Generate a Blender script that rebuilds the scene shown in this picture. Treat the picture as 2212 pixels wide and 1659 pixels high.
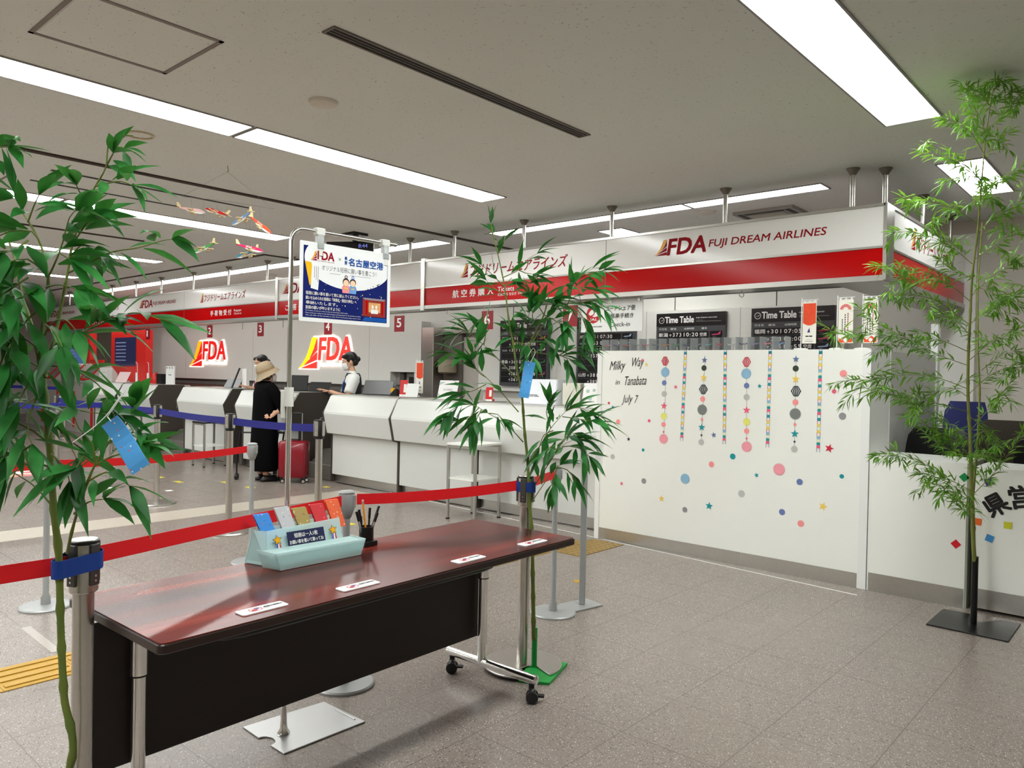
import bpy, bmesh, math, random
from math import sin, cos, pi, sqrt, radians
from mathutils import Vector, Matrix

scene = bpy.context.scene
for _o in list(bpy.data.objects):
    bpy.data.objects.remove(_o)
COL = scene.collection
V3 = Vector

# ------------------------------------------------------------------ camera
# world: x runs along the counters, y runs away from the traveller to the counters, z up (metres)
FPX = 1649.5
YAW, PITCH, ROLL = 0.72613, -0.012066, 0.020144
CAM = V3((0, 0, 1.40))
FWD = V3((-sin(YAW) * cos(PITCH), cos(YAW) * cos(PITCH), sin(PITCH)))
_r = V3((cos(YAW), sin(YAW), 0)); _u = _r.cross(FWD)
RGT = _r * cos(ROLL) + _u * sin(ROLL); UPV = -_r * sin(ROLL) + _u * cos(ROLL)
cam_data = bpy.data.cameras.new('camera'); cam_data.sensor_width = 36.0; cam_data.sensor_fit = 'HORIZONTAL'
cam_data.lens = 36.0 * FPX / 2212.0; cam_data.clip_start = 0.05; cam_data.clip_end = 200
cam = bpy.data.objects.new('camera', cam_data); COL.objects.link(cam)
cam.matrix_world = Matrix(((RGT.x, UPV.x, -FWD.x, CAM.x), (RGT.y, UPV.y, -FWD.y, CAM.y), (RGT.z, UPV.z, -FWD.z, CAM.z), (0, 0, 0, 1)))
scene.camera = cam

# ------------------------------------------------------------------ world, exposure
world = bpy.data.worlds.new('world'); scene.world = world; world.use_nodes = True
world.node_tree.nodes['Background'].inputs[0].default_value = (0.5, 0.5, 0.5, 1)
world.node_tree.nodes['Background'].inputs[1].default_value = 0.05
scene.view_settings.view_transform = 'Standard'; scene.view_settings.look = 'None'
scene.view_settings.gamma = 1.0; scene.view_settings.use_curve_mapping = False
scene.view_settings.exposure = 0.0
LAMP = 22.5          # strength of the fluorescent diffusers
try:
    scene.cycles.use_denoising = True
    scene.cycles.max_bounces = 8; scene.cycles.diffuse_bounces = 5; scene.cycles.glossy_bounces = 4
    scene.cycles.transparent_max_bounces = 12; scene.cycles.transmission_bounces = 6
    scene.cycles.caustics_reflective = False; scene.cycles.caustics_refractive = False
except Exception:
    pass

# ------------------------------------------------------------------ measuring helpers: where a sight line meets a real plane
def ray(px, py): return FWD + (RGT * (px - 1106.0) - UPV * (py - 829.5)) / FPX
def onz(px, py, z=0.0): d = ray(px, py); return CAM + d * ((z - CAM.z) / d.z)
def ony(px, py, y): d = ray(px, py); return CAM + d * (y / d.y)
def onx(px, py, x): d = ray(px, py); return CAM + d * (x / d.x)
def far(px, py, dist): return CAM + ray(px, py) * dist
def depth_of(x, y): return FWD.x * x + FWD.y * y

# ------------------------------------------------------------------ materials
def lin(c):
    out = []
    for v in c[:3]:
        v = v / 255.0
        out.append(v / 12.92 if v <= 0.04045 else ((v + 0.055) / 1.055) ** 2.4)
    return (out[0], out[1], out[2], 1.0)
MATS = {}
def mat(name, col, rough=0.5, metal=0.0, spec=0.5, var=0.04, scale=14.0, emit=0.0, alpha=1.0, trans=0.0, ior=1.45, bump=0.0, coat=0.0, sub=0.0):
    if name in MATS: return MATS[name]
    m = bpy.data.materials.new(name); m.use_nodes = True; MATS[name] = m
    nt = m.node_tree; b = nt.nodes['Principled BSDF']; c = lin(col)
    b.inputs['Roughness'].default_value = rough; b.inputs['Metallic'].default_value = metal
    b.inputs['Specular IOR Level'].default_value = spec; b.inputs['IOR'].default_value = ior
    b.inputs['Coat Weight'].default_value = coat
    b.inputs['Transmission Weight'].default_value = trans; b.inputs['Alpha'].default_value = alpha
    if emit:
        b.inputs['Emission Color'].default_value = c; b.inputs['Emission Strength'].default_value = emit
    tc = nt.nodes.new('ShaderNodeTexCoord'); nz = nt.nodes.new('ShaderNodeTexNoise'); nz.inputs['Scale'].default_value = scale
    nz.inputs['Detail'].default_value = 3
    nt.links.new(tc.outputs['Object'], nz.inputs['Vector'])
    mx = nt.nodes.new('ShaderNodeMix'); mx.data_type = 'RGBA'
    mx.inputs['A'].default_value = [max(0, v * (1 - var)) for v in c[:3]] + [1]
    mx.inputs['B'].default_value = [min(1, v * (1 + var)) for v in c[:3]] + [1]
    nt.links.new(nz.outputs['Fac'], mx.inputs['Factor']); nt.links.new(mx.outputs['Result'], b.inputs['Base Color'])
    if bump:
        bp = nt.nodes.new('ShaderNodeBump'); bp.inputs['Strength'].default_value = bump; bp.inputs['Distance'].default_value = 0.01
        nt.links.new(nz.outputs['Fac'], bp.inputs['Height']); nt.links.new(bp.outputs['Normal'], b.inputs['Normal'])
    return m
def nodes_of(m): return m.node_tree, m.node_tree.nodes['Principled BSDF']
def add(nt, kind, **kw):
    n = nt.nodes.new(kind)
    for k, v in kw.items():
        if k in n.inputs: n.inputs[k].default_value = v
        else: setattr(n, k, v)
    return n
def mathn(nt, op, a, b=None):
    n = nt.nodes.new('ShaderNodeMath'); n.operation = op
    for i, v in enumerate((a, b)):
        if v is None: continue
        if isinstance(v, (int, float)): n.inputs[i].default_value = v
        else: nt.links.new(v, n.inputs[i])
    return n.outputs[0]
def mixc(nt, fac, a, b):
    n = nt.nodes.new('ShaderNodeMix'); n.data_type = 'RGBA'
    for s, v in (('Factor', fac), ('A', a), ('B', b)):
        if isinstance(v, (int, float, tuple, list)): n.inputs[s].default_value = v
        else: nt.links.new(v, n.inputs[s])
    return n.outputs['Result']

CWHITE = mat('counter_white_laminate', (212, 213, 209), 0.28, var=0.012)
WHITE = mat('white_laminate', (240, 241, 235), 0.28, var=0.012)
WALLW = mat('white_wall_panel', (226, 225, 219), 0.45, var=0.02)
PAPER = mat('white_paper', (240, 240, 238), 0.5, var=0.01)
STEEL = mat('brushed_steel', (206, 203, 197), 0.28, 1.0, var=0.06, scale=40)
CHROME = mat('chrome', (238, 237, 235), 0.16, 1.0, var=0.02)
GREYP = mat('grey_plastic', (150, 152, 152), 0.4, var=0.02)
GREYM = mat('grey_painted_metal', (166, 168, 168), 0.35, 0.3, var=0.02)
ALU = mat('aluminium_rail', (186, 184, 178), 0.3, 0.8, var=0.03)
BLACK = mat('black_plastic', (16, 16, 17), 0.38, var=0.1)
BLACKM = mat('black_metal', (24, 24, 25), 0.3, 0.4, var=0.1)
DARKP = mat('dark_brown_panel', (72, 66, 60), 0.5, var=0.05)
REDS = mat('red_acrylic', (190, 3, 6), 0.14, var=0.02, spec=0.2)
REDT = mat('red_belt', (226, 16, 26), 0.7, var=0.06, scale=300)
BLUET = mat('navy_belt', (28, 30, 120), 0.7, var=0.06, scale=300)
DRED = mat('dark_red_plate', (140, 14, 30), 0.3, var=0.02)
LETR = mat('red_lettering', (150, 8, 24), 0.5, var=0.02, spec=0.15)
LETW = mat('white_lettering', (238, 236, 234), 0.4, var=0.01)
LETK = mat('black_lettering', (18, 18, 18), 0.5, var=0.02)
YELO = mat('yellow_print', (232, 168, 28), 0.35, var=0.03)
GREYL = mat('grey_lettering', (120, 120, 122), 0.5, var=0.02)
SIGNW = mat('sign_white_acrylic', (242, 240, 238), 0.12, var=0.01, spec=0.4)

# ------------------------------------------------------------------ mesh builder
class MB:
    def __init__(s): s.v = []; s.f = []
    def quad(s, a, b, c, d): n = len(s.v); s.v += [V3(a), V3(b), V3(c), V3(d)]; s.f.append((n, n + 1, n + 2, n + 3)); return s
    def poly(s, pts): n = len(s.v); s.v += [V3(p) for p in pts]; s.f.append(tuple(range(n, n + len(pts)))); return s
    def box(s, a, b, M=None):
        x0, y0, z0 = a; x1, y1, z1 = b; n = len(s.v)
        p = [V3(q) for q in ((x0, y0, z0), (x1, y0, z0), (x1, y1, z0), (x0, y1, z0), (x0, y0, z1), (x1, y0, z1), (x1, y1, z1), (x0, y1, z1))]
        if M: p = [M @ q for q in p]
        s.v += p
        s.f += [tuple(n + i for i in q) for q in ((3, 2, 1, 0), (4, 5, 6, 7), (0, 1, 5, 4), (1, 2, 6, 5), (2, 3, 7, 6), (3, 0, 4, 7))]; return s
    def prism(s, pts, ext):
        """closed outline pts (3-D) pushed along the vector ext"""
        n = len(s.v); k = len(pts); e = V3(ext)
        s.v += [V3(p) for p in pts] + [V3(p) + e for p in pts]
        s.f.append(tuple(n + k - 1 - i for i in range(k))); s.f.append(tuple(n + k + i for i in range(k)))
        for i in range(k): j = (i + 1) % k; s.f.append((n + i, n + j, n + k + j, n + k + i))
        return s
    def rings(s, rings, cap=True, close=True):
        n = len(s.v); k = len(rings[0])
        for r in rings: s.v += [V3(p) for p in r]
        for a in range(len(rings) - 1):
            for i in range(k if close else k - 1):
                j = (i + 1) % k; s.f.append((n + a * k + i, n + a * k + j, n + (a + 1) * k + j, n + (a + 1) * k + i))
        if cap: s.f.append(tuple(n + k - 1 - i for i in range(k))); s.f.append(tuple(n + (len(rings) - 1) * k + i for i in range(k)))
        return s
    def tube(s, path, rad, n=10, cap=True, flat=1.0):
        path = [V3(p) for p in path]; m = len(path)
        if isinstance(rad, (int, float)): rad = [rad] * m
        rings = []; ref = None
        for i, p in enumerate(path):
            t = (path[min(i + 1, m - 1)] - path[max(i - 1, 0)]).normalized()
            if ref is None: ref = V3((0, 0, 1)) if abs(t.z) < 0.9 else V3((1, 0, 0))
            a = t.cross(ref)
            if a.length < 1e-5: a = t.cross(V3((0.3, 1, 0.2)))
            a.normalize(); b = a.cross(t).normalized(); ref = b
            rings.append([p + (a * cos(2 * pi * k / n) + b * sin(2 * pi * k / n) * flat) * rad[i] for k in range(n)])
        return s.rings(rings, cap)
    def cyl(s, a, b, r0, r1=None, n=20): return s.tube([a, b], [r0, r0 if r1 is None else r1], n)
    def lathe(s, prof, c, n=28, ax=None):
        """prof: (radius, height) pairs about the vertical through c"""
        c = V3(c); return s.rings([[c + V3((r * cos(2 * pi * k / n), r * sin(2 * pi * k / n), h)) for k in range(n)] for r, h in prof])
    def ell(s, c, r, n=14, M=None):
        c = V3(c); m = max(5, n // 2); R = []
        for i in range(m + 1):
            t = -pi / 2 + pi * i / m
            t = max(-pi / 2 + 0.05, min(pi / 2 - 0.05, t)); q = []
            for k in range(n):
                p = V3((r[0] * cos(t) * cos(2 * pi * k / n), r[1] * cos(t) * sin(2 * pi * k / n), r[2] * sin(t)))
                q.append(c + (M @ p if M else p))
            R.append(q)
        return s.rings(R)
    def build(s, name, m, parent=None, smooth=False, bevel=0.0, loc=None, seg=2):
        me = bpy.data.meshes.new(name)
        o = bpy.data.objects.new(name, me); COL.objects.link(o)
        off = V3((0, 0, 0))
        if parent is not None: o.parent = parent; o.location = -worg(parent); ORG[o.name] = V3((0, 0, 0))
        else:
            off = V3(loc) if loc is not None else V3((0, 0, 0)); o.location = off; ORG[o.name] = off
        me.from_pydata([tuple(p - off) for p in s.v], [], s.f); me.validate()
        bm = bmesh.new(); bm.from_mesh(me); bmesh.ops.recalc_face_normals(bm, faces=bm.faces); bm.to_mesh(me); bm.free()
        me.materials.append(m)
        if smooth:
            for p in me.polygons: p.use_smooth = True
            if smooth != 'all':
                try: me.set_sharp_from_angle(angle=radians(38))
                except Exception: pass
        if bevel:
            b = o.modifiers.new('bevel', 'BEVEL'); b.width = bevel; b.segments = seg; b.limit_method = 'ANGLE'; b.angle_limit = radians(40)
        return o
ORG = {}
def worg(o): return ORG.get(o.name, V3((0, 0, 0)))
def tag(o, label, cat, group=None, kind=None):
    if label: o['label'] = label
    if cat: o['category'] = cat
    if group: o['group'] = group
    if kind: o['kind'] = kind
    return o
def thing(name, loc, label, cat, group=None, kind=None):
    o = bpy.data.objects.new(name, None); COL.objects.link(o); o.location = loc; o.empty_display_size = 0.1
    ORG[o.name] = V3(loc); return tag(o, label, cat, group, kind)
def kids(o): return [c for c in bpy.data.objects if c.parent == o]
def dup(o, loc, rot, label, group=None):
    """copy of a thing with copies of its parts and sub-parts"""
    c = o.copy(); COL.objects.link(c); c.location = loc; c.rotation_euler = (0, 0, rot); ORG[c.name] = V3(loc)
    if label: c['label'] = label
    if group: c['group'] = group
    for k in kids(o):
        q = k.copy(); COL.objects.link(q); q.parent = c
        for g in kids(k):
            w = g.copy(); COL.objects.link(w); w.parent = q
    return c
def struct(o, label, cat='wall'): return tag(o, label, cat, None, 'structure')

# ------------------------------------------------------------------ flat lettering and artwork on a real surface
class Fr:
    """a surface: origin, right and up directions, outward normal"""
    def __init__(s, O, U, V=(0, 0, 1)): s.O = V3(O); s.U = V3(U).normalized(); s.V = V3(V).normalized(); s.N = s.U.cross(s.V)
    def at(s, u, v, off=0.0): return s.O + s.U * u + s.V * v + s.N * off
FY = lambda y: Fr((0, y, 0), (1, 0, 0))          # a wall facing the hall: u = x, v = z
_tc = {}
def glyphs(body, bold=0.0, space=1.0):
    key = (body, bold, space)
    if key in _tc: return _tc[key]
    cu = bpy.data.curves.new('t', 'FONT'); cu.body = body; cu.size = 1; cu.resolution_u = 3; cu.offset = bold; cu.space_character = space
    cu.fill_mode = 'FRONT'
    ob = bpy.data.objects.new('t', cu); COL.objects.link(ob)
    dg = bpy.context.evaluated_depsgraph_get(); me = bpy.data.meshes.new_from_object(ob.evaluated_get(dg))
    vs = [tuple(v.co) for v in me.vertices]; fs = [tuple(p.vertices) for p in me.polygons]
    bpy.data.objects.remove(ob); bpy.data.curves.remove(cu); bpy.data.meshes.remove(me)
    _tc[key] = (vs, fs); return _tc[key]
def text(body, fr, x, y, w, h, m, parent, name='lettering', off=0.002, bold=0.0, shear=0.0, thick=0.0, space=1.0, rot=0.0, fit=True):
    vs, fs = glyphs(body, 0.0, space)
    if not vs: return None
    x0 = min(v[0] for v in vs); x1 = max(v[0] for v in vs); y0 = min(v[1] for v in vs); y1 = max(v[1] for v in vs)
    sy = h / max(1e-6, y1 - y0); sx = w / max(1e-6, x1 - x0) if w else sy
    mb = MB(); P = []
    for a, b, _ in vs:
        u = (a - x0) * sx + shear * (b - y0) * sy; v = (b - y0) * sy
        if rot: uc, vc = u - w / 2, v - h / 2; u, v = uc * cos(rot) - vc * sin(rot) + w / 2, uc * sin(rot) + vc * cos(rot) + h / 2
        P.append((x + u, y + v))
    if bold > 0.004:                     # heavier strokes: the same letters shifted a little four ways
        b = bold * sy; k = len(P); fs = [tuple(i + k * q for i in f) for q in range(4) for f in fs]
        P = [(u + du * b, v + dv * b) for du, dv in ((-.8, -.8), (.8, -.8), (.8, .8), (-.8, .8)) for u, v in P]
    kk = len(vs); mb.v = [fr.at(u, v, off + thick + 0.0003 * (i // kk)) for i, (u, v) in enumerate(P)]; mb.f = list(fs)
    if thick:
        n = len(P); mb.v += [fr.at(u, v, off) for u, v in P]
        from collections import Counter
        ec = Counter(); 
        for f in fs:
            for i in range(len(f)): a, b = f[i], f[(i + 1) % len(f)]; ec[(min(a, b), max(a, b))] += 1
        for (a, b), c in ec.items():
            if c == 1: mb.f.append((a, b, b + n, a + n))
    return mb.build(name, m, parent)
def flat(fr, polys, m, parent, name, off=0.0015, thick=0.0, **kw):
    mb = MB()
    for p in polys:
        if thick: mb.prism([fr.at(u, v, off) for u, v in p], fr.N * thick)
        else: mb.poly([fr.at(u, v, off) for u, v in p])
    return mb.build(name, m, parent, **kw)
def rect(x0, y0, x1, y1): return [(x0, y0), (x1, y0), (x1, y1), (x0, y1)]
def disc(cx, cy, r, n=28, ry=None): return [(cx + r * cos(2 * pi * i / n), cy + (ry or r) * sin(2 * pi * i / n)) for i in range(n)]
def star(cx, cy, r, a=pi / 2, k=0.42): return [(cx + (r if i % 2 == 0 else r * k) * cos(a + i * pi / 5), cy + (r if i % 2 == 0 else r * k) * sin(a + i * pi / 5)) for i in range(10)]
def ring(cx, cy, r0, r1, n=28): return [[(cx + r * cos(2 * pi * (i + d) / n), cy + r * sin(2 * pi * (i + d) / n)) for r, d in ((r0, 0), (r1, 0), (r1, 1), (r0, 1))] for i in range(n)]
def rrect(x0, y0, x1, y1, r, n=4):
    out = []
    for cx, cy, a in ((x1 - r, y0 + r, -pi / 2), (x1 - r, y1 - r, 0), (x0 + r, y1 - r, pi / 2), (x0 + r, y0 + r, pi)):
        out += [(cx + r * cos(a + i * pi / 2 / n), cy + r * sin(a + i * pi / 2 / n)) for i in range(n + 1)]
    return out
EMB_Y = [(0, 0), (.22, .14), (.45, .4), (.62, .72), (.74, 1), (1, 1), (.9, .78), (.72, .48), (.48, .22), (.24, .07)]
EMB_R = [[(.12, 0), (1, 0), (1, .22)], [(.3, .09), (1, .28), (1, .52), (.56, .26)], [(.62, .32), (1, .58), (1, .95), (.84, .62)]]
def emblem(fr, x, y, w, h, parent, my, mr, off=0.002, thick=0.0, shear=0.0):
    T = lambda pts: [(x + u * w + shear * v * h, y + v * h) for u, v in pts]
    flat(fr, [T(EMB_Y)], my, parent, 'emblem_yellow', off, thick); flat(fr, [T(p) for p in EMB_R], mr, parent, 'emblem_red', off, thick)
# ------------------------------------------------------------------ room shell
CEIL = 3.0
def floor_mat():
    m = mat('terrazzo_floor', (146, 134, 125), 0.26, var=0.02); nt, b = nodes_of(m)
    tc = add(nt, 'ShaderNodeTexCoord'); P = tc.outputs['Object']
    n1 = add(nt, 'ShaderNodeTexNoise', Scale=0.9, Detail=3.0); nt.links.new(P, n1.inputs['Vector'])
    n2 = add(nt, 'ShaderNodeTexNoise', Scale=55.0, Detail=3.0); nt.links.new(P, n2.inputs['Vector'])
    base = mixc(nt, n1.outputs['Fac'], lin((132, 121, 113)), lin((150, 138, 129)))
    base = mixc(nt, mathn(nt, 'MULTIPLY', n2.outputs['Fac'], 0.5), base, lin((112, 103, 97)))
    for sc, thr, sel, colr in ((85, 0.22, 0.80, (218, 212, 204)), (70, 0.28, 0.72, (78, 70, 68)), (150, 0.3, 0.70, (94, 86, 82)), (160, 0.3, 0.86, (226, 222, 214))):
        mp = add(nt, 'ShaderNodeMapping'); mp.inputs['Rotation'].default_value = (0, 0, 0.7 * sc); mp.inputs['Scale'].default_value = (1, 1.7, 1); nt.links.new(P, mp.inputs['Vector'])
        vo = add(nt, 'ShaderNodeTexVoronoi', Scale=float(sc)); vo.inputs['Randomness'].default_value = 1.0; nt.links.new(mp.outputs[0], vo.inputs['Vector'])
        sp = add(nt, 'ShaderNodeSeparateColor'); nt.links.new(vo.outputs['Color'], sp.inputs[0])
        k = mathn(nt, 'MULTIPLY', mathn(nt, 'LESS_THAN', vo.outputs['Distance'], thr), mathn(nt, 'GREATER_THAN', sp.outputs[0], sel))
        base = mixc(nt, k, base, lin(colr))
    sx = add(nt, 'ShaderNodeSeparateXYZ'); nt.links.new(P, sx.inputs[0])
    lx = mathn(nt, 'ABSOLUTE', mathn(nt, 'SUBTRACT', mathn(nt, 'FRACT', mathn(nt, 'DIVIDE', mathn(nt, 'ADD', sx.outputs[0], 40.65 + 1.645), 0.4065)), 0.5))
    ly = mathn(nt, 'ABSOLUTE', mathn(nt, 'SUBTRACT', mathn(nt, 'FRACT', mathn(nt, 'DIVIDE', mathn(nt, 'ADD', sx.outputs[1], 41.1 - 2.137), 0.411)), 0.5))
    k = mathn(nt, 'GREATER_THAN', mathn(nt, 'MAXIMUM', lx, ly), 0.4952)
    base = mixc(nt, mathn(nt, 'MULTIPLY', k, 0.75), base, lin((96, 90, 82)))
    nt.links.new(base, b.inputs['Base Color'])
    r = add(nt, 'ShaderNodeMapRange'); r.inputs['To Min'].default_value = 0.25; r.inputs['To Max'].default_value = 0.29; nt.links.new(n1.outputs['Fac'], r.inputs['Value']); nt.links.new(r.outputs[0], b.inputs['Roughness'])
    return m
def ceil_mat():
    m = mat('mineral_fibre_ceiling', (222, 226, 222), 0.85, var=0.02, spec=0.2); nt, b = nodes_of(m)
    tc = add(nt, 'ShaderNodeTexCoord'); P = tc.outputs['Object']
    n1 = add(nt, 'ShaderNodeTexNoise', Scale=1.2, Detail=4.0); nt.links.new(P, n1.inputs['Vector'])
    base = mixc(nt, n1.outputs['Fac'], lin((222, 226, 222)), lin((230, 233, 230)))
    mp = add(nt, 'ShaderNodeMapping'); mp.inputs['Scale'].default_value = (1, 3.2, 1); nz = add(nt, 'ShaderNodeTexNoise', Scale=7.0); nt.links.new(P, nz.inputs['Vector'])
    va = add(nt, 'ShaderNodeVectorMath'); va.operation = 'MULTIPLY_ADD'; va.inputs[1].default_value = (0.12, 0.12, 0); nt.links.new(nz.outputs['Color'], va.inputs[0]); nt.links.new(P, va.inputs[2])
    nt.links.new(va.outputs[0], mp.inputs['Vector'])
    vo = add(nt, 'ShaderNodeTexVoronoi', Scale=30.0); nt.links.new(mp.outputs[0], vo.inputs['Vector'])
    sp = add(nt, 'ShaderNodeSeparateColor'); nt.links.new(vo.outputs['Color'], sp.inputs[0])
    k = mathn(nt, 'MULTIPLY', mathn(nt, 'LESS_THAN', vo.outputs['Distance'], 0.17), mathn(nt, 'GREATER_THAN', sp.outputs[0], 0.62))
    nt.links.new(mixc(nt, mathn(nt, 'MULTIPLY', k, 0.6), base, lin((118, 106, 92))), b.inputs['Base Color'])
    return m
XL, XR, YB, YF = -25.0, 3.6, 8.62, -7.0
struct(MB().box((XL, YF, -0.1), (XR, YB, 0)).build('floor', floor_mat()), 'speckled grey terrazzo tile floor of the hall', 'floor')
struct(MB().box((XL, YF, CEIL), (XR, YB, CEIL + 0.1)).build('ceiling', ceil_mat()), 'flecked grey mineral fibre ceiling with recessed strip lights', 'ceiling')
BEIGE = mat('beige_wall_paint', (206, 200, 190), 0.7, var=0.02)
GREYW = mat('light_grey_wall_paint', (205, 204, 200), 0.6, var=0.02)
struct(MB().box((XL, YB, 0), (XR, YB + 0.1, CEIL)).build('wall_back', BEIGE), 'plain beige back wall behind the bamboo on the right')
struct(MB().box((XL - 0.1, YF, 0), (XL, YB, CEIL)).build('wall_left', BEIGE), 'beige far end wall of the hall')
struct(MB().box((XR, YF, 0), (XR + 0.1, YB, CEIL)).build('wall_right', BEIGE), 'beige side wall of the hall')
struct(MB().box((XL, YF - 0.1, 0), (XR, YF, CEIL)).build('wall_front', BEIGE), 'beige wall on the traveller side of the hall')
# white office partition with its panels behind the counters
OY = 8.50
def bxs(name, m, parent, *bs, **kw):
    mb = MB()
    for a, b in bs: mb.box(a, b)
    return mb.build(name, m, parent, **kw)
ow = MB()
for a, b in (((-20.6, OY, 0), (-9.16, YB - 0.005, 2.86)), ((-8.14, OY, 0), (-1.57, YB - 0.005, 2.86)), ((-9.16, OY, 2.07), (-8.14, YB - 0.005, 2.86))): ow.box(a, b)
struct(ow.build('wall_office', WALLW), 'white panelled office wall behind the counters')
gap = mat('dark_joint', (92, 88, 82), 0.7)
mb = MB()
for xx in (-18.6, -17.0, -15.4, -13.8, -12.2, -10.7, -7.55, -6.2, -4.85, -3.55, -2.2): mb.box((xx, OY - 0.003, 2.24), (xx + 0.012, OY + 0.01, 2.86))
struct(mb.build('trim_1', gap), 'thin dark joints of the white office wall panels', 'trim')
# joints and strips in the ceiling and the floor
dj = mat('dark_ceiling_joint', (66, 56, 48), 0.8)
struct(MB().box((-6.52, -6.9, CEIL - 0.012), (-6.46, 7.4, CEIL + 0.005)).build('trim_2', dj), 'dark joint running across the ceiling in front of the strip light', 'trim')
struct(MB().box((-24.5, 5.60, CEIL - 0.012), (-9.60, 5.65, CEIL + 0.005)).build('trim_3', dj), 'dark ceiling joint running along the far counters', 'trim')
struct(MB().box((-9.66, 5.65, CEIL - 0.012), (-9.61, 8.4, CEIL + 0.005)).build('trim_4', dj), 'dark ceiling joint turning towards the office wall', 'trim')
struct(MB().box((-9.96, -6.9, CEIL - 0.012), (-9.91, 4.12, CEIL + 0.005)).build('trim_5', dj), 'short dark ceiling joint above the left bamboo', 'trim')
pale = mat('pale_floor_tile', (184, 174, 160), 0.3, var=0.04)
struct(MB().box((-7.42, -6.9, 0), (-6.98, 5.5, 0.0015)).build('trim_6', pale), 'pale tile band across the floor in front of the queue posts', 'trim')
struct(MB().prism([(-8.6, 5.86, 0), (-1.6, 5.245, 0), (-1.6, 5.255, 0), (-8.6, 5.87, 0)], (0, 0, 0.003)).build('trim_7', mat('white_floor_strip', (226, 224, 218), 0.4)), 'thin white strip on the floor along the counter foot', 'trim')

# ------------------------------------------------------------------ ceiling lights (recessed fluorescent troughs)
def lamp_mat(name, k=1.0):
    m = bpy.data.materials.new(name); m.use_nodes = True; nt, b = nodes_of(m)
    b.inputs['Base Color'].default_value = (0.9, 0.9, 0.88, 1); b.inputs['Emission Color'].default_value = (0.965, 1.0, 0.975, 1)
    b.inputs['Emission Strength'].default_value = LAMP * k; b.inputs['Roughness'].default_value = 0.5
    return m
LM = lamp_mat('fluorescent_diffuser'); LS = lamp_mat('strip_diffuser', 0.62); FRM = mat('light_frame', (150, 148, 146), 0.5)
def light(x0, x1, y0, y1, label, group, m=None):
    t = thing('ceiling_light', ((x0 + x1) / 2, (y0 + y1) / 2, CEIL), label, 'ceiling light', group)
    f = 0.012; z0 = CEIL - 0.008
    bxs('frame', FRM, t, ((x0 - f, y0 - f, z0), (x0, y1 + f, CEIL)), ((x1, y0 - f, z0), (x1 + f, y1 + f, CEIL)), ((x0, y0 - f, z0), (x1, y0, CEIL)), ((x0, y1, z0), (x1, y1 + f, CEIL)))
    MB().box((x0, y0, CEIL - 0.004), (x1, y1, CEIL)).build('diffuser', m or LM, t)
    return t
ROWS = [(-1.45, -1.15, 'big fluorescent trough over the right of the hall'), (-4.95, -4.65, 'long fluorescent trough across the upper left of the picture'), (-8.45, -8.10, 'second long fluorescent trough from the near one'),
        (-11.86, -11.57, 'third fluorescent trough, seen through the left bamboo'), (-15.25, -14.96, 'fourth and farthest fluorescent trough behind the left bamboo')]
SEG = ['end module by the sign', 'second module from the sign', 'third module from the sign', 'fourth module from the sign']
for xa, xb, lb in ROWS:
    for k in range(4):
        y1 = 5.09 - 2.48 * k
        light(xa, xb, y1 - 2.44, y1, lb + ', ' + SEG[k], 'troughs over the hall')
for k, (xa, xb) in enumerate(((-3.505, -2.275), (-5.96, -3.535))):
    light(xa, xb, 6.27, 6.47, 'narrow strip light behind the right sign board, ' + ('right piece' if k == 0 else 'long left piece'), 'strip lights behind the signs', LS)
for k in range(5):
    xb = -6.80 - 2.5 * k
    light(xb - 2.47, xb, 6.22, 6.48, 'narrow strip light behind the left sign boards, number %s from the right end' % ['one', 'two', 'three', 'four', 'five'][k], 'strip lights behind the signs', LS)
light(-1.42, -1.125, 6.23, 7.43, 'short square-ended ceiling light behind the tall bamboo', 'lights over the office', LS)
light(-4.9, -4.6, 6.9, 8.1, 'office ceiling light hidden behind the right sign board', 'lights over the office', LS)

# ------------------------------------------------------------------ other ceiling fittings
def ceil_frame(name, pts, wdt, m, label, cat, z=CEIL):
    """a thin frame outline lying on the ceiling"""
    (x0, y0), (x1, y1) = pts
    return tag(bxs(name, m, None, ((x0, y0, z - 0.004), (x0 + wdt, y1, z)), ((x1 - wdt, y0, z - 0.004), (x1, y1, z)), ((x0, y0, z - 0.004), (x1, y0 + wdt, z)), ((x0, y1 - wdt, z - 0.004), (x1, y1, z))), label, cat)
hf = mat('hatch_frame', (136, 128, 122), 0.6)
t = thing('access_hatch', (-3.9, 1.5, CEIL), 'square access hatch in the ceiling, top left of the picture', 'ceiling hatch')
ceil_frame('hatch_frame', ((-4.21, 1.19), (-3.57, 1.85)), 0.022, hf, None, None).parent = t; bpy.data.objects['hatch_frame'].location = -worg(t)
MB().box((-4.18, 1.22, CEIL - 0.002), (-3.6, 1.82, CEIL)).build('hatch_panel', MATS['mineral_fibre_ceiling'], t)
t = thing('access_hatch', (-7.6, 1.7, CEIL), 'half visible ceiling hatch at the left edge of the picture', 'ceiling hatch')
bxs('hatch_frame', hf, t, ((-7.79, 1.4, CEIL - 0.004), (-7.77, 2.0, CEIL)), ((-7.41, 1.4, CEIL - 0.004), (-7.39, 2.0, CEIL)), ((-7.79, 1.98, CEIL - 0.004), (-7.39, 2.0, CEIL)), ((-7.79, 1.4, CEIL - 0.004), (-7.39, 1.42, CEIL)))
MB().box((-7.77, 1.42, CEIL - 0.002), (-7.41, 1.98, CEIL)).build('hatch_panel', MATS['mineral_fibre_ceiling'], t)
ventm = mat('vent_dark', (28, 26, 24), 0.6); ventf = mat('vent_frame', (112, 104, 98), 0.5)
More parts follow.
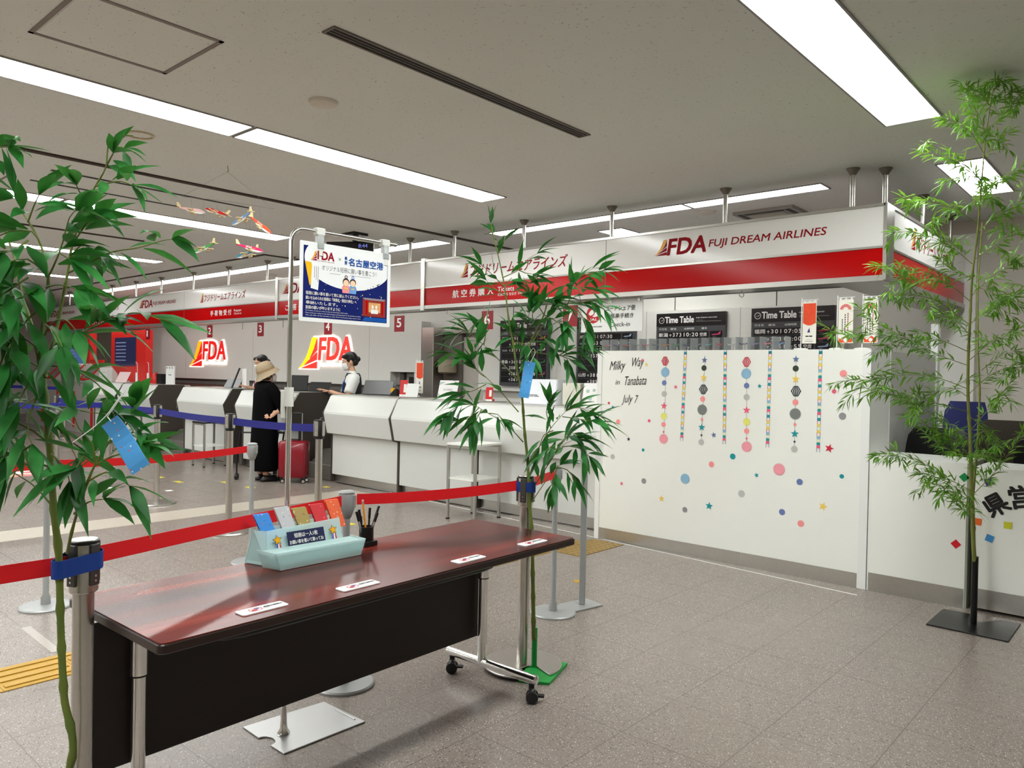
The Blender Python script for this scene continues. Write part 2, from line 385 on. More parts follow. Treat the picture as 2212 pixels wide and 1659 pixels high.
def slot(x0, x1, y0, y1, label, slats):
    t = thing('slot_diffuser', ((x0 + x1) / 2, (y0 + y1) / 2, CEIL), label, 'air vent', 'slot air diffusers')
    MB().box((x0, y0, CEIL - 0.003), (x1, y1, CEIL)).build('slot', ventm, t)
    e = 0.012
    if slats:
        bxs('frame', ventf, t, ((x0 - e, y0 - e, CEIL - 0.008), (x0, y1 + e, CEIL)), ((x1, y0 - e, CEIL - 0.008), (x1 + e, y1 + e, CEIL)), ((x0, y0 - e, CEIL - 0.008), (x1, y0, CEIL)), ((x0, y1, CEIL - 0.008), (x1, y1 + e, CEIL)))
        for i in range(2): MB().box((x0 + (i + 1) * (x1 - x0) / 3 - 0.003, y0, CEIL - 0.007), (x0 + (i + 1) * (x1 - x0) / 3 + 0.003, y1, CEIL - 0.002)).build('slat', ventf, t)
    return t
slot(-3.085, -3.012, 2.10, 4.10, 'long dark slot air diffuser in the middle of the ceiling', True)
slot(-7.03, -6.985, 2.16, 3.93, 'long black slot diffuser nearer the dark joint, above the model planes', False)
slot(-7.55, -7.51, 2.16, 3.55, 'black slot diffuser on the left, second of the pair', False)
def dome(x, y, r, label, m=None): tag(MB().lathe([(r, -0.004), (r, -0.012), (r * 0.9, -0.022), (r * 0.4, -0.03), (0.004, -0.031)], (x, y, CEIL + 0.004), 30).build('smoke_detector', m or mat('detector_white', (216, 210, 200), 0.5), None, True, loc=(x, y, CEIL)), label, 'detector', 'ceiling detectors')
dome(-3.89, 2.64, 0.085, 'round white detector on the ceiling left of the long vent')
dome(-3.50, 6.70, 0.085, 'round white detector on the ceiling behind the right sign board')
dome(-11.6, 6.9, 0.1, 'round detector on the ceiling behind the left sign board')
tag(MB().tube([(-5.44 + 0.085 * cos(i * pi / 16), 2.22 + 0.085 * sin(i * pi / 16), CEIL - 0.003) for i in range(33)], 0.008, 8).build('ceiling_ring', mat('ring_cream', (198, 186, 150), 0.5), None, True), 'cream ring fitting on the ceiling by the tip of the left bamboo', 'ceiling fitting')
t = thing('cassette_vent', (-3.03, 7.13, CEIL), 'square cassette air conditioner in the ceiling above the airline name', 'air conditioner')
bxs('panel', mat('cassette_grey', (150, 147, 140), 0.5), t, ((-3.32, 6.88, CEIL - 0.03), (-2.74, 7.40, CEIL)))
for a, b in (((-3.28, 6.9), (-3.24, 7.38)), ((-2.82, 6.9), (-2.78, 7.38)), ((-3.22, 6.9), (-2.84, 6.94)), ((-3.22, 7.34), (-2.84, 7.38))): MB().box((a[0], a[1], CEIL - 0.034), (b[0], b[1], CEIL - 0.029)).build('louvre', ventm, t)
MB().box((-3.2, 6.98, CEIL - 0.036), (-2.86, 7.3, CEIL - 0.03)).build('grille', mat('grille_pale', (176, 172, 160), 0.5), t)
# ------------------------------------------------------------------ hanging airline sign boards
SY = 5.90; SF = FY(SY)
def rod(x, y, z0, parent):
    o = MB().cyl((x, y, z0), (x, y, CEIL - 0.03), 0.018, n=14).build('hanger_rod', STEEL, parent, True)
    MB().lathe([(0.02, -0.05), (0.045, -0.012), (0.05, -0.004), (0.05, 0)], (x, y, CEIL), 20).build('ceiling_flange', mat('flange_steel', (120, 114, 106), 0.4, 0.8), o, True)
def sign_run(x0, x1, label, rods, seams=()):
    t = thing('airline_sign_board', ((x0 + x1) / 2, SY + 0.1, 2.17), label, 'sign', 'hanging sign boards over the counters')
    MB().box((x0, SY, 2.385), (x1, SY + 0.16, 2.675)).build('white_panel', SIGNW, t)
    MB().box((x0, SY, 2.175), (x1, SY + 0.16, 2.375)).build('red_panel', REDS, t)
    MB().box((x0, SY - 0.012, 2.675), (x1, SY + 0.17, 2.695)).build('top_rail', ALU, t)
    MB().box((x0, SY - 0.008, 2.372), (x1, SY + 0.02, 2.388)).build('middle_rail', ALU, t)
    MB().box((x0, SY - 0.015, 2.135), (x1, SY + 0.2, 2.175)).build('bottom_rail', ALU, t)
    MB().box((x0, SY + 0.2, 2.15), (min(x1, -2.06), SY + 0.42, 2.19)).build('light_ledge', mat('ledge_dark', (96, 92, 86), 0.4, 0.5), t)
    for s in seams: flat(SF, [rect(s - 0.003, 2.18, s + 0.003, 2.675)], GREYL, t, 'joint', 0.001)
    for x in rods: rod(x, SY + 0.085, 2.69, t)
    return t
s1 = sign_run(-6.60, -1.67, 'long right-hand hanging sign board with the large airline name over a red band', (-1.93, -2.956, -4.10, -5.19, -6.22), (-4.10,))
s2 = sign_run(-9.70, -6.66, 'middle hanging sign board, partly hidden behind the blue poster', (-6.974, -7.75, -9.5), ())
s3 = sign_run(-19.3, -9.76, 'far left hanging sign board with four airline names in a row', (-10.15, -11.28, -12.45, -13.66, -14.72, -15.83, -16.91, -18.15, -19.25), (-12.6, -15.6))
for x, t in ((-6.63, s1), (-9.73, s2)):
    MB().box((x - 0.03, SY - 0.02, 2.12), (x + 0.03, SY + 0.19, 2.715)).build('end_post', STEEL, t)
# lettering
def jp_name(fr, x, w, z, h, t, my=YELO):
    emblem(fr, x, z, h * 1.05, h * 1.25, t, my, LETR, shear=0.0)
    text('フジドリームエアラインズ', fr, x + h * 1.25, z + 0.01, w - h * 1.25, h, LETR, t, bold=0.01, shear=0.2)
def en_name(fr, x, wl, x2, w2, z, h, t):
    emblem(fr, x, z, wl * 0.26, h * 1.0, t, YELO, LETR)
    text('FDA', fr, x + wl * 0.27, z, wl * 0.73, h, LETR, t, bold=0.03, shear=0.16)
    if x2 is not None: text('FUJI DREAM AIRLINES', fr, x2, z + 0.015, w2, h * 0.58, LETR, t, bold=0.012, shear=0.2)
jp_name(SF, -6.04, 1.47, 2.455, 0.12, s1)
en_name(SF, -3.585, 0.50, -3.06, 0.965, 2.475, 0.135, s1)
text('航 空 券 購 入', SF, -6.145, 2.24, 0.62, 0.085, LETW, s1, bold=0.02)
text('Tickets', SF, -5.465, 2.27, 0.23, 0.05, LETW, s1, bold=0.01); text('机票购买 항공권 구매', SF, -5.465, 2.222, 0.34, 0.032, LETW, s1)
en_name(SF, -9.62, 0.53, -9.05, 1.0, 2.475, 0.135, s2)
text('ご 搭 乗 手 続 き', SF, -9.52, 2.235, 0.95, 0.085, LETW, s2, bold=0.02); text('Check-in', SF, -8.5, 2.27, 0.25, 0.05, LETW, s2)
jp_name(SF, -12.06, 1.43, 2.465, 0.115, s3); en_name(SF, -14.40, 0.58, -13.80, 0.88, 2.475, 0.13, s3)
jp_name(SF, -16.72, 1.42, 2.475, 0.115, s3); en_name(SF, -19.1, 0.55, -18.5, 0.9, 2.475, 0.13, s3)
text('手 荷 物 受 付', SF, -11.69, 2.235, 0.66, 0.085, LETW, s3, bold=0.02); text('Baggage', SF, -10.95, 2.275, 0.22, 0.04, LETW, s3); text('Check-in', SF, -10.95, 2.235, 0.22, 0.03, LETW, s3)
text('自動チェックイン', SF, -16.77, 2.24, 0.9, 0.075, LETW, s3, bold=0.02)
# side face of the sign, turning the corner towards the office wall
t = thing('airline_sign_board', (-1.7, 7.2, 2.17), 'side sign board running back from the corner towards the office wall', 'sign', 'hanging sign boards over the counters')
XF = Fr((-1.665, 0, 0), (0, 1, 0))
MB().box((-1.80, SY + 0.17, 2.385), (-1.665, 8.45, 2.675)).build('white_panel', SIGNW, t)
MB().box((-1.80, SY + 0.17, 2.175), (-1.665, 8.45, 2.375)).build('red_panel', REDS, t)
MB().box((-1.81, SY + 0.17, 2.675), (-1.655, 8.45, 2.695)).build('top_rail', ALU, t)
MB().box((-1.68, SY + 0.17, 2.372), (-1.66, 8.45, 2.388)).build('middle_rail', ALU, t)
MB().box((-2.05, SY + 0.2, 2.135), (-1.652, 8.45, 2.172)).build('bottom_rail', ALU, t)
MB().box((-1.68, SY - 0.012, 2.14), (-1.655, SY + 0.17, 2.695)).build('corner_post', ALU, t)
for yy in (6.12, 7.19, 8.2): rod(-1.74, yy, 2.69, t)
jp_name(XF, 6.55, 1.45, 2.455, 0.125, t)

# ------------------------------------------------------------------ counter number plates under the sign boards
NF = FY(5.95)
def plate(x0, x1, z0, z1, n, label):
    t = thing('counter_number_plate', ((x0 + x1) / 2, 5.95, z1), label, 'number plate', 'counter number plates')
    MB().box((x0, 5.95, z0), (x1, 5.956, z1)).build('plate', DRED, t)
    if n: text(n, NF, (x0 + x1) / 2 - 0.04, z0 + 0.055, 0.08 if n != '1' else 0.045, 0.105, LETW, t, bold=0.02)
    for x in (x0 + 0.02, x1 - 0.02): MB().tube([(x, 5.953, z1 - 0.01), (x + 0.01, 5.953, z1 + 0.03), (x, 5.953, 2.14)], 0.003, 6).build('wire_hook', STEEL, t)
plate(-14.20, -14.04, 1.905, 2.10, '1', 'small dark red number plate 1 at the far left counter')
plate(-11.885, -11.725, 1.90, 2.10, '2', 'dark red number plate 2 above the left lit airline logo')
plate(-10.35, -10.18, 1.893, 2.095, '3', 'dark red number plate 3 above the customer in the hat')
plate(-8.655, -8.485, 1.885, 2.08, '4', 'dark red number plate 4 below the blue poster')
plate(-7.205, -7.025, 1.89, 2.08, '5', 'dark red number plate 5 right of the blue poster')
plate(-5.74, -5.575, 1.882, 2.08, '6', 'dark red number plate 6 left of the middle bamboo')
plate(-4.63, -4.455, 1.882, 2.088, '7', 'dark red number plate 7 behind the bamboo leaves, left of the check-in sign')
def hook(x, z, label): tag(MB().tube([(x, 6.0, z), (x, 6.0, z - 0.02)] + [(x + 0.02 * sin(a), 6.0, z - 0.04 + 0.02 * cos(a)) for a in (0.3, 1.2, 2.2, 3.1, 4.2, 5.0)], 0.004, 6).build('wire_hook', STEEL, None), label, 'hook', 'empty wire hooks')
hook(-6.35, 2.14, 'empty wire hook under the right sign board, near its left end'); hook(-2.80, 2.14, 'empty wire hook under the right sign board, above the second time table')
# check-in sign of the partner airline
t = thing('check_in_sign', (-4.1, 6.0, 2.13), 'white hanging check-in sign with a red round crane emblem', 'sign'); JF = FY(6.0)
MB().box((-4.445, 6.0, 1.825), (-3.75, 6.006, 2.13)).build('board', PAPER, t)
for x in (-4.41, -4.1, -3.79): MB().box((x - 0.012, 5.992, 2.10), (x + 0.012, 6.014, 2.134)).build('clip', STEEL, t)
cx, cz, R = -4.30, 1.993, 0.083
flat(JF, [disc(cx, cz, R)], mat('red_emblem', (196, 16, 30), 0.4), t, 'emblem_disc')
crane = [(-.62, .1), (-.5, .5), (-.1, .72), (.15, .7), (.3, .5), (.72, .42), (.3, .36), (.2, .2), (.05, .02), (.3, -.05), (.55, -.02), (.7, .35), (.78, -.05), (.6, -.22), (.2, -.3), (-.15, -.28), (-.42, -.1)]
flat(JF, [[(cx + a * R, cz + b * R) for a, b in [(-.66, .05), (-.5, .35), (-.15, .62), (.02, .4), (.1, .2), (-.05, .0), (-.4, -.12)]], [(cx + a * R, cz + b * R) for a, b in [(.2, .2), (.5, .3), (.7, .05), (.62, -.2), (.2, -.3), (-.15, -.22), (.12, -.05)]], [(cx + a * R, cz + b * R) for a, b in [(.1, .46), (.42, .4), (.16, .34)]]], PAPER, t, 'crane_mark', 0.003)
text('JAL', JF, cx - 0.045, cz - 0.066, 0.09, 0.03, PAPER, t, off=0.003, bold=0.03, shear=0.25)
text('JAPAN AIRLINES', JF, -4.40, 1.868, 0.2, 0.013, LETK, t, bold=0.02, shear=0.25)
text('コードシェア便', JF, -4.155, 2.02, 0.325, 0.048, LETK, t, bold=0.01); text('ご搭乗手続き', JF, -4.148, 1.95, 0.30, 0.045, LETK, t, bold=0.01)
text('Check-in', JF, -4.11, 1.872, 0.225, 0.043, LETK, t)

# ------------------------------------------------------------------ raised wall panels, lit logos and time tables
PF = FY(8.30)
t = thing('logo_wall_panel', (-14.1, 8.4, 1.17), 'wide white raised wall panel carrying the two lit airline logos', 'wall panel')
pm = MB(); pm.box((-18.92, 8.30, 1.41), (-9.36, OY, 2.24)); pm.box((-18.92, 8.30, 1.17), (-10.13, OY, 1.41)); pm.box((-9.52, 8.30, 1.17), (-9.36, OY, 1.41)); pm.build('panel', WALLW, t)
MB().box((-18.9, 8.36, 1.05), (-9.36, OY, 1.17)).build('dark_recess', mat('recess_grey', (96, 94, 90), 0.7), t)
flat(PF, [rect(x, 1.18, x + 0.006, 2.24) for x in (-17.6, -14.6, -13.3, -10.72)], GREYL, t, 'joint', 0.001)
MB().box((-10.13, 8.42, 1.19), (-9.52, OY, 1.41)).build('niche', mat('niche_grey', (150, 146, 140), 0.6), t)
MB().box((-9.95, 8.36, 1.19), (-9.85, 8.42, 1.40)).build('niche_post', mat('niche_dark', (70, 66, 62), 0.6), t); MB().box((-9.72, 8.36, 1.2), (-9.6, 8.42, 1.33)).build('socket_box', BLACK, t)
def glow(name, col, e): return mat(name, col, 0.4, emit=e, var=0.0)
GR = glow('lit_red', (226, 30, 26), 0.55); GY = glow('lit_yellow', (250, 190, 20), 0.6); GW = glow('lit_white', (255, 250, 244), 1.0)
def lit_logo(x0, x1, z0, z1, label, yel, red):
    t = thing('lit_airline_logo', ((x0 + x1) / 2, 8.3, z0), label, 'lit sign', 'lit airline logos'); w = x1 - x0; h = z1 - z0
    ew = w * 0.36
    T = lambda pts, gx, gz: [(x0 + u * ew + gx * (u - 0.5), z0 + v * h + gz * (v - 0.5)) for u, v in pts]
    flat(PF, [T([(0, 0), (.22, .14), (.45, .4), (.62, .72), (.74, 1), (1, 1), (1, 0)], 0.07, 0.05)], GW, t, 'emblem_halo', 0.012, 0.01)
    flat(PF, [T(EMB_Y, 0, 0)], yel, t, 'emblem_yellow', 0.024, 0.02); flat(PF, [T(p, 0, 0) for p in EMB_R], red, t, 'emblem_red', 0.024, 0.02)
    for st, m, off, b, g in ((0, GW, 0.012, 0.035, 0.016), (1, red, 0.026, 0.022, 0.0)):
        text('FDA', PF, x0 + w * 0.39 - g, z0 + h * 0.28 - g, w * 0.61 + 2 * g, h * 0.70 + 2 * g, m, t, name='letter_halo' if st == 0 else 'lettering', off=off, bold=b, thick=0.012, shear=0.08)
    text('FUJI DREAM AIRLINES', PF, x0 + w * 0.39, z0 + h * 0.05, w * 0.62, h * 0.12, GW, t, off=0.012, bold=0.012, thick=0.01)
lit_logo(-17.36, -15.69, 1.455, 2.02, 'left lit airline logo on the white wall panel', GY, GR)
lit_logo(-12.84, -11.17, 1.445, 2.03, 'right lit airline logo on the white wall panel, behind the seated staff', glow('lit_yellow_strong', (252, 226, 10), 0.8), glow('lit_red_strong', (250, 56, 46), 0.75))
# steel pillar and doorway
tag(bxs('steel_pillar', STEEL, None, ((-9.33, 8.28, 0), (-9.05, OY, 2.14)), bevel=0.01), 'brushed steel pillar between the logo panel and the doorway', 'pillar')
t = thing('office_doorway', (-8.65, 8.5, 0), 'dark framed doorway in the office wall behind the counters', 'doorway')
bxs('frame', mat('door_frame_grey', (176, 172, 164), 0.4, 0.2), t, ((-9.16, 8.44, 0), (-9.1, 8.51, 2.09)), ((-9.16, 8.44, 2.04), (-8.12, 8.51, 2.09)))
MB().box((-9.1, 8.515, 0), (-8.64, 8.6, 2.04)).build('dark_leaf', mat('door_dark', (112, 104, 98), 0.6), t)
MB().box((-8.64, 8.56, 0), (-8.14, 8.6, 1.98)).build('pale_leaf', mat('door_pale', (190, 184, 176), 0.6), t)
MB().lathe([(0.12, 0), (0.15, 0.02), (0.15, 0.2), (0.14, 0.22)], (-8.84, 8.4, 1.4), 20).build('wall_bin', mat('bin_taupe', (150, 138, 118), 0.5), t, True)
# panels with the time tables
TF = FY(8.335)
t = thing('time_table_wall_panel', (-7.4, 8.4, 1.17), 'white raised wall panel behind the left time table', 'wall panel', 'time table wall panels'); MB().box((-8.13, 8.38, 1.16), (-6.62, OY, 2.235)).build('panel', WALLW, t)
t = thing('wall_column', (-6.45, 8.4, 0), 'rounded white column between two time tables', 'column'); MB().lathe([(0.2, 0), (0.2, 2.85)], (-6.42, 8.45, 0), 28).build('shaft', WALLW, t, True)
t = thing('time_table_wall_panel', (-4.4, 8.4, 1.17), 'wide white raised wall panel behind the right time tables', 'wall panel', 'time table wall panels'); MB().box((-6.25, 8.38, 1.16), (-2.75, OY, 2.235)).build('panel', WALLW, t)
flat(FY(8.38), [rect(x, 1.17, x + 0.005, 2.235) for x in (-5.18, -3.92)], GREYL, t, 'joint', 0.001)
TTB = mat('time_table_black', (12, 12, 13), 0.3, var=0.05); TTG = mat('time_table_grey', (70, 71, 74), 0.4); TTC = mat('time_table_cell', (6, 6, 7), 0.3)
def plane_icon(x, z, w, m, t):
    pts = [(0, .25), (.1, .42), (.7, .52), (.86, .95), (1, 1), (.97, .5), (.9, .3), (.55, .22), (.2, .16)]
    flat(TF, [[(x + u * w, z + v * w * 0.42) for u, v in pts]], m, t, 'plane_picture', 0.003)
    flat(TF, [rect(x + 0.15 * w, z - 0.08 * w, x + 0.5 * w, z - 0.04 * w)], GREYL, t, 'plane_name', 0.003)
def plus(x, z, s): return [[(x, z + s * .1), (x + s * .4, z + s * .3), (x + s * .4, z - s * .35), (x + s * .6, z - s * .35), (x + s * .6, z + s * .3), (x + s, z + s * .1), (x + s, z + s * .22), (x + s * .6, z + s * .5), (x + s * .5, z + s * .75), (x + s * .4, z + s * .5), (x, z + s * .22)]]
def time_table(x0, label, rows, icons, zt=2.195):
    x1 = x0 + 0.925; z0 = zt - 0.955
    t = thing('time_table_board', ((x0 + x1) / 2, 8.36, z0), label, 'timetable', 'flight time tables on the office wall')
    MB().box((x0, 8.337, z0), (x1, 8.38, zt)).build('board', TTG, t)
    flat(TF, [rect(x0, zt - 0.16, x1, zt)], TTB, t, 'header', 0.0005)
    text('Time Table', TF, x0 + 0.125, zt - 0.118, 0.39, 0.075, LETW, t, bold=0.03)
    flat(TF, ring(0, 0, 0.032, 0.04) and [[(x0 + 0.075 + a * 1.0, zt - 0.085 + b) for a, b in p] for p in ring(0, 0, 0.032, 0.038)], LETW, t, 'header_ring', 0.003)
    flat(TF, [[(x0 + 0.05, zt - 0.092), (x0 + 0.085, zt - 0.085), (x0 + 0.1, zt - 0.07), (x0 + 0.088, zt - 0.09)]], LETW, t, 'header_mark', 0.003)
    text('FUJI DREAM AIRLINES', TF, x0 + 0.545, zt - 0.075, 0.27, 0.017, LETW, t, bold=0.02, shear=0.2)
    flat(TF, [rect(x0 + 0.545, zt - 0.112, x0 + 0.87, zt - 0.106), rect(x0 + 0.545, zt - 0.096, x0 + 0.64, zt - 0.092)], GREYL, t, 'header_lines', 0.003)
    for dx, s, w in ((0.04, '行き先', 0.11), (0.2, '便名', 0.08), (0.39, '出発時間', 0.13), (0.62, '備考', 0.07)): text(s, TF, x0 + dx, zt - 0.205, w, 0.025, LETW, t)
    for i in range(8):
        zz = zt - 0.22 - (i + 1) * 0.0855
        flat(TF, [rect(x0 + 0.03, zz, x0 + 0.71, zz + 0.078), rect(x0 + 0.73, zz, x0 + 0.885, zz + 0.078)], TTC, t, 'row', 0.0008)
        if i < len(rows) and rows[i]:
            a, b, c, d = rows[i]
            if a:
                if a == '-': flat(TF, [rect(x0 + 0.05, zz + 0.02, x0 + 0.15, zz + 0.05)], GREYL, t, 'airline_mark', 0.003)
                else: text(a, TF, x0 + 0.04, zz + 0.016, 0.125, 0.05, LETW, t, bold=0.02)
            if b:
                if not b.startswith('2'): flat(TF, plus(x0 + 0.185, zz + 0.03, 0.034), LETW, t, 'plane_mark', 0.003)
                text(b, TF, x0 + (0.235 if not b.startswith('2') else 0.19), zz + 0.018, 0.115 if not b.startswith('2') else 0.16, 0.045, LETW, t, bold=0.02, space=1.3)
            if c: text(c, TF, x0 + 0.385, zz + 0.018, 0.19, 0.045, LETW, t, bold=0.02, space=1.2)
            if d: text(d, TF, x0 + 0.6, zz + 0.018, 0.09, 0.045, LETW, t, bold=0.02)
        if i < len(icons) and icons[i]: plane_icon(x0 + 0.75, zz + 0.02, 0.12, mat('plane_' + icons[i], {'orange': (220, 130, 70), 'pink': (200, 60, 110), 'blue': (150, 170, 200), 'white': (216, 190, 180), 'green': (60, 120, 70), 'red': (170, 30, 50)}[icons[i]], 0.4), t)
    return t
time_table(-7.655, 'left time table board, behind the middle bamboo', [('丘珠', '391', '', ''), ('', '393', '11:00', '空席'), ('-', '397', '16:10', ''), None, ('青森', '361', '07:30', '空席'), ('-', '2083', '0', ''), ('', '363', '', '空席'), ('', '361', '', '')], ['orange', 'orange', 'white', None, 'green', None, 'pink'])
time_table(-6.24, 'time table board half covered by the hanging check-in sign', [('いわて花巻', '351', '07:30', ''), ('-', '2053', '09:15', '空席'), ('', '353', '11:15', ''), ('', '357', '', ''), None, None, ('山形', '381', '', ''), ('', '385', '', '')], ['blue', 'blue'])
time_table(-5.006, 'second time table board from the right, listing one flight at 10:20', [('新潟', '373', '10:20', '空席'), None, ('出雲', '411', '07:15', '空席'), None, None, None, None, None], ['pink', None, 'pink'])
time_table(-3.764, 'rightmost time table board, behind the small orange banner', [('福岡', '301', '07:05', '空席'), ('', '303', '08:00', '空席'), ('', '305', '10:55', '空席'), None, None, None, None, None], ['red', 'pink', 'blue'], 2.21)
# ------------------------------------------------------------------ check-in counters
def counter(x0, x1, label, end=False, gapl=True):
    """white bulged front, dark end panel, steel kick plate; front towards -y"""
    t = thing('check_in_counter', ((x0 + x1) / 2, 5.95, 0), label, 'counter', 'check-in counters')
    g = 0.012
    prof = [(5.64, 1.10), (5.62, 1.095), (5.525, 0.90), (5.52, 0.875), (5.525, 0.85), (5.575, 0.635), (5.585, 0.625), (5.70, 0.625), (5.70, 1.10)]
    MB().prism([(x0 + g, y, z) for y, z in prof], (x1 - x0 - 2 * g, 0, 0)).build('upper_front', CWHITE, t, bevel=0.012, seg=3)
    n = max(1, round((x1 - x0) / 1.45))
    for i in range(n):
        a = x0 + g + i * (x1 - x0 - 2 * g) / n; b = x0 + g + (i + 1) * (x1 - x0 - 2 * g) / n
        MB().box((a + 0.006, 5.66, 0.115), (b - 0.006, 5.72, 0.62)).build('lower_front', CWHITE, t, bevel=0.006)
    MB().box((x0 + 0.02, 5.705, 0.012), (x1 - 0.02, 5.75, 0.115)).build('kick_plate', STEEL, t)
    MB().box((x0 + 0.015, 5.70, 0.115), (x1 - 0.015, 6.2, 1.085)).build('carcass', mat('carcass_grey', (120, 116, 110), 0.6), t)
    MB().box((x0 + g, 5.655, 1.085), (x1 - g, 6.21, 1.108)).build('worktop', mat('worktop_grey', (190, 188, 182), 0.3), t, bevel=0.004)
    ep = [(5.66, 1.112), (5.51, 0.88), (5.57, 0.62), (5.65, 0.60), (5.65, 0.02), (6.215, 0.02), (6.215, 0.62), (6.255, 0.95), (6.09, 1.112)]
    for x in ((x0, x1 - 0.012) if gapl else (x1 - 0.012,)):
        MB().prism([(x, y, z) for y, z in ep], (0.012, 0, 0)).build('end_panel', DARKP, t)
    if end:
        MB().cyl((x1, 6.0, 0.74), (x1 + 0.012, 6.0, 0.74), 0.035, n=20).build('cable_grommet', GREYP, t); MB().cyl((x1 + 0.012, 6.0, 0.74), (x1 + 0.014, 6.0, 0.74), 0.022, n=16).build('grommet_hole', BLACK, t)
    return t
counter(-8.03, -6.735, 'white check-in counter in the middle, with the standing staff at its left end')
counter(-6.735, -5.485, 'white check-in counter behind the small white side table')
counter(-5.485, -3.84, 'white check-in counter next to the decorated information counter')
counter(-10.2, -8.75, 'white counter with a dark end panel behind the customer in black', True)
counter(-12.02, -10.50, 'second white counter from the left end, dark end panel towards the customer', True)
counter(-14.35, -12.98, 'white counter with a dark end panel below number plate 1', True)
counter(-15.75, -14.40, 'farthest white counter, beside the check-in kiosks', False)
def scale_unit(x0, x1, label):
    t = thing('baggage_scale', ((x0 + x1) / 2, 5.95, 0), label, 'baggage scale', 'baggage scales between the counters')
    MB().box((x0, 5.75, 0), (x1, 6.2, 0.2)).build('base', mat('scale_base', (130, 126, 118), 0.4, 0.4), t, bevel=0.01)
    MB().prism([(x0 + 0.04, 5.8, 0.2), (x0 + 0.04, 6.18, 0.2), (x0 + 0.04, 6.18, 0.36), (x0 + 0.04, 6.0, 0.36)], (x1 - x0 - 0.08, 0, 0)).build('belt_bed', mat('scale_bed', (92, 88, 82), 0.5), t)
scale_unit(-8.72, -8.06, 'low grey baggage scale between the middle counter and the dark end panel')
scale_unit(-10.47, -10.22, 'low baggage scale behind the customer, by the counter with the grommet'); scale_unit(-12.95, -12.05, 'low grey baggage scale below number plate 2, next to the metal table')

# ------------------------------------------------------------------ decorated information counter
WY = 5.44; WF = FY(WY)
ic = thing('information_counter', (-2.72, 5.65, 0), 'tall white information counter decorated with paper stars, dots and chains', 'counter')
MB().box((-3.795, WY, 0.0), (-1.66, 5.86, 1.622)).build('front_board', WHITE, ic)
[bxs('corner_post', mat('white_post', (236, 236, 234), 0.35, var=0.01), ic, q) for q in (((-3.84, WY - 0.006, 0), (-3.795, 5.86, 1.622)), ((-1.66, WY - 0.006, 0), (-1.605, 5.86, 1.622)))]
MB().box((-3.79, WY - 0.004, 0.0), (-2.5, WY + 0.002, 0.10)).build('kick_plate', STEEL, ic); MB().box((-2.495, WY - 0.004, 0.0), (-1.665, WY + 0.002, 0.10)).build('kick_plate', STEEL, ic)
tag(bxs('side_partition', mat('partition_grey', (196, 196, 192), 0.3, var=0.02), None, ((-1.65, 5.87, 0), (-1.60, 7.15, 1.622))), 'smooth grey partition running back from the right end of the information counter', 'partition')
tag(bxs('white_post', PAPER, None, ((-1.645, 7.16, 0), (-1.59, 7.24, 1.9))), 'thin white post at the far end of the grey partition', 'post')
C_ = {'pink': (236, 96, 128), 'yellow': (236, 214, 108), 'red': (206, 24, 60), 'teal': (10, 148, 160), 'salmon': (248, 152, 152), 'navy': (16, 26, 70), 'slate': (92, 112, 158), 'grey': (188, 190, 186), 'dgrey': (146, 146, 148), 'sky': (140, 184, 214), 'blue': (104, 122, 176), 'green': (44, 56, 40), 'gold': (240, 206, 96), 'lime': (232, 230, 120), 'rose': (246, 160, 172), 'charcoal': (122, 126, 124), 'black': (24, 34, 44)}
def PM(n): return mat('sticker_' + n, C_[n], 0.5, var=0.03)
def W(px, py): p = ony(px, py, WY); return p.x, p.z
def dot(px, py, r, c, fan=False):
    x, z = W(px, py); polys = [disc(x, z, r)]
    if fan: polys = [disc(x, z, r * 0.86)] + [[(x + r * 0.84 * cos(a), z + r * 0.84 * sin(a)), (x + r * cos(a + 0.02), z + r * sin(a + 0.02)), (x + r * cos(a + 0.075), z + r * sin(a + 0.075)), (x + r * 0.84 * cos(a + 0.095), z + r * 0.84 * sin(a + 0.095))] for a in [i * 2 * pi / 48 for i in range(48)]]
    flat(WF, polys, PM(c), ic, 'fan_sticker' if fan else 'dot_sticker', 0.002)
def stk(px, py, r, c, a=pi / 2): x, z = W(px, py); flat(WF, [star(x, z, r, a)], PM(c), ic, 'star_sticker', 0.0022)
def lantern(px, py, w, h, c):
    x, z = W(px, py); hw = w / 2; hh = h / 2
    P = [[(x - hw * .45, z + hh), (x + hw * .45, z + hh), (x + hw * .45, z + hh * .86), (x - hw * .45, z + hh * .86)], [(x - hw * .45, z - hh), (x + hw * .45, z - hh), (x + hw * .45, z - hh * .86), (x - hw * .45, z - hh * .86)]]
    for k in (-1, -.5, 0, .5, 1):
        d = hw * 0.13
        P.append([(x + k * hw * .42 - d * .6, z + hh * .9), (x + k * hw * .42 + d * .6, z + hh * .9), (x + k * hw * .9 + d, z), (x + k * hw * .42 + d * .6, z - hh * .9), (x + k * hw * .42 - d * .6, z - hh * .9), (x + k * hw * .9 - d, z)])
    flat(WF, P, PM(c), ic, 'lantern_sticker', 0.0022)
def string(px0, py0, px1, py1): (x0, z0), (x1, z1) = W(px0, py0), W(px1, py1); flat(WF, [[(x0 - .0015, z0), (x0 + .0015, z0), (x1 + .0015, z1), (x1 - .0015, z1)]], PM('dgrey'), ic, 'string_sticker', 0.0012)
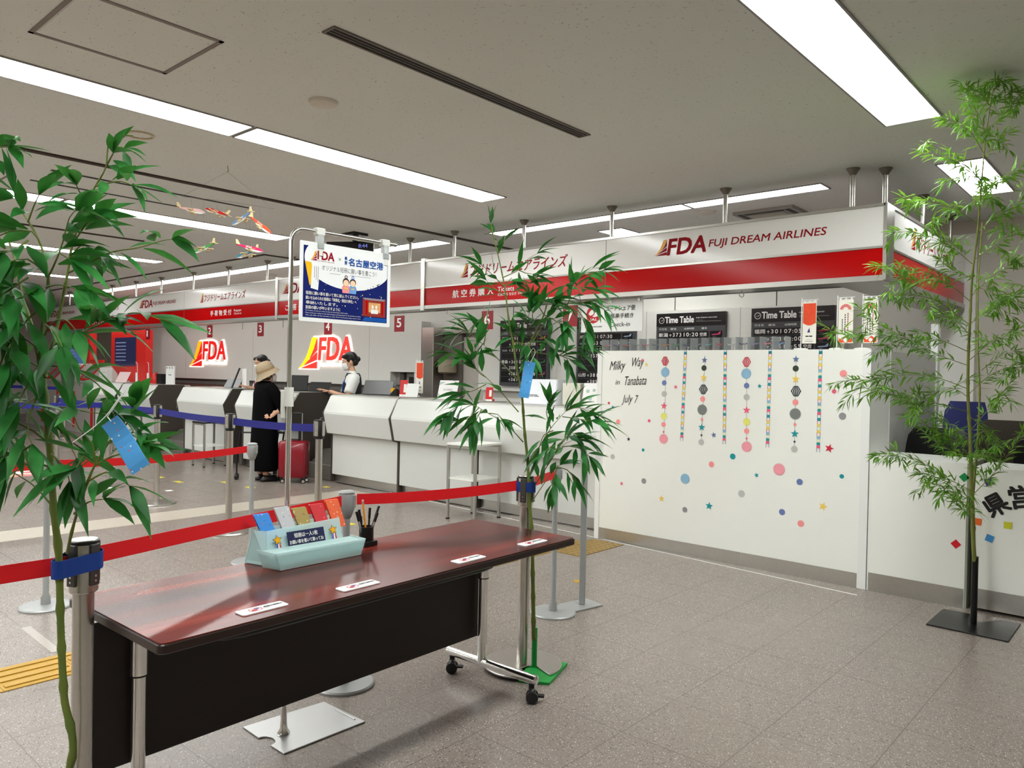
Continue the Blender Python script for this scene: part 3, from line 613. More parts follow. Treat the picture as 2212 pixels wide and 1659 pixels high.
# two garland patterns, twice each
string(1439, 770, 1434, 958); string(1523, 768, 1515, 955); string(1613, 770, 1613, 976); string(1720, 768, 1716, 970)
for px, k, L in ((1437, 1.0, ((780, 804, 827, 851, 877, 899, 917, 933, 948), 0)), (1612.5, 1.13, ((782, 807, 833, 858, 886, 911, 931, 947, 965), 1))):
    ys, dd = L; ddx = (0, -1, -2, -2, -2.5, -3, -3.5, -3.5, -3.5) if dd == 0 else (0.5,) * 9
    lantern(px + ddx[0], ys[0], .066, .072, 'red'); dot(px + ddx[1] - 1 + (0 if dd else 2), ys[1], .040, 'sky', True); dot(px + ddx[2], ys[2], .021, 'blue'); dot(px + ddx[3], ys[3], .0235, 'grey'); stk(px + ddx[4], ys[4], .031, 'pink')
    dot(px + ddx[5], ys[5], .028, 'lime'); dot(px + ddx[6], ys[6], .0205, 'salmon'); stk(px + ddx[7], ys[7], .0125, 'pink'); dot(px + ddx[8], ys[8], .041, 'rose', True)
for px, ys, q in ((1522, (778, 795, 816, 841, 862, 885, 906, 923, 940, 955), 1.0), (1719.5, (776, 796, 819, 845, 869, 894, 917, 937, 954, 970), 1.12)):
    dx = [0, -1, -2, -2.5, -4, -5, -5.5, -6, -6.5, -7] if q == 1 else [0, -0.5, -0.5, 0, -1, -1.5, -2, -2.5, -3, -3.5]
    stk(px + dx[0], ys[0], .026, 'slate'); dot(px + dx[1], ys[1], .022, 'green'); stk(px + dx[2], ys[2], .031, 'gold'); lantern(px + dx[3], ys[3], .072, .074, 'black'); dot(px + dx[4], ys[4], .0215, 'salmon')
    dot(px + dx[5], ys[5], .042, 'charcoal', True); dot(px + dx[6], ys[6], .0115, 'salmon'); stk(px + dx[7], ys[7], .031, 'teal'); stk(px + dx[8], ys[8], .0125, 'navy'); dot(px + dx[9], ys[9], .0235, 'grey')
def chain(pa, pb, n):
    (x0, z0), (x1, z1) = W(*pa), W(*pb); t = []
    seq = ['teal', 'red_o', 'yellow', 'blue_o', 'gold', 'red_o', 'sky', 'lime_o', 'teal', 'pink', 'slate_o']
    groups = {}
    for i in range(n):
        f = (i + 0.5) / n; x = x0 + (x1 - x0) * f; z = z0 + (z1 - z0) * f; h = abs(z1 - z0) / n; c = seq[i % len(seq)]
        if c.endswith('_o'):
            cc = {'red': 'red', 'blue': 'sky', 'lime': 'lime', 'slate': 'slate'}[c[:-2]]
            groups.setdefault(cc, []).extend([rect(x - .0125, z - h * .75, x - .0095, z + h * .75), rect(x + .0095, z - h * .75, x + .0125, z + h * .75)])
        else: groups.setdefault(c, []).append([(x - .0115, z - h * .5), (x + .0115, z - h * .5), (x + .0135, z), (x + .0115, z + h * .5), (x - .0115, z + h * .5), (x - .0135, z)])
    o = flat(WF, groups.pop('teal'), PM('teal'), ic, 'paper_chain_sticker', 0.002)
    for c, P in groups.items(): flat(WF, P, PM(c), o, 'chain_links', 0.0022)
    flat(WF, [[(x0 + (u * .012) + 0, z0 + v * .02) for u, v in p] for p in ring(0, 0, .8, 1.0, 14)], PM('slate'), o, 'top_loop', 0.002)
chain((1481, 760), (1472.5, 951), 33); chain((1567, 760), (1564.5, 958), 33); chain((1664, 758), (1658, 965), 33); chain((1773, 758), (1767.5, 975), 33)
for a in ((1388, 778, .018, 'pink', 2.0), (1396.5, 787.5, .019, 'yellow', 1.7), (1460, 836, .019, 'pink', 1.8), (1641, 834, .0195, 'teal', 1.5), (1315.5, 870.5, .0165, 'red', 1.4), (1324, 879.5, .018, 'teal', 1.7), (1358, 948.5, .019, 'navy', 1.5), (1542, 939.5, .0235, 'slate', 1.8),
          (1343, 1044.5, .019, 'pink', 1.9), (1429, 1077, .028, 'gold', 1.7), (1532, 1093, .033, 'teal', 1.5), (1634.5, 1026.5, .0205, 'teal', 1.9), (1791.5, 968.5, .033, 'red', 1.3), (1778, 1094, .032, 'gold', 1.25)): stk(*a)
for a in ((1335.5, 911, .021, 'salmon'), (1402.5, 909, .013, 'pink'), (1389.5, 972, .013, 'teal'), (1323.5, 986.5, .022, 'grey'), (1391, 1039, .0225, 'dgrey'), (1537, 1003, .0225, 'salmon'), (1583, 986, .0225, 'teal'), (1602, 1066.5, .0265, 'grey'), (1479.5, 1101, .0215, 'dgrey'), (1822, 807, .0245, 'salmon'),
          (1802, 845.5, .0155, 'pink'), (1820, 899, .0245, 'dgrey'), (1727.5, 1041, .0225, 'blue'), (1818.5, 1029, .0155, 'teal'), (1689.5, 1106, .0225, 'blue'), (1730, 1131, .0235, 'salmon')): dot(*a)
dot(1480, 1034, .041, 'sky', True); dot(1683, 1014, .045, 'rose', True)
for s, xa, xb, za, zb in (('Milky', -3.725, -3.575, 1.435, 1.535), ('Way', -3.515, -3.395, 1.465, 1.565), ('in', -3.655, -3.615, 1.335, 1.375), ('Tanabata', -3.575, -3.355, 1.335, 1.41), ('July', -3.59, -3.495, 1.165, 1.25), ('7', -3.465, -3.44, 1.185, 1.25)):
    text(s, WF, xa, za, xb - xa, zb - za, LETK, ic, shear=0.28, bold=-0.004, rot=0.05)
# low counter on the right
lc = thing('low_counter', (-1.3, 5.65, 0), 'low white counter panel beside the decorated counter, left of the black-based bamboo', 'counter', 'low counters')
MB().box((-1.60, WY, 0.0), (-1.025, 5.9, 0.905)).build('front_board', WHITE, lc); MB().box((-1.59, WY - 0.004, 0), (-1.03, WY + 0.002, 0.12)).build('kick_plate', STEEL, lc)
MB().box((-1.025, WY - 0.002, 0), (-1.012, 5.9, 0.905)).build('edge_strip', mat('edge_green_grey', (150, 154, 140), 0.3), lc)
ld = thing('low_counter', (-0.2, 5.65, 0), 'low white counter panel at the right edge with black slanted characters', 'counter', 'low counters')
MB().box((-0.985, WY, 0.02), (0.8, 5.9, 0.888)).build('front_board', WHITE, ld); MB().box((-0.98, WY - 0.004, 0.02), (0.8, WY + 0.002, 0.14)).build('kick_plate', STEEL, ld)
text('県', WF, -0.93, 0.605, 0.125, 0.125, LETK, ld, bold=0.028, rot=0.6); text('営', WF, -0.80, 0.665, 0.14, 0.135, LETK, ld, bold=0.028, rot=0.2)
for x, z, c, a, par in ((-1.041, .817, (10, 140, 70), .75, lc), (-.909, .803, (70, 40, 130), .4, ld), (-.962, .551, (238, 110, 40), -.05, ld), (-.804, .551, (206, 206, 50), .0, ld), (-.896, .458, (70, 150, 214), -.3, ld), (-1.077, .394, (216, 20, 40), .78, lc)):
    s = 0.021; flat(WF, [[(x + s * (u * cos(a) - v * sin(a)), z + s * (u * sin(a) + v * cos(a))) for u, v in ((-1, -1), (1, -1), (1, 1), (-1, 1))]], mat('square_%d_%d' % (c[0], c[1]), c, 0.5), par, 'square_sticker', 0.002)
# ------------------------------------------------------------------ queue posts and belts
def chrome_post(loc, label, base_r=0.19, h=0.92, slot=0.0, group='chrome queue posts', blackhead=False):
    x, y = loc; t = thing('queue_post', (x, y, 0), label, 'queue post', group)
    n = 40
    if slot:                                    # foot plate with a slot open towards the direction slot
        a0 = slot; pts = [(base_r * cos(a0 + 0.22 + (2 * pi - 0.44) * i / n), base_r * sin(a0 + 0.22 + (2 * pi - 0.44) * i / n)) for i in range(n + 1)]
        d = V3((cos(a0), sin(a0), 0)); q = V3((-d.y, d.x, 0))
        pts = [V3((px, py, 0)) for px, py in pts] + [d * 0.06 - q * 0.04, d * 0.045, d * 0.06 + q * 0.04]
        MB().prism([V3((x, y, 0.013)) + p for p in pts], (0, 0, 0.008)).build('foot_plate', STEEL, t, bevel=0.003)
    else: MB().lathe([(base_r, 0), (base_r, 0.008), (base_r * 0.96, 0.016), (0.04, 0.022)], (x, y, 0), 40).build('foot_plate', STEEL, t, True)
    MB().cyl((x, y, 0.018), (x, y, h - 0.10), 0.0275, n=24).build('pole', STEEL, t, True)
    hd = MB().lathe([(0.032, h - 0.148), (0.037, h - 0.143), (0.037, h - 0.006), (0.034, h), (0.005, h + 0.002)], (x, y, 0), 28).build('belt_head', BLACK if blackhead else STEEL, t, True)
    MB().lathe([(0.0385, h - 0.012), (0.0385, h - 0.004), (0.035, h - 0.002)], (x, y, 0), 28).build('cap_ring', BLACK, hd, True)
    for k in range(4):
        a = k * pi / 2 + 0.4; c, s = cos(a), sin(a); M = Matrix.Translation((x, y, 0)) @ Matrix.Rotation(a, 4, 'Z')
        MB().box((0.033, -0.015, h - 0.125), (0.043, 0.015, h - 0.01), M).build('belt_slot', STEEL if blackhead else mat('slot_grey', (92, 90, 88), 0.35, 0.7), hd, bevel=0.003)
        for dz in (0.098, 0.112): MB().cyl(M @ V3((0.043, 0, h - dz)), M @ V3((0.0445, 0, h - dz)), 0.0035, n=8).build('screw', CHROME, hd)
    return t
def grey_post(loc, label, h=0.87, base_r=0.136):
    x, y = loc; t = thing('queue_post', (x, y, 0), label, 'queue post', 'grey queue posts')
    MB().lathe([(base_r, 0), (base_r, 0.008), (base_r * 0.95, 0.014), (0.02, 0.018)], (x, y, 0), 36).build('foot_plate', GREYM, t, True)
    MB().lathe([(0.026, 0.014), (0.025, 0.06), (0.0165, 0.075), (0.0165, h - 0.11)], (x, y, 0), 18).build('pole', GREYM, t, True)
    hd = MB().lathe([(0.0165, h - 0.125), (0.021, h - 0.12), (0.0365, h - 0.078), (0.0365, h - 0.018), (0.034, h - 0.014), (0.034, h - 0.011), (0.0375, h - 0.009), (0.03, h - 0.002), (0.018, h), (0.003, h)], (x, y, 0), 24).build('belt_head', GREYP, t, True)
    for a in (0.5, 2.6): MB().box((0.034, -0.011, h - 0.076), (0.040, 0.011, h - 0.02), Matrix.Translation((x, y, 0)) @ Matrix.Rotation(a, 4, 'Z')).build('belt_slot', GREYP, hd, bevel=0.002)
    return t
P1 = (-2.29, 0.80); P2 = (-2.367, 2.78); G1 = (-2.802, 2.061); G2 = (-2.777, 3.53); G3 = (-5.069, 2.889); G4 = (-4.93, 1.52)
chrome_post(P1, 'near chrome queue post at the left table end, strapped to the left bamboo')
chrome_post(P2, 'chrome queue post at the right table end, strapped to the middle bamboo', slot=-0.35)
grey_post(G1, 'grey queue post standing just behind the wooden table'); grey_post(G2, 'grey queue post beside the square-footed stand, end of the red belt')
grey_post(G3, 'grey queue post in front of the customer, right end of the far red belt'); grey_post(G4, 'grey queue post behind the left bamboo, middle of the far red belt')
B1 = (-7.926, 3.452); B2 = (-6.142, 3.29); B3 = (-5.046, 3.44); B4 = (-9.40, 3.53); B5 = (-11.0, 3.5); B6 = (-16.4, 5.35)
for p, l in ((B1, 'chrome queue post with navy belts, right of the left bamboo'), (B2, 'chrome queue post with a navy belt, left of the customer in black'), (B3, 'chrome queue post at the right end of the navy belt, beside the red suitcase'), (B4, 'chrome navy-belt post, round foot showing below the left bamboo leaves'), (B5, 'chrome queue post far left behind the bamboo, nearer the kiosks'), (B6, 'distant chrome queue post in front of the kiosks')):
    chrome_post(p, l, base_r=0.188, h=1.02, group='chrome posts with navy belts', blackhead=True)
def belt(a, b, za, zb, m, label, group, hgt=0.048, sag=0.0, inset=0.044):
    a = V3((a[0], a[1], za)); b = V3((b[0], b[1], zb)); d = (b - a); L = d.length; d.normalize(); a = a + d * inset; b = b - d * inset
    q = V3((-d.y, d.x, 0)).normalized() * 0.0008; R = []
    for i in range(13):
        f = i / 12; p = a.lerp(b, f) - V3((0, 0, sag * 4 * f * (1 - f))); tw = 0.006 * sin(f * 7)
        R.append([p - q + V3((0, 0, -hgt / 2)), p + q + V3((0, 0, -hgt / 2)), p + q * (1 + 3 * tw) + V3((0, 0, hgt / 2)), p - q + V3((0, 0, hgt / 2))])
    return tag(MB().rings(R).build('queue_belt', m, None, loc=(a + b) / 2), label, 'queue belt', group)
belt(P1, G1, 0.868, 0.826, REDT, 'red belt from the near left post to the grey post behind the table', 'red belts', sag=0.0)
belt(G1, P2, 0.826, 0.875, REDT, 'red belt from the grey post behind the table to the right chrome post', 'red belts', sag=0.012)
belt(P2, G2, 0.875, 0.822, REDT, 'short red belt end behind the middle bamboo', 'red belts')
belt(P1, (-2.36, -0.55), 0.855, 0.84, REDT, 'red belt leaving the picture at the left edge, tied behind the near post', 'red belts')
belt(G3, G4, 0.826, 0.826, REDT, 'far red belt crossing in front of the navy belt posts', 'red belts', sag=0.02)
belt(G4, (-4.9, -0.3), 0.826, 0.826, REDT, 'far red belt piece left of the left bamboo stem', 'red belts', sag=0.01)
belt(B1, B2, 0.955, 0.955, BLUET, 'navy belt between the two posts left of the customer', 'navy belts', hgt=0.06, sag=0.01); belt(B2, B3, 0.955, 0.955, BLUET, 'navy belt passing in front of the customer and the suitcase', 'navy belts', hgt=0.06, sag=0.01)
belt(B4, B1, 0.955, 0.955, BLUET, 'lower navy belt running left behind the bamboo leaves', 'navy belts', hgt=0.06, sag=0.03); belt(B1, B5, 0.955, 0.955, BLUET, 'upper navy belt slanting towards the kiosks', 'navy belts', hgt=0.06, sag=0.01)
belt(B4, (-9.6, 1.2), 0.955, 0.955, BLUET, 'navy belt at the left edge of the picture', 'navy belts', hgt=0.06); belt(B6, (-18.9, 4.6), 0.955, 0.955, BLUET, 'distant navy belt in front of the kiosks', 'navy belts', hgt=0.06)

# ------------------------------------------------------------------ folding table
TZ = 0.70; TA = radians(1.4)
def wood():
    m = mat('rosewood_top', (96, 40, 34), 0.2, var=0.05, spec=0.3); nt, b = nodes_of(m)
    tc = add(nt, 'ShaderNodeTexCoord'); mp = add(nt, 'ShaderNodeMapping'); mp.inputs['Scale'].default_value = (9, 0.55, 9); nt.links.new(tc.outputs['Object'], mp.inputs['Vector'])
    n1 = add(nt, 'ShaderNodeTexNoise', Scale=1.0, Detail=4.0); nt.links.new(mp.outputs[0], n1.inputs['Vector'])
    mp2 = add(nt, 'ShaderNodeMapping'); mp2.inputs['Scale'].default_value = (60, 2.2, 60); nt.links.new(tc.outputs['Object'], mp2.inputs['Vector'])
    n2 = add(nt, 'ShaderNodeTexNoise', Scale=1.0, Detail=3.0); nt.links.new(mp2.outputs[0], n2.inputs['Vector'])
    r = add(nt, 'ShaderNodeValToRGB'); r.color_ramp.elements[0].position = 0.36; r.color_ramp.elements[0].color = lin((52, 24, 22)); r.color_ramp.elements[1].position = 0.62; r.color_ramp.elements[1].color = lin((142, 52, 40))
    e = r.color_ramp.elements.new(0.5); e.color = lin((100, 38, 32)); nt.links.new(n1.outputs['Fac'], r.inputs[0])
    nt.links.new(mixc(nt, mathn(nt, 'MULTIPLY', n2.outputs['Fac'], 0.35), r.outputs[0], lin((60, 30, 28))), b.inputs['Base Color'])
    return m
WOOD = wood(); WEDGE = mat('dark_table_edge', (40, 26, 22), 0.3, var=0.1); MODP = mat('dark_modesty_panel', (34, 22, 18), 0.5, var=0.12)
TC = V3((-2.25, 1.75, 0)); TM = Matrix.Translation(TC) @ Matrix.Rotation(TA, 4, 'Z')   # local: u across (x), v along (y)
tb = thing('folding_table', (TC.x, TC.y, 0), 'long dark wooden folding table on chrome legs with casters, in the foreground', 'table')
def tp(u, v, z): return TM @ V3((u, v, z))
R = [[tp(u, v, z) for u, v in rrect(-0.30 + e, -0.905 + e, 0.30 - e, 0.905 - e, 0.02)] for z, e in ((TZ - 0.03, 0.004), (TZ - 0.026, 0), (TZ - 0.006, 0), (TZ - 0.003, 0.002))]
MB().rings(R, cap=True).build('edge_band', WEDGE, tb)
MB().prism([tp(u, v, TZ - 0.0029) for u, v in rrect(-0.295, -0.90, 0.295, 0.90, 0.018)], (0, 0, 0.0029)).build('tabletop', WOOD, tb)
for v in (-0.77, 0.77):
    s = -1 if v < 0 else 1
    lg = MB().cyl(tp(-0.115, v, 0.09), tp(-0.115, v, 0.50), 0.021, n=20).build('leg', CHROME, tb, True)
    MB().cyl(tp(-0.115, v, 0.475), tp(-0.115, v, TZ - 0.032), 0.0245, n=20).build('leg_sleeve', CHROME, lg, True); MB().lathe([(0.0245, 0.472), (0.025, 0.474), (0.0245, 0.477)], tp(-0.115, v, 0), 20).build('sleeve_ring', BLACK, lg)
    fb = MB().tube([tp(-0.335, v, 0.088), tp(-0.33, v, 0.09), tp(0.20, v, 0.09), tp(0.207, v, 0.088)], [0.012, 0.0205, 0.0205, 0.012], 16).build('foot_bar', CHROME, tb, True)
    for u in (-0.305, 0.175):
        ca = MB().cyl(tp(u, v, 0.045), tp(u, v, 0.074), 0.013, n=12).build('caster', BLACK, tb, True)
        a = tp(u + 0.02, v - 0.02, 0.027); d = V3((0.75, 0.6, 0)).normalized(); q = V3((-d.y, d.x, 0))
        for sg in (-1, 1): MB().tube([a + q * sg * 0.006, a + q * sg * 0.012, a + q * sg * 0.023, a + q * sg * 0.026], [0.02, 0.027, 0.026, 0.018], 18).build('wheel', BLACK, ca, True)
        MB().ell(a + V3((0, 0, 0.012)), (0.02, 0.02, 0.022), 12).build('fork_cover', BLACK, ca, True)
        MB().box((-0.008, -0.012, -0.004), (0.024, 0.012, 0.004), Matrix.Translation(a + d * 0.028 + V3((0, 0, 0.004))) @ Matrix.Rotation(0.6, 4, 'Z')).build('brake_lever', BLACK, ca)
MB().box((-0.165, -0.90, 0.20), (-0.15, 0.775, 0.645), TM).build('modesty_panel', MODP, tb)
MB().box((-0.13, -0.74, 0.575), (-0.12, 0.745, TZ - 0.03), TM).build('support_rail', BLACKM, tb)
for v0, v1 in ((-0.77, -0.50), (0.50, 0.765)):
    br = MB().prism([tp(-0.02, v0, 0.56) if v0 < 0 else tp(-0.02, v1, 0.56), tp(-0.02, v1 if v0 < 0 else v0, 0.66), tp(-0.02, v1 if v0 < 0 else v0, TZ - 0.03), tp(-0.02, v0 if v0 < 0 else v1, TZ - 0.03)], TM.to_3x3() @ V3((0.02, 0, 0))).build('bracket', BLACKM, tb, bevel=0.004)
    vm = (v0 + v1) / 2
    for dv, dz in ((0.0, 0.655), (0.0, 0.632), (-0.07 if v0 < 0 else 0.07, 0.622)): MB().cyl(tp(-0.001, vm + dv, dz), tp(0.004, vm + dv, dz), 0.0065, n=12).build('bolt', CHROME, br, True)
MB().tube([tp(0.02, 0.50, 0.650), tp(0.16, 0.485, 0.648), tp(0.21, 0.45, 0.642), tp(0.215, 0.40, 0.640), tp(0.215, -0.62, 0.640), tp(0.205, -0.68, 0.642), tp(0.15, -0.72, 0.648), tp(0.02, -0.73, 0.65)], 0.0105, 10).build('shelf_rod', BLACK, tb, True)
for v in (0.36, -0.1, -0.55): MB().tube([tp(-0.12, v, 0.65), tp(0.1, v, 0.642), tp(0.214, v, 0.640)], 0.005, 8).build('shelf_wire', BLACK, tb, True)
MB().tube([tp(0.2, 0.42, 0.642), tp(0.2, 0.42, TZ - 0.03)], 0.004, 8).build('hanger_wire', BLACK, tb)

# ------------------------------------------------------------------ things on the table
TT = TZ
cardm = mat('white_sticker_card', (238, 238, 238), 0.35, var=0.01)
def card(c, label):
    fr = Fr((c[0], c[1], TT), (sin(TA) * -1, cos(TA), 0), (-cos(TA), -sin(TA), 0))     # u along the table, v away from the viewer
    t = thing('notice_card', (c[0], c[1], TT), label, 'notice card', 'white cards along the table edge')
    MB().prism([fr.at(u, v, 0.0005) for u, v in rrect(-0.075, -0.025, 0.075, 0.025, 0.008)], (0, 0, 0.003)).build('card', cardm, t)
    flat(fr, [[(-0.022 + u * 0.022, v * 0.016) for u, v in p] for p in ring(0, 0, 0.84, 1.0, 24)], mat('card_red', (190, 30, 30), 0.4), t, 'red_ring', 0.0042)
    flat(fr, [[(-0.022 + u * 0.018, v * 0.012) for u, v in [(-.8, -.7), (.1, -.8), (.3, -.1), (-.1, .5), (-.7, .2)]]], mat('card_red', (190, 30, 30), 0.4), t, 'red_mark', 0.0046)
    flat(fr, [[(-0.022 + u * 0.018, v * 0.012) for u, v in [(-.1, .5), (.3, -.1), (.9, .1), (.6, .8), (.1, .9)]]], mat('card_blue', (40, 80, 160), 0.4), t, 'blue_mark', 0.0046)
    text('座席の間隔を', fr, 0.006, -0.001, 0.062, 0.009, LETK, t, off=0.0042, bold=0.02); text('あけてください', fr, 0.008, -0.014, 0.05, 0.008, LETK, t, off=0.0042)
    text('お願い', fr, 0.006, 0.011, 0.03, 0.007, GREYL, t, off=0.0042)
for c, l in (((-2.014, 1.188), 'white notice card on the table edge, first from the left'), ((-2.015, 1.533), 'white notice card on the table edge, second from the left'), ((-2.019, 2.047), 'white notice card on the table edge, third from the left'), ((-2.037, 2.443), 'white notice card at the right corner of the table')): card(c, l)
# translucent card tray
tray = mat('frosted_aqua_plastic', (228, 245, 245), 0.35, var=0.01, spec=0.4, alpha=0.8); _nt, _b = nodes_of(tray)
_tr = add(_nt, 'ShaderNodeBsdfTranslucent'); _tr.inputs['Color'].default_value = lin((226, 246, 246)); _ms = add(_nt, 'ShaderNodeMixShader'); _ms.inputs[0].default_value = 0.5; _nt.links.new(_b.outputs[0], _ms.inputs[1]); _nt.links.new(_tr.outputs[0], _ms.inputs[2]); _nt.links.new(_ms.outputs[0], _nt.nodes['Material Output'].inputs['Surface']); trayw = mat('tray_bottom_white', (238, 240, 232), 0.5)
t = thing('card_tray', (-2.42, 1.64, TT), 'frosted aqua acrylic box holding wish strips, open tray in front', 'tray')
def tx(a, b): return (-2.35 + (-0.003) * (b - 1.47) - a, b)     # a = distance back from the tray front, b = y
yA, yB = 1.455, 1.80; zt = TT + 0.002
w = 0.003
def pan(pts, ext, nm, m=tray, par=None): return MB().prism([V3((tx(a, b)[0], b, z)) for a, b, z in pts], ext).build(nm, m, par or t)
pan([(0, yA, zt), (0, yB, zt), (-0.012, yB + 0.012, zt + 0.062), (-0.012, yA - 0.03, zt + 0.066)], (-w, 0, 0), 'tray_front')
pan([(0, yA, zt), (-0.012, yA - 0.03, zt + 0.066), (0.085, yA - 0.045, zt + 0.066), (0.085, yA - 0.02, zt)], (0, w, 0), 'tray_side')
pan([(0, yB, zt), (-0.012, yB + 0.012, zt + 0.062), (0.085, yB + 0.012, zt + 0.062), (0.085, yB, zt)], (0, -w, 0), 'tray_side')
pan([(0.002, yA + 0.004, zt), (0.083, yA - 0.012, zt), (0.083, yB - 0.004, zt), (0.002, yB - 0.004, zt)], (0, 0, 0.02), 'tray_bottom', trayw)
pan([(-0.004, yA - 0.018, zt + 0.058), (0.083, yA - 0.035, zt + 0.058), (0.083, yB + 0.006, zt + 0.055), (-0.004, yB + 0.006, zt + 0.055)], (0, 0, 0.002), 'tray_lid')
pan([(0.088, yA, zt), (0.088, yB - 0.01, zt), (0.13, yB - 0.01, zt + 0.125), (0.13, yA + 0.02, zt + 0.115)], (-w, 0, 0), 'holder_front')
pan([(0.19, yA - 0.03, zt), (0.19, yB - 0.01, zt), (0.155, yB - 0.01, zt + 0.135), (0.155, yA - 0.02, zt + 0.12)], (-w, 0, 0), 'holder_back')
pan([(0.088, yA, zt), (0.19, yA - 0.03, zt), (0.155, yA - 0.02, zt + 0.12), (0.13, yA + 0.02, zt + 0.115)], (0, w, 0), 'holder_side')
pan([(0.088, yB - 0.01, zt), (0.19, yB - 0.01, zt), (0.155, yB - 0.01, zt + 0.135), (0.13, yB - 0.01, zt + 0.125)], (0, -w, 0), 'holder_side')
pan([(0.08, yA, zt + 0.0), (0.19, yA - 0.03, zt), (0.19, yB - 0.01, zt), (0.08, yB - 0.01, zt)], (0, 0, 0.003), 'holder_base')
HF = Fr((tx(0.088, 0)[0], 0, zt), (0, 1, 0), (-0.042, 0, 0.12)); hn = 0.006
flat(HF, [rect(1.545, 0.055, 1.705, 0.108)], mat('navy_print', (24, 28, 70), 0.5), t, 'notice', hn)
text('短冊は一人1枚', HF, 1.575, 0.083, 0.10, 0.017, LETW, t, off=hn + 0.001, bold=0.02); text('お願い事を書いて飾ってね', HF, 1.552, 0.061, 0.145, 0.015, LETW, t, off=hn + 0.001, bold=0.02)
for y0, z0 in ((1.505, 0.085), (1.745, 0.09)):
    flat(HF, [star(y0, z0, 0.0205, pi / 2 + 0.1, 0.48)], LETK, t, 'star_outline', hn); flat(HF, [star(y0, z0, 0.0175, pi / 2 + 0.1, 0.46)], YELO, t, 'star', hn + 0.0008)
    for i, c in enumerate(((60, 90, 180), (230, 230, 230), (210, 50, 60))): flat(HF, [[(y0 - 0.012 + i * 0.009, z0 - 0.05), (y0 - 0.004 + i * 0.009, z0 - 0.05), (y0 - 0.0 + i * 0.005, z0 - 0.014), (y0 - 0.005 + i * 0.005, z0 - 0.014)]], mat('tail_%d' % c[0], c, 0.5), t, 'star_tail', hn)
def speckled(name, c):
    if name in MATS: return MATS[name]
    m = mat(name, c, 0.5, var=0.02); nt, b = nodes_of(m); tc = add(nt, 'ShaderNodeTexCoord'); base = lin(c)
    for sc, col, sel in ((75.0, (245, 245, 235), 0.62), (90.0, (40, 50, 120), 0.66), (82.0, (220, 90, 120), 0.66)):
        vo = add(nt, 'ShaderNodeTexVoronoi', Scale=sc); nt.links.new(tc.outputs['Object'], vo.inputs['Vector']); sp = add(nt, 'ShaderNodeSeparateColor'); nt.links.new(vo.outputs['Color'], sp.inputs[0])
        base = mixc(nt, mathn(nt, 'MULTIPLY', mathn(nt, 'LESS_THAN', vo.outputs['Distance'], 0.17), mathn(nt, 'GREATER_THAN', sp.outputs[0], sel)), base, lin(col))
    nt.links.new(base, b.inputs['Base Color']); return m
def bundle(y0, c, nm, label, zb, lean, hgt):
    m = speckled('wish_strip_' + nm, c); t = thing('wish_strip_bundle', (tx(0.14, 0)[0], y0, zb), label, 'paper strips', 'wish strips in the acrylic tray')
    for k in range(4):
        a = 0.132 + k * 0.005; MB().prism([V3((tx(a, y0)[0], y0 + 0.012, zb)), V3((tx(a, y0)[0], y0 + 0.065, zb)), V3((tx(a + 0.028, y0)[0], y0 + 0.06 - lean + k * 0.0015, zb + hgt)), V3((tx(a + 0.028, y0)[0], y0 - lean + k * 0.0015, zb + hgt))], (-0.001, 0, 0)).build('strip', m, t)
bundle(1.470, (72, 150, 232), 'blue', 'blue bundle of star-sprinkled wish strips, leftmost in the acrylic tray', TT + 0.06, 0.03, 0.115)
bundle(1.545, (204, 204, 208), 'silver', 'silver grey bundle of wish strips, second in the tray', TT + 0.08, 0.022, 0.11)
bundle(1.615, (176, 152, 92), 'gold', 'gold brown bundle of wish strips, middle of the tray', TT + 0.08, 0.018, 0.10)
bundle(1.690, (214, 60, 66), 'red', 'red bundle of wish strips, fourth in the tray', TT + 0.085, 0.016, 0.10)
bundle(1.760, (240, 108, 66), 'orange', 'orange bundle of wish strips, rightmost in the tray', TT + 0.09, 0.016, 0.105)
# pen pot
pc = V3((-2.47, 1.915, TT))
t = thing('pen_pot', pc, 'round black pen pot on the table, right of the acrylic tray', 'pen pot')
MB().lathe([(0.028, 0.001), (0.029, 0.004), (0.029, 0.078), (0.026, 0.078), (0.026, 0.01), (0.002, 0.008)], pc, 26).build('cup', BLACK, t, True)
MB().box((-0.005, -0.03, 0.001), (0.035, 0.032, 0.022), Matrix.Translation(pc)).build('clip_tray', BLACK, t, bevel=0.003)
def pen(b, tpt, m, label, capm=None, nm='pen'):
    b = pc + V3(b); e = pc + V3(tpt); t = thing(nm, b, label, nm, 'pens in the black pot')
    MB().cyl(b, b.lerp(e, 0.72), 0.0042, n=10).build('barrel', m, t, True)
    if nm == 'pencil': MB().cyl(b.lerp(e, 0.72), b.lerp(e, 0.9), 0.0042, n=8).build('shaft', m, t, True); MB().cyl(b.lerp(e, 0.9), b.lerp(e, 0.96), 0.0044, n=10).build('ferrule', CHROME, t, True); MB().cyl(b.lerp(e, 0.96), e, 0.004, n=10).build('eraser', mat('eraser_pink', (226, 176, 160), 0.7), t, True)
    else: MB().cyl(b.lerp(e, 0.7), e, 0.0054, n=12).build('cap', capm or BLACK, t, True)
clear = mat('clear_barrel', (210, 214, 216), 0.2, trans=0.7)
pen((0.005, 0.0, 0.012), (-0.006, -0.016, 0.185), mat('pencil_orange', (238, 150, 40), 0.4), 'orange pencil with a pink eraser standing highest in the black pot', nm='pencil')
pen((0.0, -0.01, 0.012), (0.005, -0.055, 0.145), clear, 'pen with a clear barrel and black cap leaning far left in the pot'); pen((-0.004, -0.006, 0.012), (-0.01, -0.031, 0.148), BLACK, 'black capped pen just left of the pencil'); pen((0.0, 0.008, 0.012), (-0.005, 0.02, 0.15), BLACK, 'upright black capped pen right of the pencil')
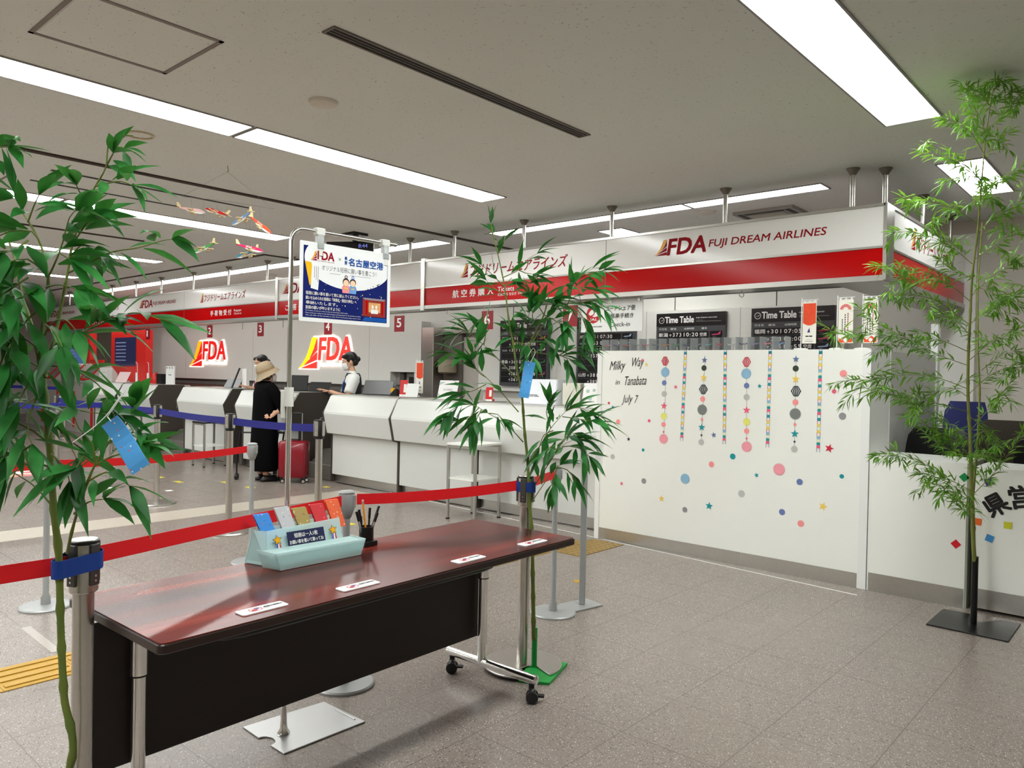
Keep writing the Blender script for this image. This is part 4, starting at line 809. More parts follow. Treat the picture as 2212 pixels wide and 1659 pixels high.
pen((0.004, 0.0, 0.012), (0.0, 0.062, 0.152), BLACK, 'long black pen leaning far right in the pot'); pen((0.008, 0.0, 0.012), (0.02, 0.04, 0.13), clear, 'pen with a clear barrel leaning right in the pot'); pen((-0.012, -0.008, 0.012), (-0.012, -0.02, 0.12), BLACK, 'short black pen hidden behind the pencil')

# ------------------------------------------------------------------ poster stand
sb = V3((-2.57, 1.614, 0))
t = thing('poster_stand', sb, 'tall steel stand with a bent arm behind the table, flat square foot plate', 'stand')
pts = [(-2.733, 1.536), (-2.607, 1.532)] + [(-2.566 + 0.041 * cos(a), 1.538 + 0.03 * sin(a)) for a in [pi - i * pi / 8 for i in range(9)]] + [(-2.525, 1.532), (-2.434, 1.532), (-2.43, 1.896), (-2.702, 1.889)]
MB().prism([V3((x, y, 0)) for x, y in pts], (0, 0, 0.006)).build('foot_plate', mat('satin_steel', (190, 190, 190), 0.35, 0.9, var=0.02), t, bevel=0.002)
MB().cyl((-2.60, 1.874, 0.0064), (-2.47, 1.874, 0.0064), 0.004, n=6).build('plate_label', PAPER, t)
MB().lathe([(0.022, 0.004), (0.024, 0.012), (0.014, 0.03), (0.012, 0.07), (0.0115, 0.11)], sb, 20).build('socket', CHROME, t, True)
dirn = V3((far(838, 548, 3.22) - far(656, 517, 2.925)).xy.to_3d()).normalized()
top = 1.945; ang = [i * pi / 2 / 6 for i in range(7)]
MB().tube([sb + V3((0, 0, 0.05)), sb + V3((0, 0, 1.29))], 0.0105, 14).build('lower_tube', CHROME, t, True)
MB().tube([sb + V3((0, 0, 1.25)), sb + V3((0, 0, top - 0.05))] + [sb + V3((0, 0, top - 0.05)) + dirn * (0.05 - 0.05 * cos(a)) + V3((0, 0, 0.05 * sin(a))) for a in ang[1:]] + [sb + V3((0, 0, top)) + dirn * (0.50)], 0.0085, 14).build('upper_tube', CHROME, t, True)
pl = mat('ivory_plastic', (226, 226, 220), 0.4)
cl = MB().cyl(sb + V3((0, 0, 1.262)), sb + V3((0, 0, 1.335)), 0.0175, n=18).build('clamp', pl, t, True); MB().box((-0.008, -0.03, 1.215), (0.008, -0.012, 1.325), Matrix.Translation(sb) @ Matrix.Rotation(-0.7, 4, 'Z')).build('clamp_lever', pl, cl, bevel=0.004)
pN = V3((dirn.y, -dirn.x, 0)).normalized()
PO = sb + dirn * 0.035 + pN * 0.012; PO.z = 1.597
PW, PH = 0.423, 0.297
for u, nm in ((0.085, 'bulldog clip'), (PW - 0.02, 'bulldog clip')):
    c = PO + dirn * u; M = Matrix(((dirn.x, -pN.x, 0, c.x), (dirn.y, -pN.y, 0, c.y), (0, 0, 1, 0), (0, 0, 0, 1)))
    k = MB().box((-0.014, -0.006, top - 0.07), (0.014, 0.020, top - 0.012), M).build('poster_clip', mat('clear_clip', (226, 232, 230), 0.2, trans=0.5), t, bevel=0.004)
    MB().box((-0.02, -0.004, top - 0.015), (0.02, 0.024, top + 0.014), M).build('clip_hook', pl, k, bevel=0.004); MB().box((-0.008, -0.004, top - 0.095), (0.008, 0.004, top - 0.06), M).build('clip_jaw', pl, k)
# poster
QF = Fr(PO, dirn, (0, 0, 1))
po = thing('event_poster', PO, 'laminated navy and white event poster hanging from the steel stand', 'poster')
MB().prism([QF.at(u, v, -0.001) for u, v in rrect(-0.006, -0.006, PW + 0.006, PH + 0.006, 0.006)], QF.N * 0.001).build('laminate', mat('laminate', (240, 242, 242), 0.15), po)
NAVY = mat('poster_navy', (24, 36, 104), 0.18, var=0.25, scale=30)
flat(QF, [rect(0.01, 0.01, PW - 0.01, PH - 0.01)], NAVY, po, 'navy_print', 0.0006)
oval = [p for p in [(0.222 + 0.208 * cos(a), 0.243 + 0.112 * sin(a)) for a in [i * 2 * pi / 60 for i in range(60)]]]
oval = [(min(max(u, 0.012), PW - 0.012), min(v, PH - 0.010)) for u, v in oval]
flat(QF, [oval], mat('poster_white', (242, 243, 244), 0.18), po, 'white_oval', 0.0010)
emblem(QF, 0.038, 0.232, 0.03, 0.036, po, YELO, LETR, 0.0014)
text('FDA', QF, 0.072, 0.239, 0.075, 0.032, LETR, po, off=0.0014, bold=0.03); text('FUJI DREAM AIRLINES', QF, 0.070, 0.229, 0.078, 0.0055, LETR, po, off=0.0014)
PB = mat('poster_blue', (24, 84, 168), 0.3)
text('×', QF, 0.168, 0.244, 0.012, 0.012, GREYL, po, off=0.0014); text('県', QF, 0.197, 0.25, 0.012, 0.014, PB, po, off=0.0014, bold=0.03); text('営', QF, 0.197, 0.233, 0.012, 0.014, PB, po, off=0.0014, bold=0.03)
text('名古屋空港', QF, 0.216, 0.230, 0.172, 0.031, PB, po, off=0.0014, bold=0.03)
text('オリジナル短冊に願い事を書こう！', QF, 0.092, 0.198, 0.262, 0.021, mat('poster_grey_text', (70, 72, 78), 0.4), po, off=0.0014)
flat(QF, [rect(0.128, 0.189, 0.178, 0.190), rect(0.225, 0.1905, 0.325, 0.1915), [(0.21, 0.181), (0.224, 0.1905), (0.226, 0.1915), (0.211, 0.181)]], mat('poster_grey_text', (70, 72, 78), 0.4), po, 'underline', 0.0014)
flat(QF, [[(0.016, 0.226), (0.044, 0.224), (0.052, 0.196), (0.042, 0.135), (0.038, 0.134)]], mat('poster_yellow', (244, 190, 30), 0.3), po, 'yellow_strip', 0.0012); flat(QF, [[(0.048, 0.222), (0.084, 0.216), (0.076, 0.118), (0.043, 0.124)]], mat('poster_white', (242, 243, 244), 0.18), po, 'white_strip', 0.0013)
for i in range(3): flat(QF, [rect(0.058 + i * 0.008, 0.165 - i * 0.008, 0.060 + i * 0.008, 0.21)], GREYL, po, 'strip_text', 0.0015)
skin = mat('poster_skin', (248, 212, 176), 0.4); hairm = mat('poster_hair', (60, 40, 34), 0.4)
for cu, robe, sash in ((0.205, (240, 150, 150), (236, 200, 90)), (0.238, (110, 160, 220), (236, 190, 120))):
    flat(QF, [[(cu - 0.016, 0.118), (cu + 0.016, 0.118), (cu + 0.019, 0.14), (cu + 0.01, 0.152), (cu - 0.01, 0.152), (cu - 0.019, 0.14)]], mat('robe_%d' % robe[0], robe, 0.4), po, 'figure_robe', 0.0014)
    flat(QF, [disc(cu, 0.163, 0.0155, 20)], hairm, po, 'figure_hair', 0.0016); flat(QF, [disc(cu, 0.159, 0.0125, 20)], skin, po, 'figure_face', 0.0018); flat(QF, [rect(cu - 0.008, 0.134, cu + 0.008, 0.14)], mat('sash_%d' % sash[1], sash, 0.4), po, 'figure_sash', 0.0018)
    flat(QF, ring(cu, 0.183, 0.004, 0.007, 12), hairm if cu < 0.22 else mat('poster_blue_cap', (90, 130, 200), 0.4), po, 'figure_topknot', 0.0018)
flat(QF, [[(0.352, 0.162), (0.372, 0.172), (0.376, 0.174), (0.366, 0.165), (0.362, 0.158), (0.359, 0.158), (0.361, 0.164)]] + [disc(u, v, 0.0022, 10) for u, v in ((0.34, 0.157), (0.327, 0.149), (0.312, 0.144))], LETK, po, 'plane_mark', 0.0014)
for i, (s, wd) in enumerate((('短冊に願い事を書いて笹に結んでください。', 0.245), ('願いを込められた短冊は「津島社・熱田大神社」へ', 0.235), ('奉納いたします。', 0.145), ('皆様の願いが叶いますように', 0.158))): text(s, QF, 0.022, 0.098 - i * 0.0185, wd, 0.0135, LETW, po, off=0.0014, bold=0.015)
for i, s in enumerate(('On Tanabata, we write our wishes on strips of colored paper called tanzaku.', 'Please write your wishes on the strips of paper and hang them on the bamboo branches.', 'We will offer all the tanzaku to the shrine and pray they come true.')): text(s, QF, 0.022, 0.0335 - i * 0.009, 0.258 if i else 0.195, 0.0055, LETW, po, off=0.0014)
flat(QF, [rect(0.288, 0.032, 0.405, 0.108)], mat('photo_red', (150, 52, 44), 0.3, var=0.3, scale=60), po, 'shrine_photo', 0.0014)
flat(QF, [[(0.30, 0.1), (0.395, 0.1), (0.404, 0.108), (0.288, 0.108)]], mat('photo_roof', (150, 140, 150), 0.3), po, 'shrine_roof', 0.0016); flat(QF, [rect(0.318, 0.05, 0.378, 0.09)], mat('photo_glow', (226, 170, 110), 0.3, var=0.3, scale=90), po, 'shrine_hall', 0.0016); flat(QF, [rect(0.33, 0.045, 0.366, 0.062), disc(0.338, 0.072, 0.005, 10, 0.009), disc(0.357, 0.072, 0.005, 10, 0.009)], PAPER, po, 'shrine_altar', 0.0018); flat(QF, [rect(0.304, 0.04, 0.312, 0.098), rect(0.384, 0.04, 0.392, 0.098)], REDS, po, 'shrine_pillar', 0.0018)
flat(QF, [[(0.285, 0.012), (0.41, 0.012), (0.41, 0.028), (0.30, 0.028)]], PB, po, 'caption_band', 0.0014)
random.seed(5)
flat(QF, [disc(random.uniform(0.1, 0.4), random.uniform(0.02, 0.15), random.choice((0.0012, 0.0018, 0.0026)), 8) for _ in range(34)], mat('poster_star', (220, 224, 170), 0.4), po, 'printed_stars', 0.0009)
# ------------------------------------------------------------------ bamboo plants
def leaf(mb, p, d, L, Wd, droop, roll, rows=6):
    """one lance-shaped leaf folded along its midrib, bending downwards"""
    d = V3(d).normalized(); up = V3((0, 0, 1)); s = d.cross(up)
    if s.length < 0.1: s = V3((1, 0, 0))
    s.normalize(); n = s.cross(d).normalized(); s = s * cos(roll) + n * sin(roll)
    pos = V3(p); prof = (0.12, 0.62, 1.0, 0.95, 0.68, 0.32, 0.0) if rows == 6 else (0.2, 1.0, 0.7, 0.0)
    m = len(prof) - 1; b = len(mb.v); st = L / m
    for i, w in enumerate(prof):
        nn = s.cross(d).normalized(); hw = Wd * 0.5 * w
        mb.v += [pos - s * hw + nn * hw * 0.28, pos.copy(), pos + s * hw + nn * hw * 0.28]
        if i < m:
            mb.f += [(b + i * 3, b + i * 3 + 1, b + i * 3 + 4, b + i * 3 + 3), (b + i * 3 + 1, b + i * 3 + 2, b + i * 3 + 5, b + i * 3 + 4)]
            d = (d + V3((0, 0, -droop / m))).normalized(); pos = pos + d * st
def leaf_mat(name, a, b, c, back):
    m = mat(name, a, 0.42, var=0.05, spec=0.35); nt, bs = nodes_of(m)
    tc = add(nt, 'ShaderNodeTexCoord'); nz = add(nt, 'ShaderNodeTexNoise', Scale=9.0, Detail=2.0); nt.links.new(tc.outputs['Object'], nz.inputs['Vector'])
    r = add(nt, 'ShaderNodeValToRGB'); r.color_ramp.elements[0].position = 0.3; r.color_ramp.elements[0].color = lin(a); r.color_ramp.elements[1].position = 0.7; r.color_ramp.elements[1].color = lin(c)
    e = r.color_ramp.elements.new(0.5); e.color = lin(b); nt.links.new(nz.outputs['Fac'], r.inputs[0])
    nt.links.new(r.outputs[0], bs.inputs['Base Color'])
    tr = add(nt, 'ShaderNodeBsdfTranslucent'); tr.inputs['Color'].default_value = lin(back); ms = add(nt, 'ShaderNodeMixShader'); ms.inputs[0].default_value = 0.22
    out = nt.nodes['Material Output']; nt.links.new(bs.outputs[0], ms.inputs[1]); nt.links.new(tr.outputs[0], ms.inputs[2]); nt.links.new(ms.outputs[0], out.inputs['Surface'])
    return m
def stem_mat(name, a, b):
    m = mat(name, a, 0.5, var=0.1); nt, bs = nodes_of(m); tc = add(nt, 'ShaderNodeTexCoord')
    mp = add(nt, 'ShaderNodeMapping'); mp.inputs['Scale'].default_value = (2, 2, 7); nt.links.new(tc.outputs['Object'], mp.inputs['Vector'])
    nz = add(nt, 'ShaderNodeTexNoise', Scale=1.5, Detail=2.0); nt.links.new(mp.outputs[0], nz.inputs['Vector']); nt.links.new(mixc(nt, nz.outputs['Fac'], lin(a), lin(b)), bs.inputs['Base Color']); return m
LEAFA = leaf_mat('artificial_bamboo_leaf', (14, 58, 20), (30, 96, 38), (62, 140, 68), (80, 160, 64)); LEAFB = leaf_mat('fresh_bamboo_leaf', (52, 92, 26), (86, 140, 40), (132, 182, 62), (150, 200, 70))
STEMA = stem_mat('bamboo_stem', (62, 92, 36), (122, 128, 52)); STEMB = stem_mat('fresh_bamboo_stem', (92, 104, 42), (150, 150, 76))
def spline(pts, step):
    """points with their depths, resampled smoothly"""
    out = []
    for i in range(len(pts) - 1):
        p0 = pts[max(i - 1, 0)]; p1 = pts[i]; p2 = pts[i + 1]; p3 = pts[min(i + 2, len(pts) - 1)]
        n = max(1, int((p2 - p1).length / step))
        for k in range(n):
            t = k / n; out.append(0.5 * ((2 * p1) + (p2 - p0) * t + (2 * p0 - 5 * p1 + 4 * p2 - p3) * t * t + (3 * p1 - p0 - 3 * p2 + p3) * t ** 3))
    return out + [pts[-1]]
def culm(mb, path, r0, r1, node):
    """a jointed stem: swollen rings at the nodes"""
    P = spline(path, 0.02); acc = 0.0; rad = []
    for i, p in enumerate(P):
        f = i / max(1, len(P) - 1); r = r0 + (r1 - r0) * f
        if i: acc += (P[i] - P[i - 1]).length
        if acc > node: acc = 0.0; r *= 1.28
        rad.append(r)
    mb.tube(P, rad, 10)
class Plant:
    def __init__(s, name, base, label, depth, lm, sm, seed):
        s.t = thing(name, base, label, 'bamboo plant', 'bamboo plants'); s.d = depth; s.lm = lm; s.sm = sm; s.stem = MB(); s.twigs = MB(); s.leaves = MB(); s.r = random.Random(seed)
    def pt(s, px, py, dd=0.0): return far(px, py, s.d + dd)
    def main(s, pts, r0, r1, node=0.09, dd=None):
        P = [s.pt(*p) if len(p) < 4 else V3(p[:3]) for p in pts]; culm(s.stem, P, r0, r1, node); return P
    def branch(s, pts, d0, d1, dens, L, Wd, r=0.003, start=0.25, droop=0.55, spread=0.95, rows=6, tip=True):
        n = len(pts); P = spline([s.pt(p[0], p[1], d0 + (d1 - d0) * i / max(1, n - 1)) for i, p in enumerate(pts)], 0.02)
        s.twigs.tube(P, [r * (1 - 0.7 * i / len(P)) for i in range(len(P))], 6)
        tot = sum((P[i + 1] - P[i]).length for i in range(len(P) - 1)); k = max(2, int(tot * (1 - start) * dens)); R = s.r
        for j in range(k):
            f = start + (1 - start) * (j + R.random() * 0.8) / k; i = min(len(P) - 2, int(f * (len(P) - 1))); p = P[i]; d = (P[i + 1] - P[i]).normalized()
            a = R.uniform(0, 2 * pi); side = d.cross(V3((0, 0, 1)));
            if side.length < 0.1: side = V3((1, 0, 0))
            side.normalize(); n2 = side.cross(d)
            dv = d * R.uniform(0.35, 1.0) + (side * cos(a) + n2 * sin(a) * 0.7) * spread * R.uniform(0.5, 1.1) + V3((0, 0, -0.04))
            l = L * R.uniform(0.62, 1.12); st = p + dv.normalized() * 0.012
            leaf(s.leaves, st, dv, l, Wd * R.uniform(0.8, 1.15), droop * R.uniform(0.4, 1.5), R.uniform(-0.9, 0.9), rows)
        if tip:
            for q in (-0.35, 0.0, 0.35): dv = (P[-1] - P[-3]).normalized() + V3((R.uniform(-.4, .4), R.uniform(-.4, .4), q)); leaf(s.leaves, P[-1], dv, L * R.uniform(.8, 1.1), Wd, droop, R.uniform(-.6, .6), rows)
    def done(s):
        s.stem.build('stem', s.sm, s.t, True)
        if s.twigs.v: s.twigs.build('branchwork', s.sm, s.t, True)
        s.leaves.build('foliage', s.lm, s.t, 'all')

# left artificial bamboo, strapped to the near post
lb = Plant('bamboo_plant', (-2.37, 0.68, 0), 'leafy artificial bamboo on the left, strapped to the near chrome post', 2.02, LEAFA, STEMA, 11)
lb.main([(-2.37, 0.64, 0.03, 0), (150, 1659), (138, 1500), (131, 1350), (127, 1200), (118, 1120), (112, 1040), (107, 960), (99, 880), (92, 820)], 0.0098, 0.0085, 0.085)
lb.main([(92, 825), (88, 750, 0.02), (98, 668, .03), (104, 597, .03), (89, 532, .05), (68, 489, .06), (49, 461, .07)], 0.006, 0.002, 0.075)
lb.main([(97, 815), (118, 730, .05), (146, 590, .08), (157, 527, .08), (190, 429, .08), (206, 402, .08), (230, 358, .06), (233, 315, .05), (258, 295, .04), (287, 293, .03)], 0.0055, 0.0012, 0.07)
lb.main([(86, 790, 0), (68, 700, .1), (48, 640, .12), (32, 560, .14), (0, 470, .15)], 0.005, 0.002, 0.06)
lb.main([(145, 1195, -.02), (160, 1130, -.05), (190, 1040, -.05), (205, 1005, -.05), (235, 955, -.05)], 0.004, 0.0025, 0.05)
LL, LW = 0.175, 0.036
def BR(pts, d0, d1, dens, L, Wd): lb.branch(pts, d0, d1, dens * (1.75 if max(p[0] for p in pts) < 120 else 1.15), L * 1.05, Wd * 1.12)
for a in (([(49, 461), (40, 430), (30, 415)], .07, .05, 40, .12, .028), ([(89, 532), (70, 500), (20, 500), (-20, 520)], .05, 0, 34, LL, LW), ([(104, 597), (60, 560), (10, 570), (-30, 600)], .03, -.08, 34, LL, LW), ([(104, 600), (130, 540), (150, 470), (165, 455)], .03, -.05, 34, LL, LW), ([(98, 660), (60, 640), (20, 655), (-20, 680)], .03, -.1, 36, LL, LW),
          ([(157, 527), (175, 500), (190, 480), (205, 470)], .08, 0, 36, .13, .03), ([(190, 430), (175, 420), (165, 400)], .08, .0, 36, .12, .028), ([(206, 402), (235, 395), (262, 392), (285, 400)], .08, .0, 42, .12, .026), ([(230, 358), (245, 330)], .06, .03, 40, .10, .022), ([(233, 318), (262, 318), (268, 320)], .05, .05, 40, .08, .02),
          ([(146, 590), (200, 565), (240, 545), (300, 535), (350, 520), (372, 517)], .08, -.05, 24, .12, .026), ([(150, 560), (175, 530), (205, 540)], .08, .0, 30, .13, .03), ([(157, 727), (200, 708), (262, 682), (300, 676), (345, 690)], .04, -.08, 28, .15, .03), ([(120, 745), (165, 725), (222, 692)], .05, -.05, 26, .15, .03),
          ([(100, 790), (150, 795), (190, 815), (220, 840), (238, 880)], 0, -.1, 22, .14, .028), ([(92, 800), (60, 780), (20, 790), (-20, 830)], 0, -.1, 34, LL, LW), ([(90, 760), (50, 730), (10, 735), (-20, 760)], .0, .08, 36, LL, LW), ([(90, 740), (110, 700), (140, 690), (165, 715)], .02, -.06, 36, .15, .032),
          ([(96, 850), (60, 870), (20, 900), (-10, 940)], 0, .1, 34, LL, .03), ([(99, 880), (140, 880), (190, 890), (235, 895)], 0, -.1, 26, .14, .028), ([(107, 960), (70, 930), (40, 915), (0, 925)], 0, -.08, 32, .12, .028), ([(110, 1010), (75, 1000), (40, 1005), (-10, 1040)], 0, -.08, 20, .13, .026),
          ([(118, 1100), (80, 1055), (45, 1030), (0, 1005)], 0, .05, 8, .12, .026), ([(205, 1005), (200, 960), (170, 925), (160, 900)], -.05, -.08, 26, .13, .028), ([(205, 1005), (245, 985), (285, 975), (310, 965)], -.05, -.12, 24, .14, .028), ([(190, 1040), (230, 1020), (262, 1035), (280, 1050)], -.05, -.1, 24, .14, .026), ([(160, 1110), (190, 1085), (225, 1078)], -.05, -.1, 26, .13, .026),
          ([(112, 1040), (150, 1020), (185, 1000), (210, 975)], 0, .05, 26, .14, .03), ([(235, 955), (262, 930), (280, 905), (285, 880)], -.05, -.12, 24, .15, .03), ([(230, 960), (280, 935), (300, 935)], -.05, -.1, 26, .13, .026), ([(-40, 330), (0, 318), (20, 318)], .1, .05, 30, .11, .028), ([(-40, 360), (-15, 345)], .1, .05, 40, .1, .026),
          ([(32, 560), (10, 590), (-20, 640)], .14, .1, 34, LL, LW), ([(48, 640), (20, 620), (-20, 610)], .12, .1, 34, LL, LW), ([(66, 700), (30, 690), (-10, 720)], .1, .02, 36, LL, LW), ([(100, 900), (130, 930), (150, 960), (165, 990)], 0, -.05, 24, .13, .028), ([(60, 480), (75, 440), (85, 420)], .06, .03, 34, .13, .03),
          ([(60, 520), (30, 540), (5, 545)], .0, -.1, 34, .15, .034), ([(92, 660), (60, 690), (30, 730), (20, 780)], -.02, -.1, 30, .17, .036), ([(95, 700), (120, 720), (135, 750)], -.03, -.1, 34, .15, .034), ([(90, 780), (60, 830), (40, 870)], -.02, -.1, 26, .14, .03), ([(95, 830), (70, 880), (60, 930), (70, 960)], -.03, -.12, 22, .14, .03), ([(30, 900), (20, 950), (10, 990)], .0, -.05, 26, .15, .03), ([(100, 620), (130, 615), (165, 625)], .0, -.06, 32, .14, .032), ([(95, 560), (120, 545), (150, 560)], .0, -.05, 34, .14, .032), ([(60, 600), (30, 620), (0, 640)], .0, -.1, 32, .16, .036), ([(50, 660), (20, 690), (-10, 700)], .05, -.05, 32, .16, .036), ([(20, 740), (0, 790), (-10, 840)], .0, -.05, 30, .16, .034), ([(110, 980), (140, 1010), (150, 1040)], -.02, -.06, 24, .14, .03), ([(200, 1000), (180, 985), (165, 1010)], -.05, -.08, 28, .14, .03), ([(70, 960), (40, 980), (10, 985)], 0, -.05, 20, .14, .03)): BR(*a)
lb.done()
band = mat('blue_hook_band', (14, 58, 140), 0.75, var=0.08, scale=200)
def strap(c, r, z0, z1, other, ro, label):
    """blue band wound around the post and the stem beside it"""
    c = V3((c[0], c[1], 0)); o = V3((other[0], other[1], 0)); d = (o - c); L = d.length; d.normalize(); a0 = math.atan2(d.y, d.x); pts = []
    for i in range(17): a = a0 + pi / 2 + pi * i / 16; pts.append(c + V3((cos(a), sin(a), 0)) * r)
    for i in range(9): a = a0 - pi / 2 + pi * i / 8; pts.append(o + V3((cos(a), sin(a), 0)) * ro)
    mb = MB(); k = len(pts)
    mb.rings([[p + V3((0, 0, z0)) for p in pts], [p + V3((0, 0, z1)) for p in pts]], cap=False)
    o2 = mb.build('tie_band', band, None, loc=c + V3((0, 0, z0))); m = o2.modifiers.new('solid', 'SOLIDIFY'); m.thickness = 0.002; m.offset = 1
    return tag(o2, label, 'tie band', 'blue tie bands')
q = far(127, 1210, 2.02)
strap(P1, 0.046, 0.838, 0.886, (q.x, q.y), 0.016, 'blue band tying the left bamboo to the near chrome post')
# middle artificial bamboo on its green plate
mbp = Plant('bamboo_plant', (-2.28, 2.79, 0), 'artificial bamboo in the middle on a bright green plate, tied to the right chrome post', 3.62, LEAFA, STEMA, 23)
D0 = depth_of(-2.30, 2.80) - 3.62
mbp.main([(-2.305, 2.795, 0.16, 0), (1153, 1380, D0), (1151, 1250, D0), (1149, 1150, D0), (1143, 1080, D0), (1140, 1000), (1133, 930), (1127, 850), (1117, 800), (1108, 740), (1099, 690), (1090, 620), (1078, 560), (1068, 520), (1062, 490)], 0.0105, 0.0022, 0.1)
mbp.main([(1127, 850), (1133, 790, .05), (1142, 750, .08), (1158, 715, .1), (1175, 680, .1), (1185, 640, .1)], 0.006, 0.003, 0.08)
GREENP = mat('bright_green_plate', (22, 150, 62), 0.45)
gp = [onz(px, py, 0.014) for px, py in ((1226, 1431), (1187, 1474), (1120, 1468), (1150, 1418))]
MB().prism([V3((p.x, p.y, 0)) for p in gp], (0, 0, 0.0125)).build('green_plate', GREENP, mbp.t, bevel=0.002); MB().cyl((-2.305, 2.795, 0.012), (-2.305, 2.795, 0.20), 0.013, n=16).build('green_socket', GREENP, mbp.t, True)
L2, W2 = 0.15, 0.028
def BR(pts, d0, d1, dens, L, Wd): mbp.branch(pts, d0, d1, dens * 1.35, L * 1.05, Wd * 1.12)
for a in (([(1118, 820), (1085, 785), (1045, 745), (1012, 718)], 0, .05, 10, L2, W2), ([(1014, 720), (1000, 716), (985, 722)], .05, .05, 55, .12, .024), ([(1045, 745), (1050, 705), (1035, 690), (1020, 690)], .03, .0, 50, .13, .026), ([(1120, 890), (1085, 850), (1050, 815), (1022, 790)], 0, -.06, 10, L2, W2), ([(1022, 790), (1000, 765), (970, 762)], -.06, -.08, 50, .12, .026), ([(1050, 815), (1030, 800), (1022, 770), (1030, 745)], -.04, -.05, 44, .14, .026), ([(1050, 830), (1020, 845), (1000, 850)], -.04, -.05, 44, .15, .03),
          ([(1130, 955), (1095, 918), (1055, 893), (1025, 875)], 0, -.08, 12, L2, W2), ([(1030, 878), (1000, 872), (970, 890)], -.08, -.1, 44, .16, .032), ([(1040, 885), (1030, 905), (1025, 920)], -.08, -.1, 60, .13, .03), ([(1055, 893), (1075, 895), (1085, 905)], -.08, -.1, 50, .11, .022), ([(1035, 880), (1010, 905), (985, 910)], -.07, -.1, 44, .15, .03),
          ([(1143, 1000), (1165, 965), (1190, 925), (1222, 888)], 0, -.06, 22, .13, .024), ([(1222, 888), (1250, 880), (1280, 895)], -.06, -.1, 44, .15, .026), ([(1215, 900), (1250, 905), (1290, 912)], -.06, -.1, 44, .15, .026), ([(1190, 925), (1180, 890), (1185, 870)], -.03, -.05, 40, .12, .026),
          ([(1145, 1065), (1180, 1010), (1212, 965), (1240, 950)], 0, -.08, 18, .13, .026), ([(1212, 960), (1235, 935), (1258, 945)], -.06, -.1, 60, .14, .028), ([(1215, 965), (1245, 965), (1272, 985)], -.06, -.12, 60, .14, .026), ([(1205, 975), (1190, 965), (1170, 985)], -.05, -.08, 44, .13, .026), ([(1145, 1090), (1175, 1045), (1200, 1012), (1210, 1005)], 0, -.08, 10, .13, .026), ([(1205, 1010), (1225, 1015), (1245, 1040)], -.08, -.1, 56, .13, .026), ([(1205, 1005), (1200, 1020), (1195, 1050)], -.08, -.1, 50, .12, .028), ([(1195, 930), (1175, 940), (1165, 965)], -.03, 0, 36, .13, .026),
          ([(1150, 740), (1180, 690), (1205, 650), (1245, 605), (1280, 580)], .05, 0, 14, .14, .026), ([(1245, 605), (1275, 590), (1300, 585)], .02, 0, 50, .12, .026), ([(1240, 610), (1262, 625), (1285, 625)], .02, -.05, 50, .13, .026), ([(1165, 700), (1200, 665), (1235, 655), (1260, 655)], .08, 0, 36, .15, .028), ([(1255, 655), (1285, 650), (1305, 668)], 0, -.05, 48, .13, .024), ([(1225, 660), (1232, 640), (1235, 620)], .02, .0, 44, .14, .03), ([(1230, 665), (1225, 700), (1215, 720)], .02, -.05, 44, .14, .026), ([(1240, 660), (1262, 690), (1268, 715)], .0, -.05, 40, .14, .026),
          ([(1150, 760), (1180, 765), (1215, 768)], .05, .0, 18, .13, .024), ([(1205, 766), (1225, 775), (1230, 790)], 0, -.05, 60, .13, .024), ([(1210, 766), (1245, 750), (1268, 750)], .0, -.03, 44, .12, .022), ([(1085, 600), (1120, 583), (1140, 560), (1160, 548)], 0, .06, 20, .12, .024), ([(1120, 583), (1135, 590), (1150, 592)], .03, .05, 40, .12, .024), ([(1090, 620), (1060, 590), (1040, 572)], 0, -.04, 34, .12, .022), ([(1095, 640), (1070, 625), (1050, 605)], 0, -.05, 40, .13, .024), ([(1075, 550), (1085, 530), (1090, 520)], 0, 0, 40, .1, .022), ([(1068, 520), (1062, 500), (1060, 482)], 0, 0, 60, .09, .02), ([(1090, 620), (1105, 600), (1108, 610)], 0, 0, 50, .1, .022),
          ([(1175, 680), (1150, 640), (1135, 615), (1150, 600)], .1, .02, 34, .14, .026), ([(1158, 715), (1150, 680), (1165, 650), (1190, 650)], .1, .0, 52, .16, .03), ([(1150, 740), (1140, 700), (1145, 670)], .08, .0, 60, .15, .03), ([(1175, 680), (1195, 690), (1210, 700)], .1, 0, 40, .14, .026), ([(1145, 760), (1120, 740), (1110, 720)], .06, .02, 36, .13, .026), ([(1160, 720), (1180, 735), (1190, 750)], .08, 0, 36, .12, .022), ([(1110, 740), (1140, 745), (1150, 770)], 0, -.05, 30, .12, .024)): BR(*a)
mbp.done()
q = far(1150, 1055, depth_of(-2.30, 2.80))
strap(P2, 0.046, 0.845, 0.893, (q.x, q.y), 0.014, 'blue band tying the middle bamboo to the right chrome post')
# fresh bamboo on the black plate at the right
rb = Plant('bamboo_plant', (-0.91, 5.107, 0), 'tall fresh thin-leaved bamboo on a black steel plate at the right', 4.38, LEAFB, STEMB, 37)
D1 = depth_of(-0.91, 5.107) - 4.38
rb.main([(-0.91, 5.107, 0.35, 0), (2103, 1180, D1), (2101, 1100, D1), (2098, 1050, D1), (2096, 950, .02), (2091, 850, 0), (2092, 760, -.05), (2095, 700, -.08), (2100, 600, -.12), (2112, 500, -.2), (2120, 400, -.28), (2127, 320, -.35), (2137, 240, -.42), (2147, 190, -.47)], 0.012, 0.002, 0.2)
rb.main([(2101, 1080, D1), (2112, 950, .12), (2116, 850, .15), (2113, 760, .16), (2112, 640, .16), (2116, 560, .14), (2122, 480, .1)], 0.007, 0.003, 0.2)
bp = [(-1.112, 4.904), (-0.707, 4.898), (-0.707, 5.311), (-0.80, 5.311), (-0.895, 5.16), (-0.93, 5.16), (-0.95, 5.311), (-1.112, 5.312)]
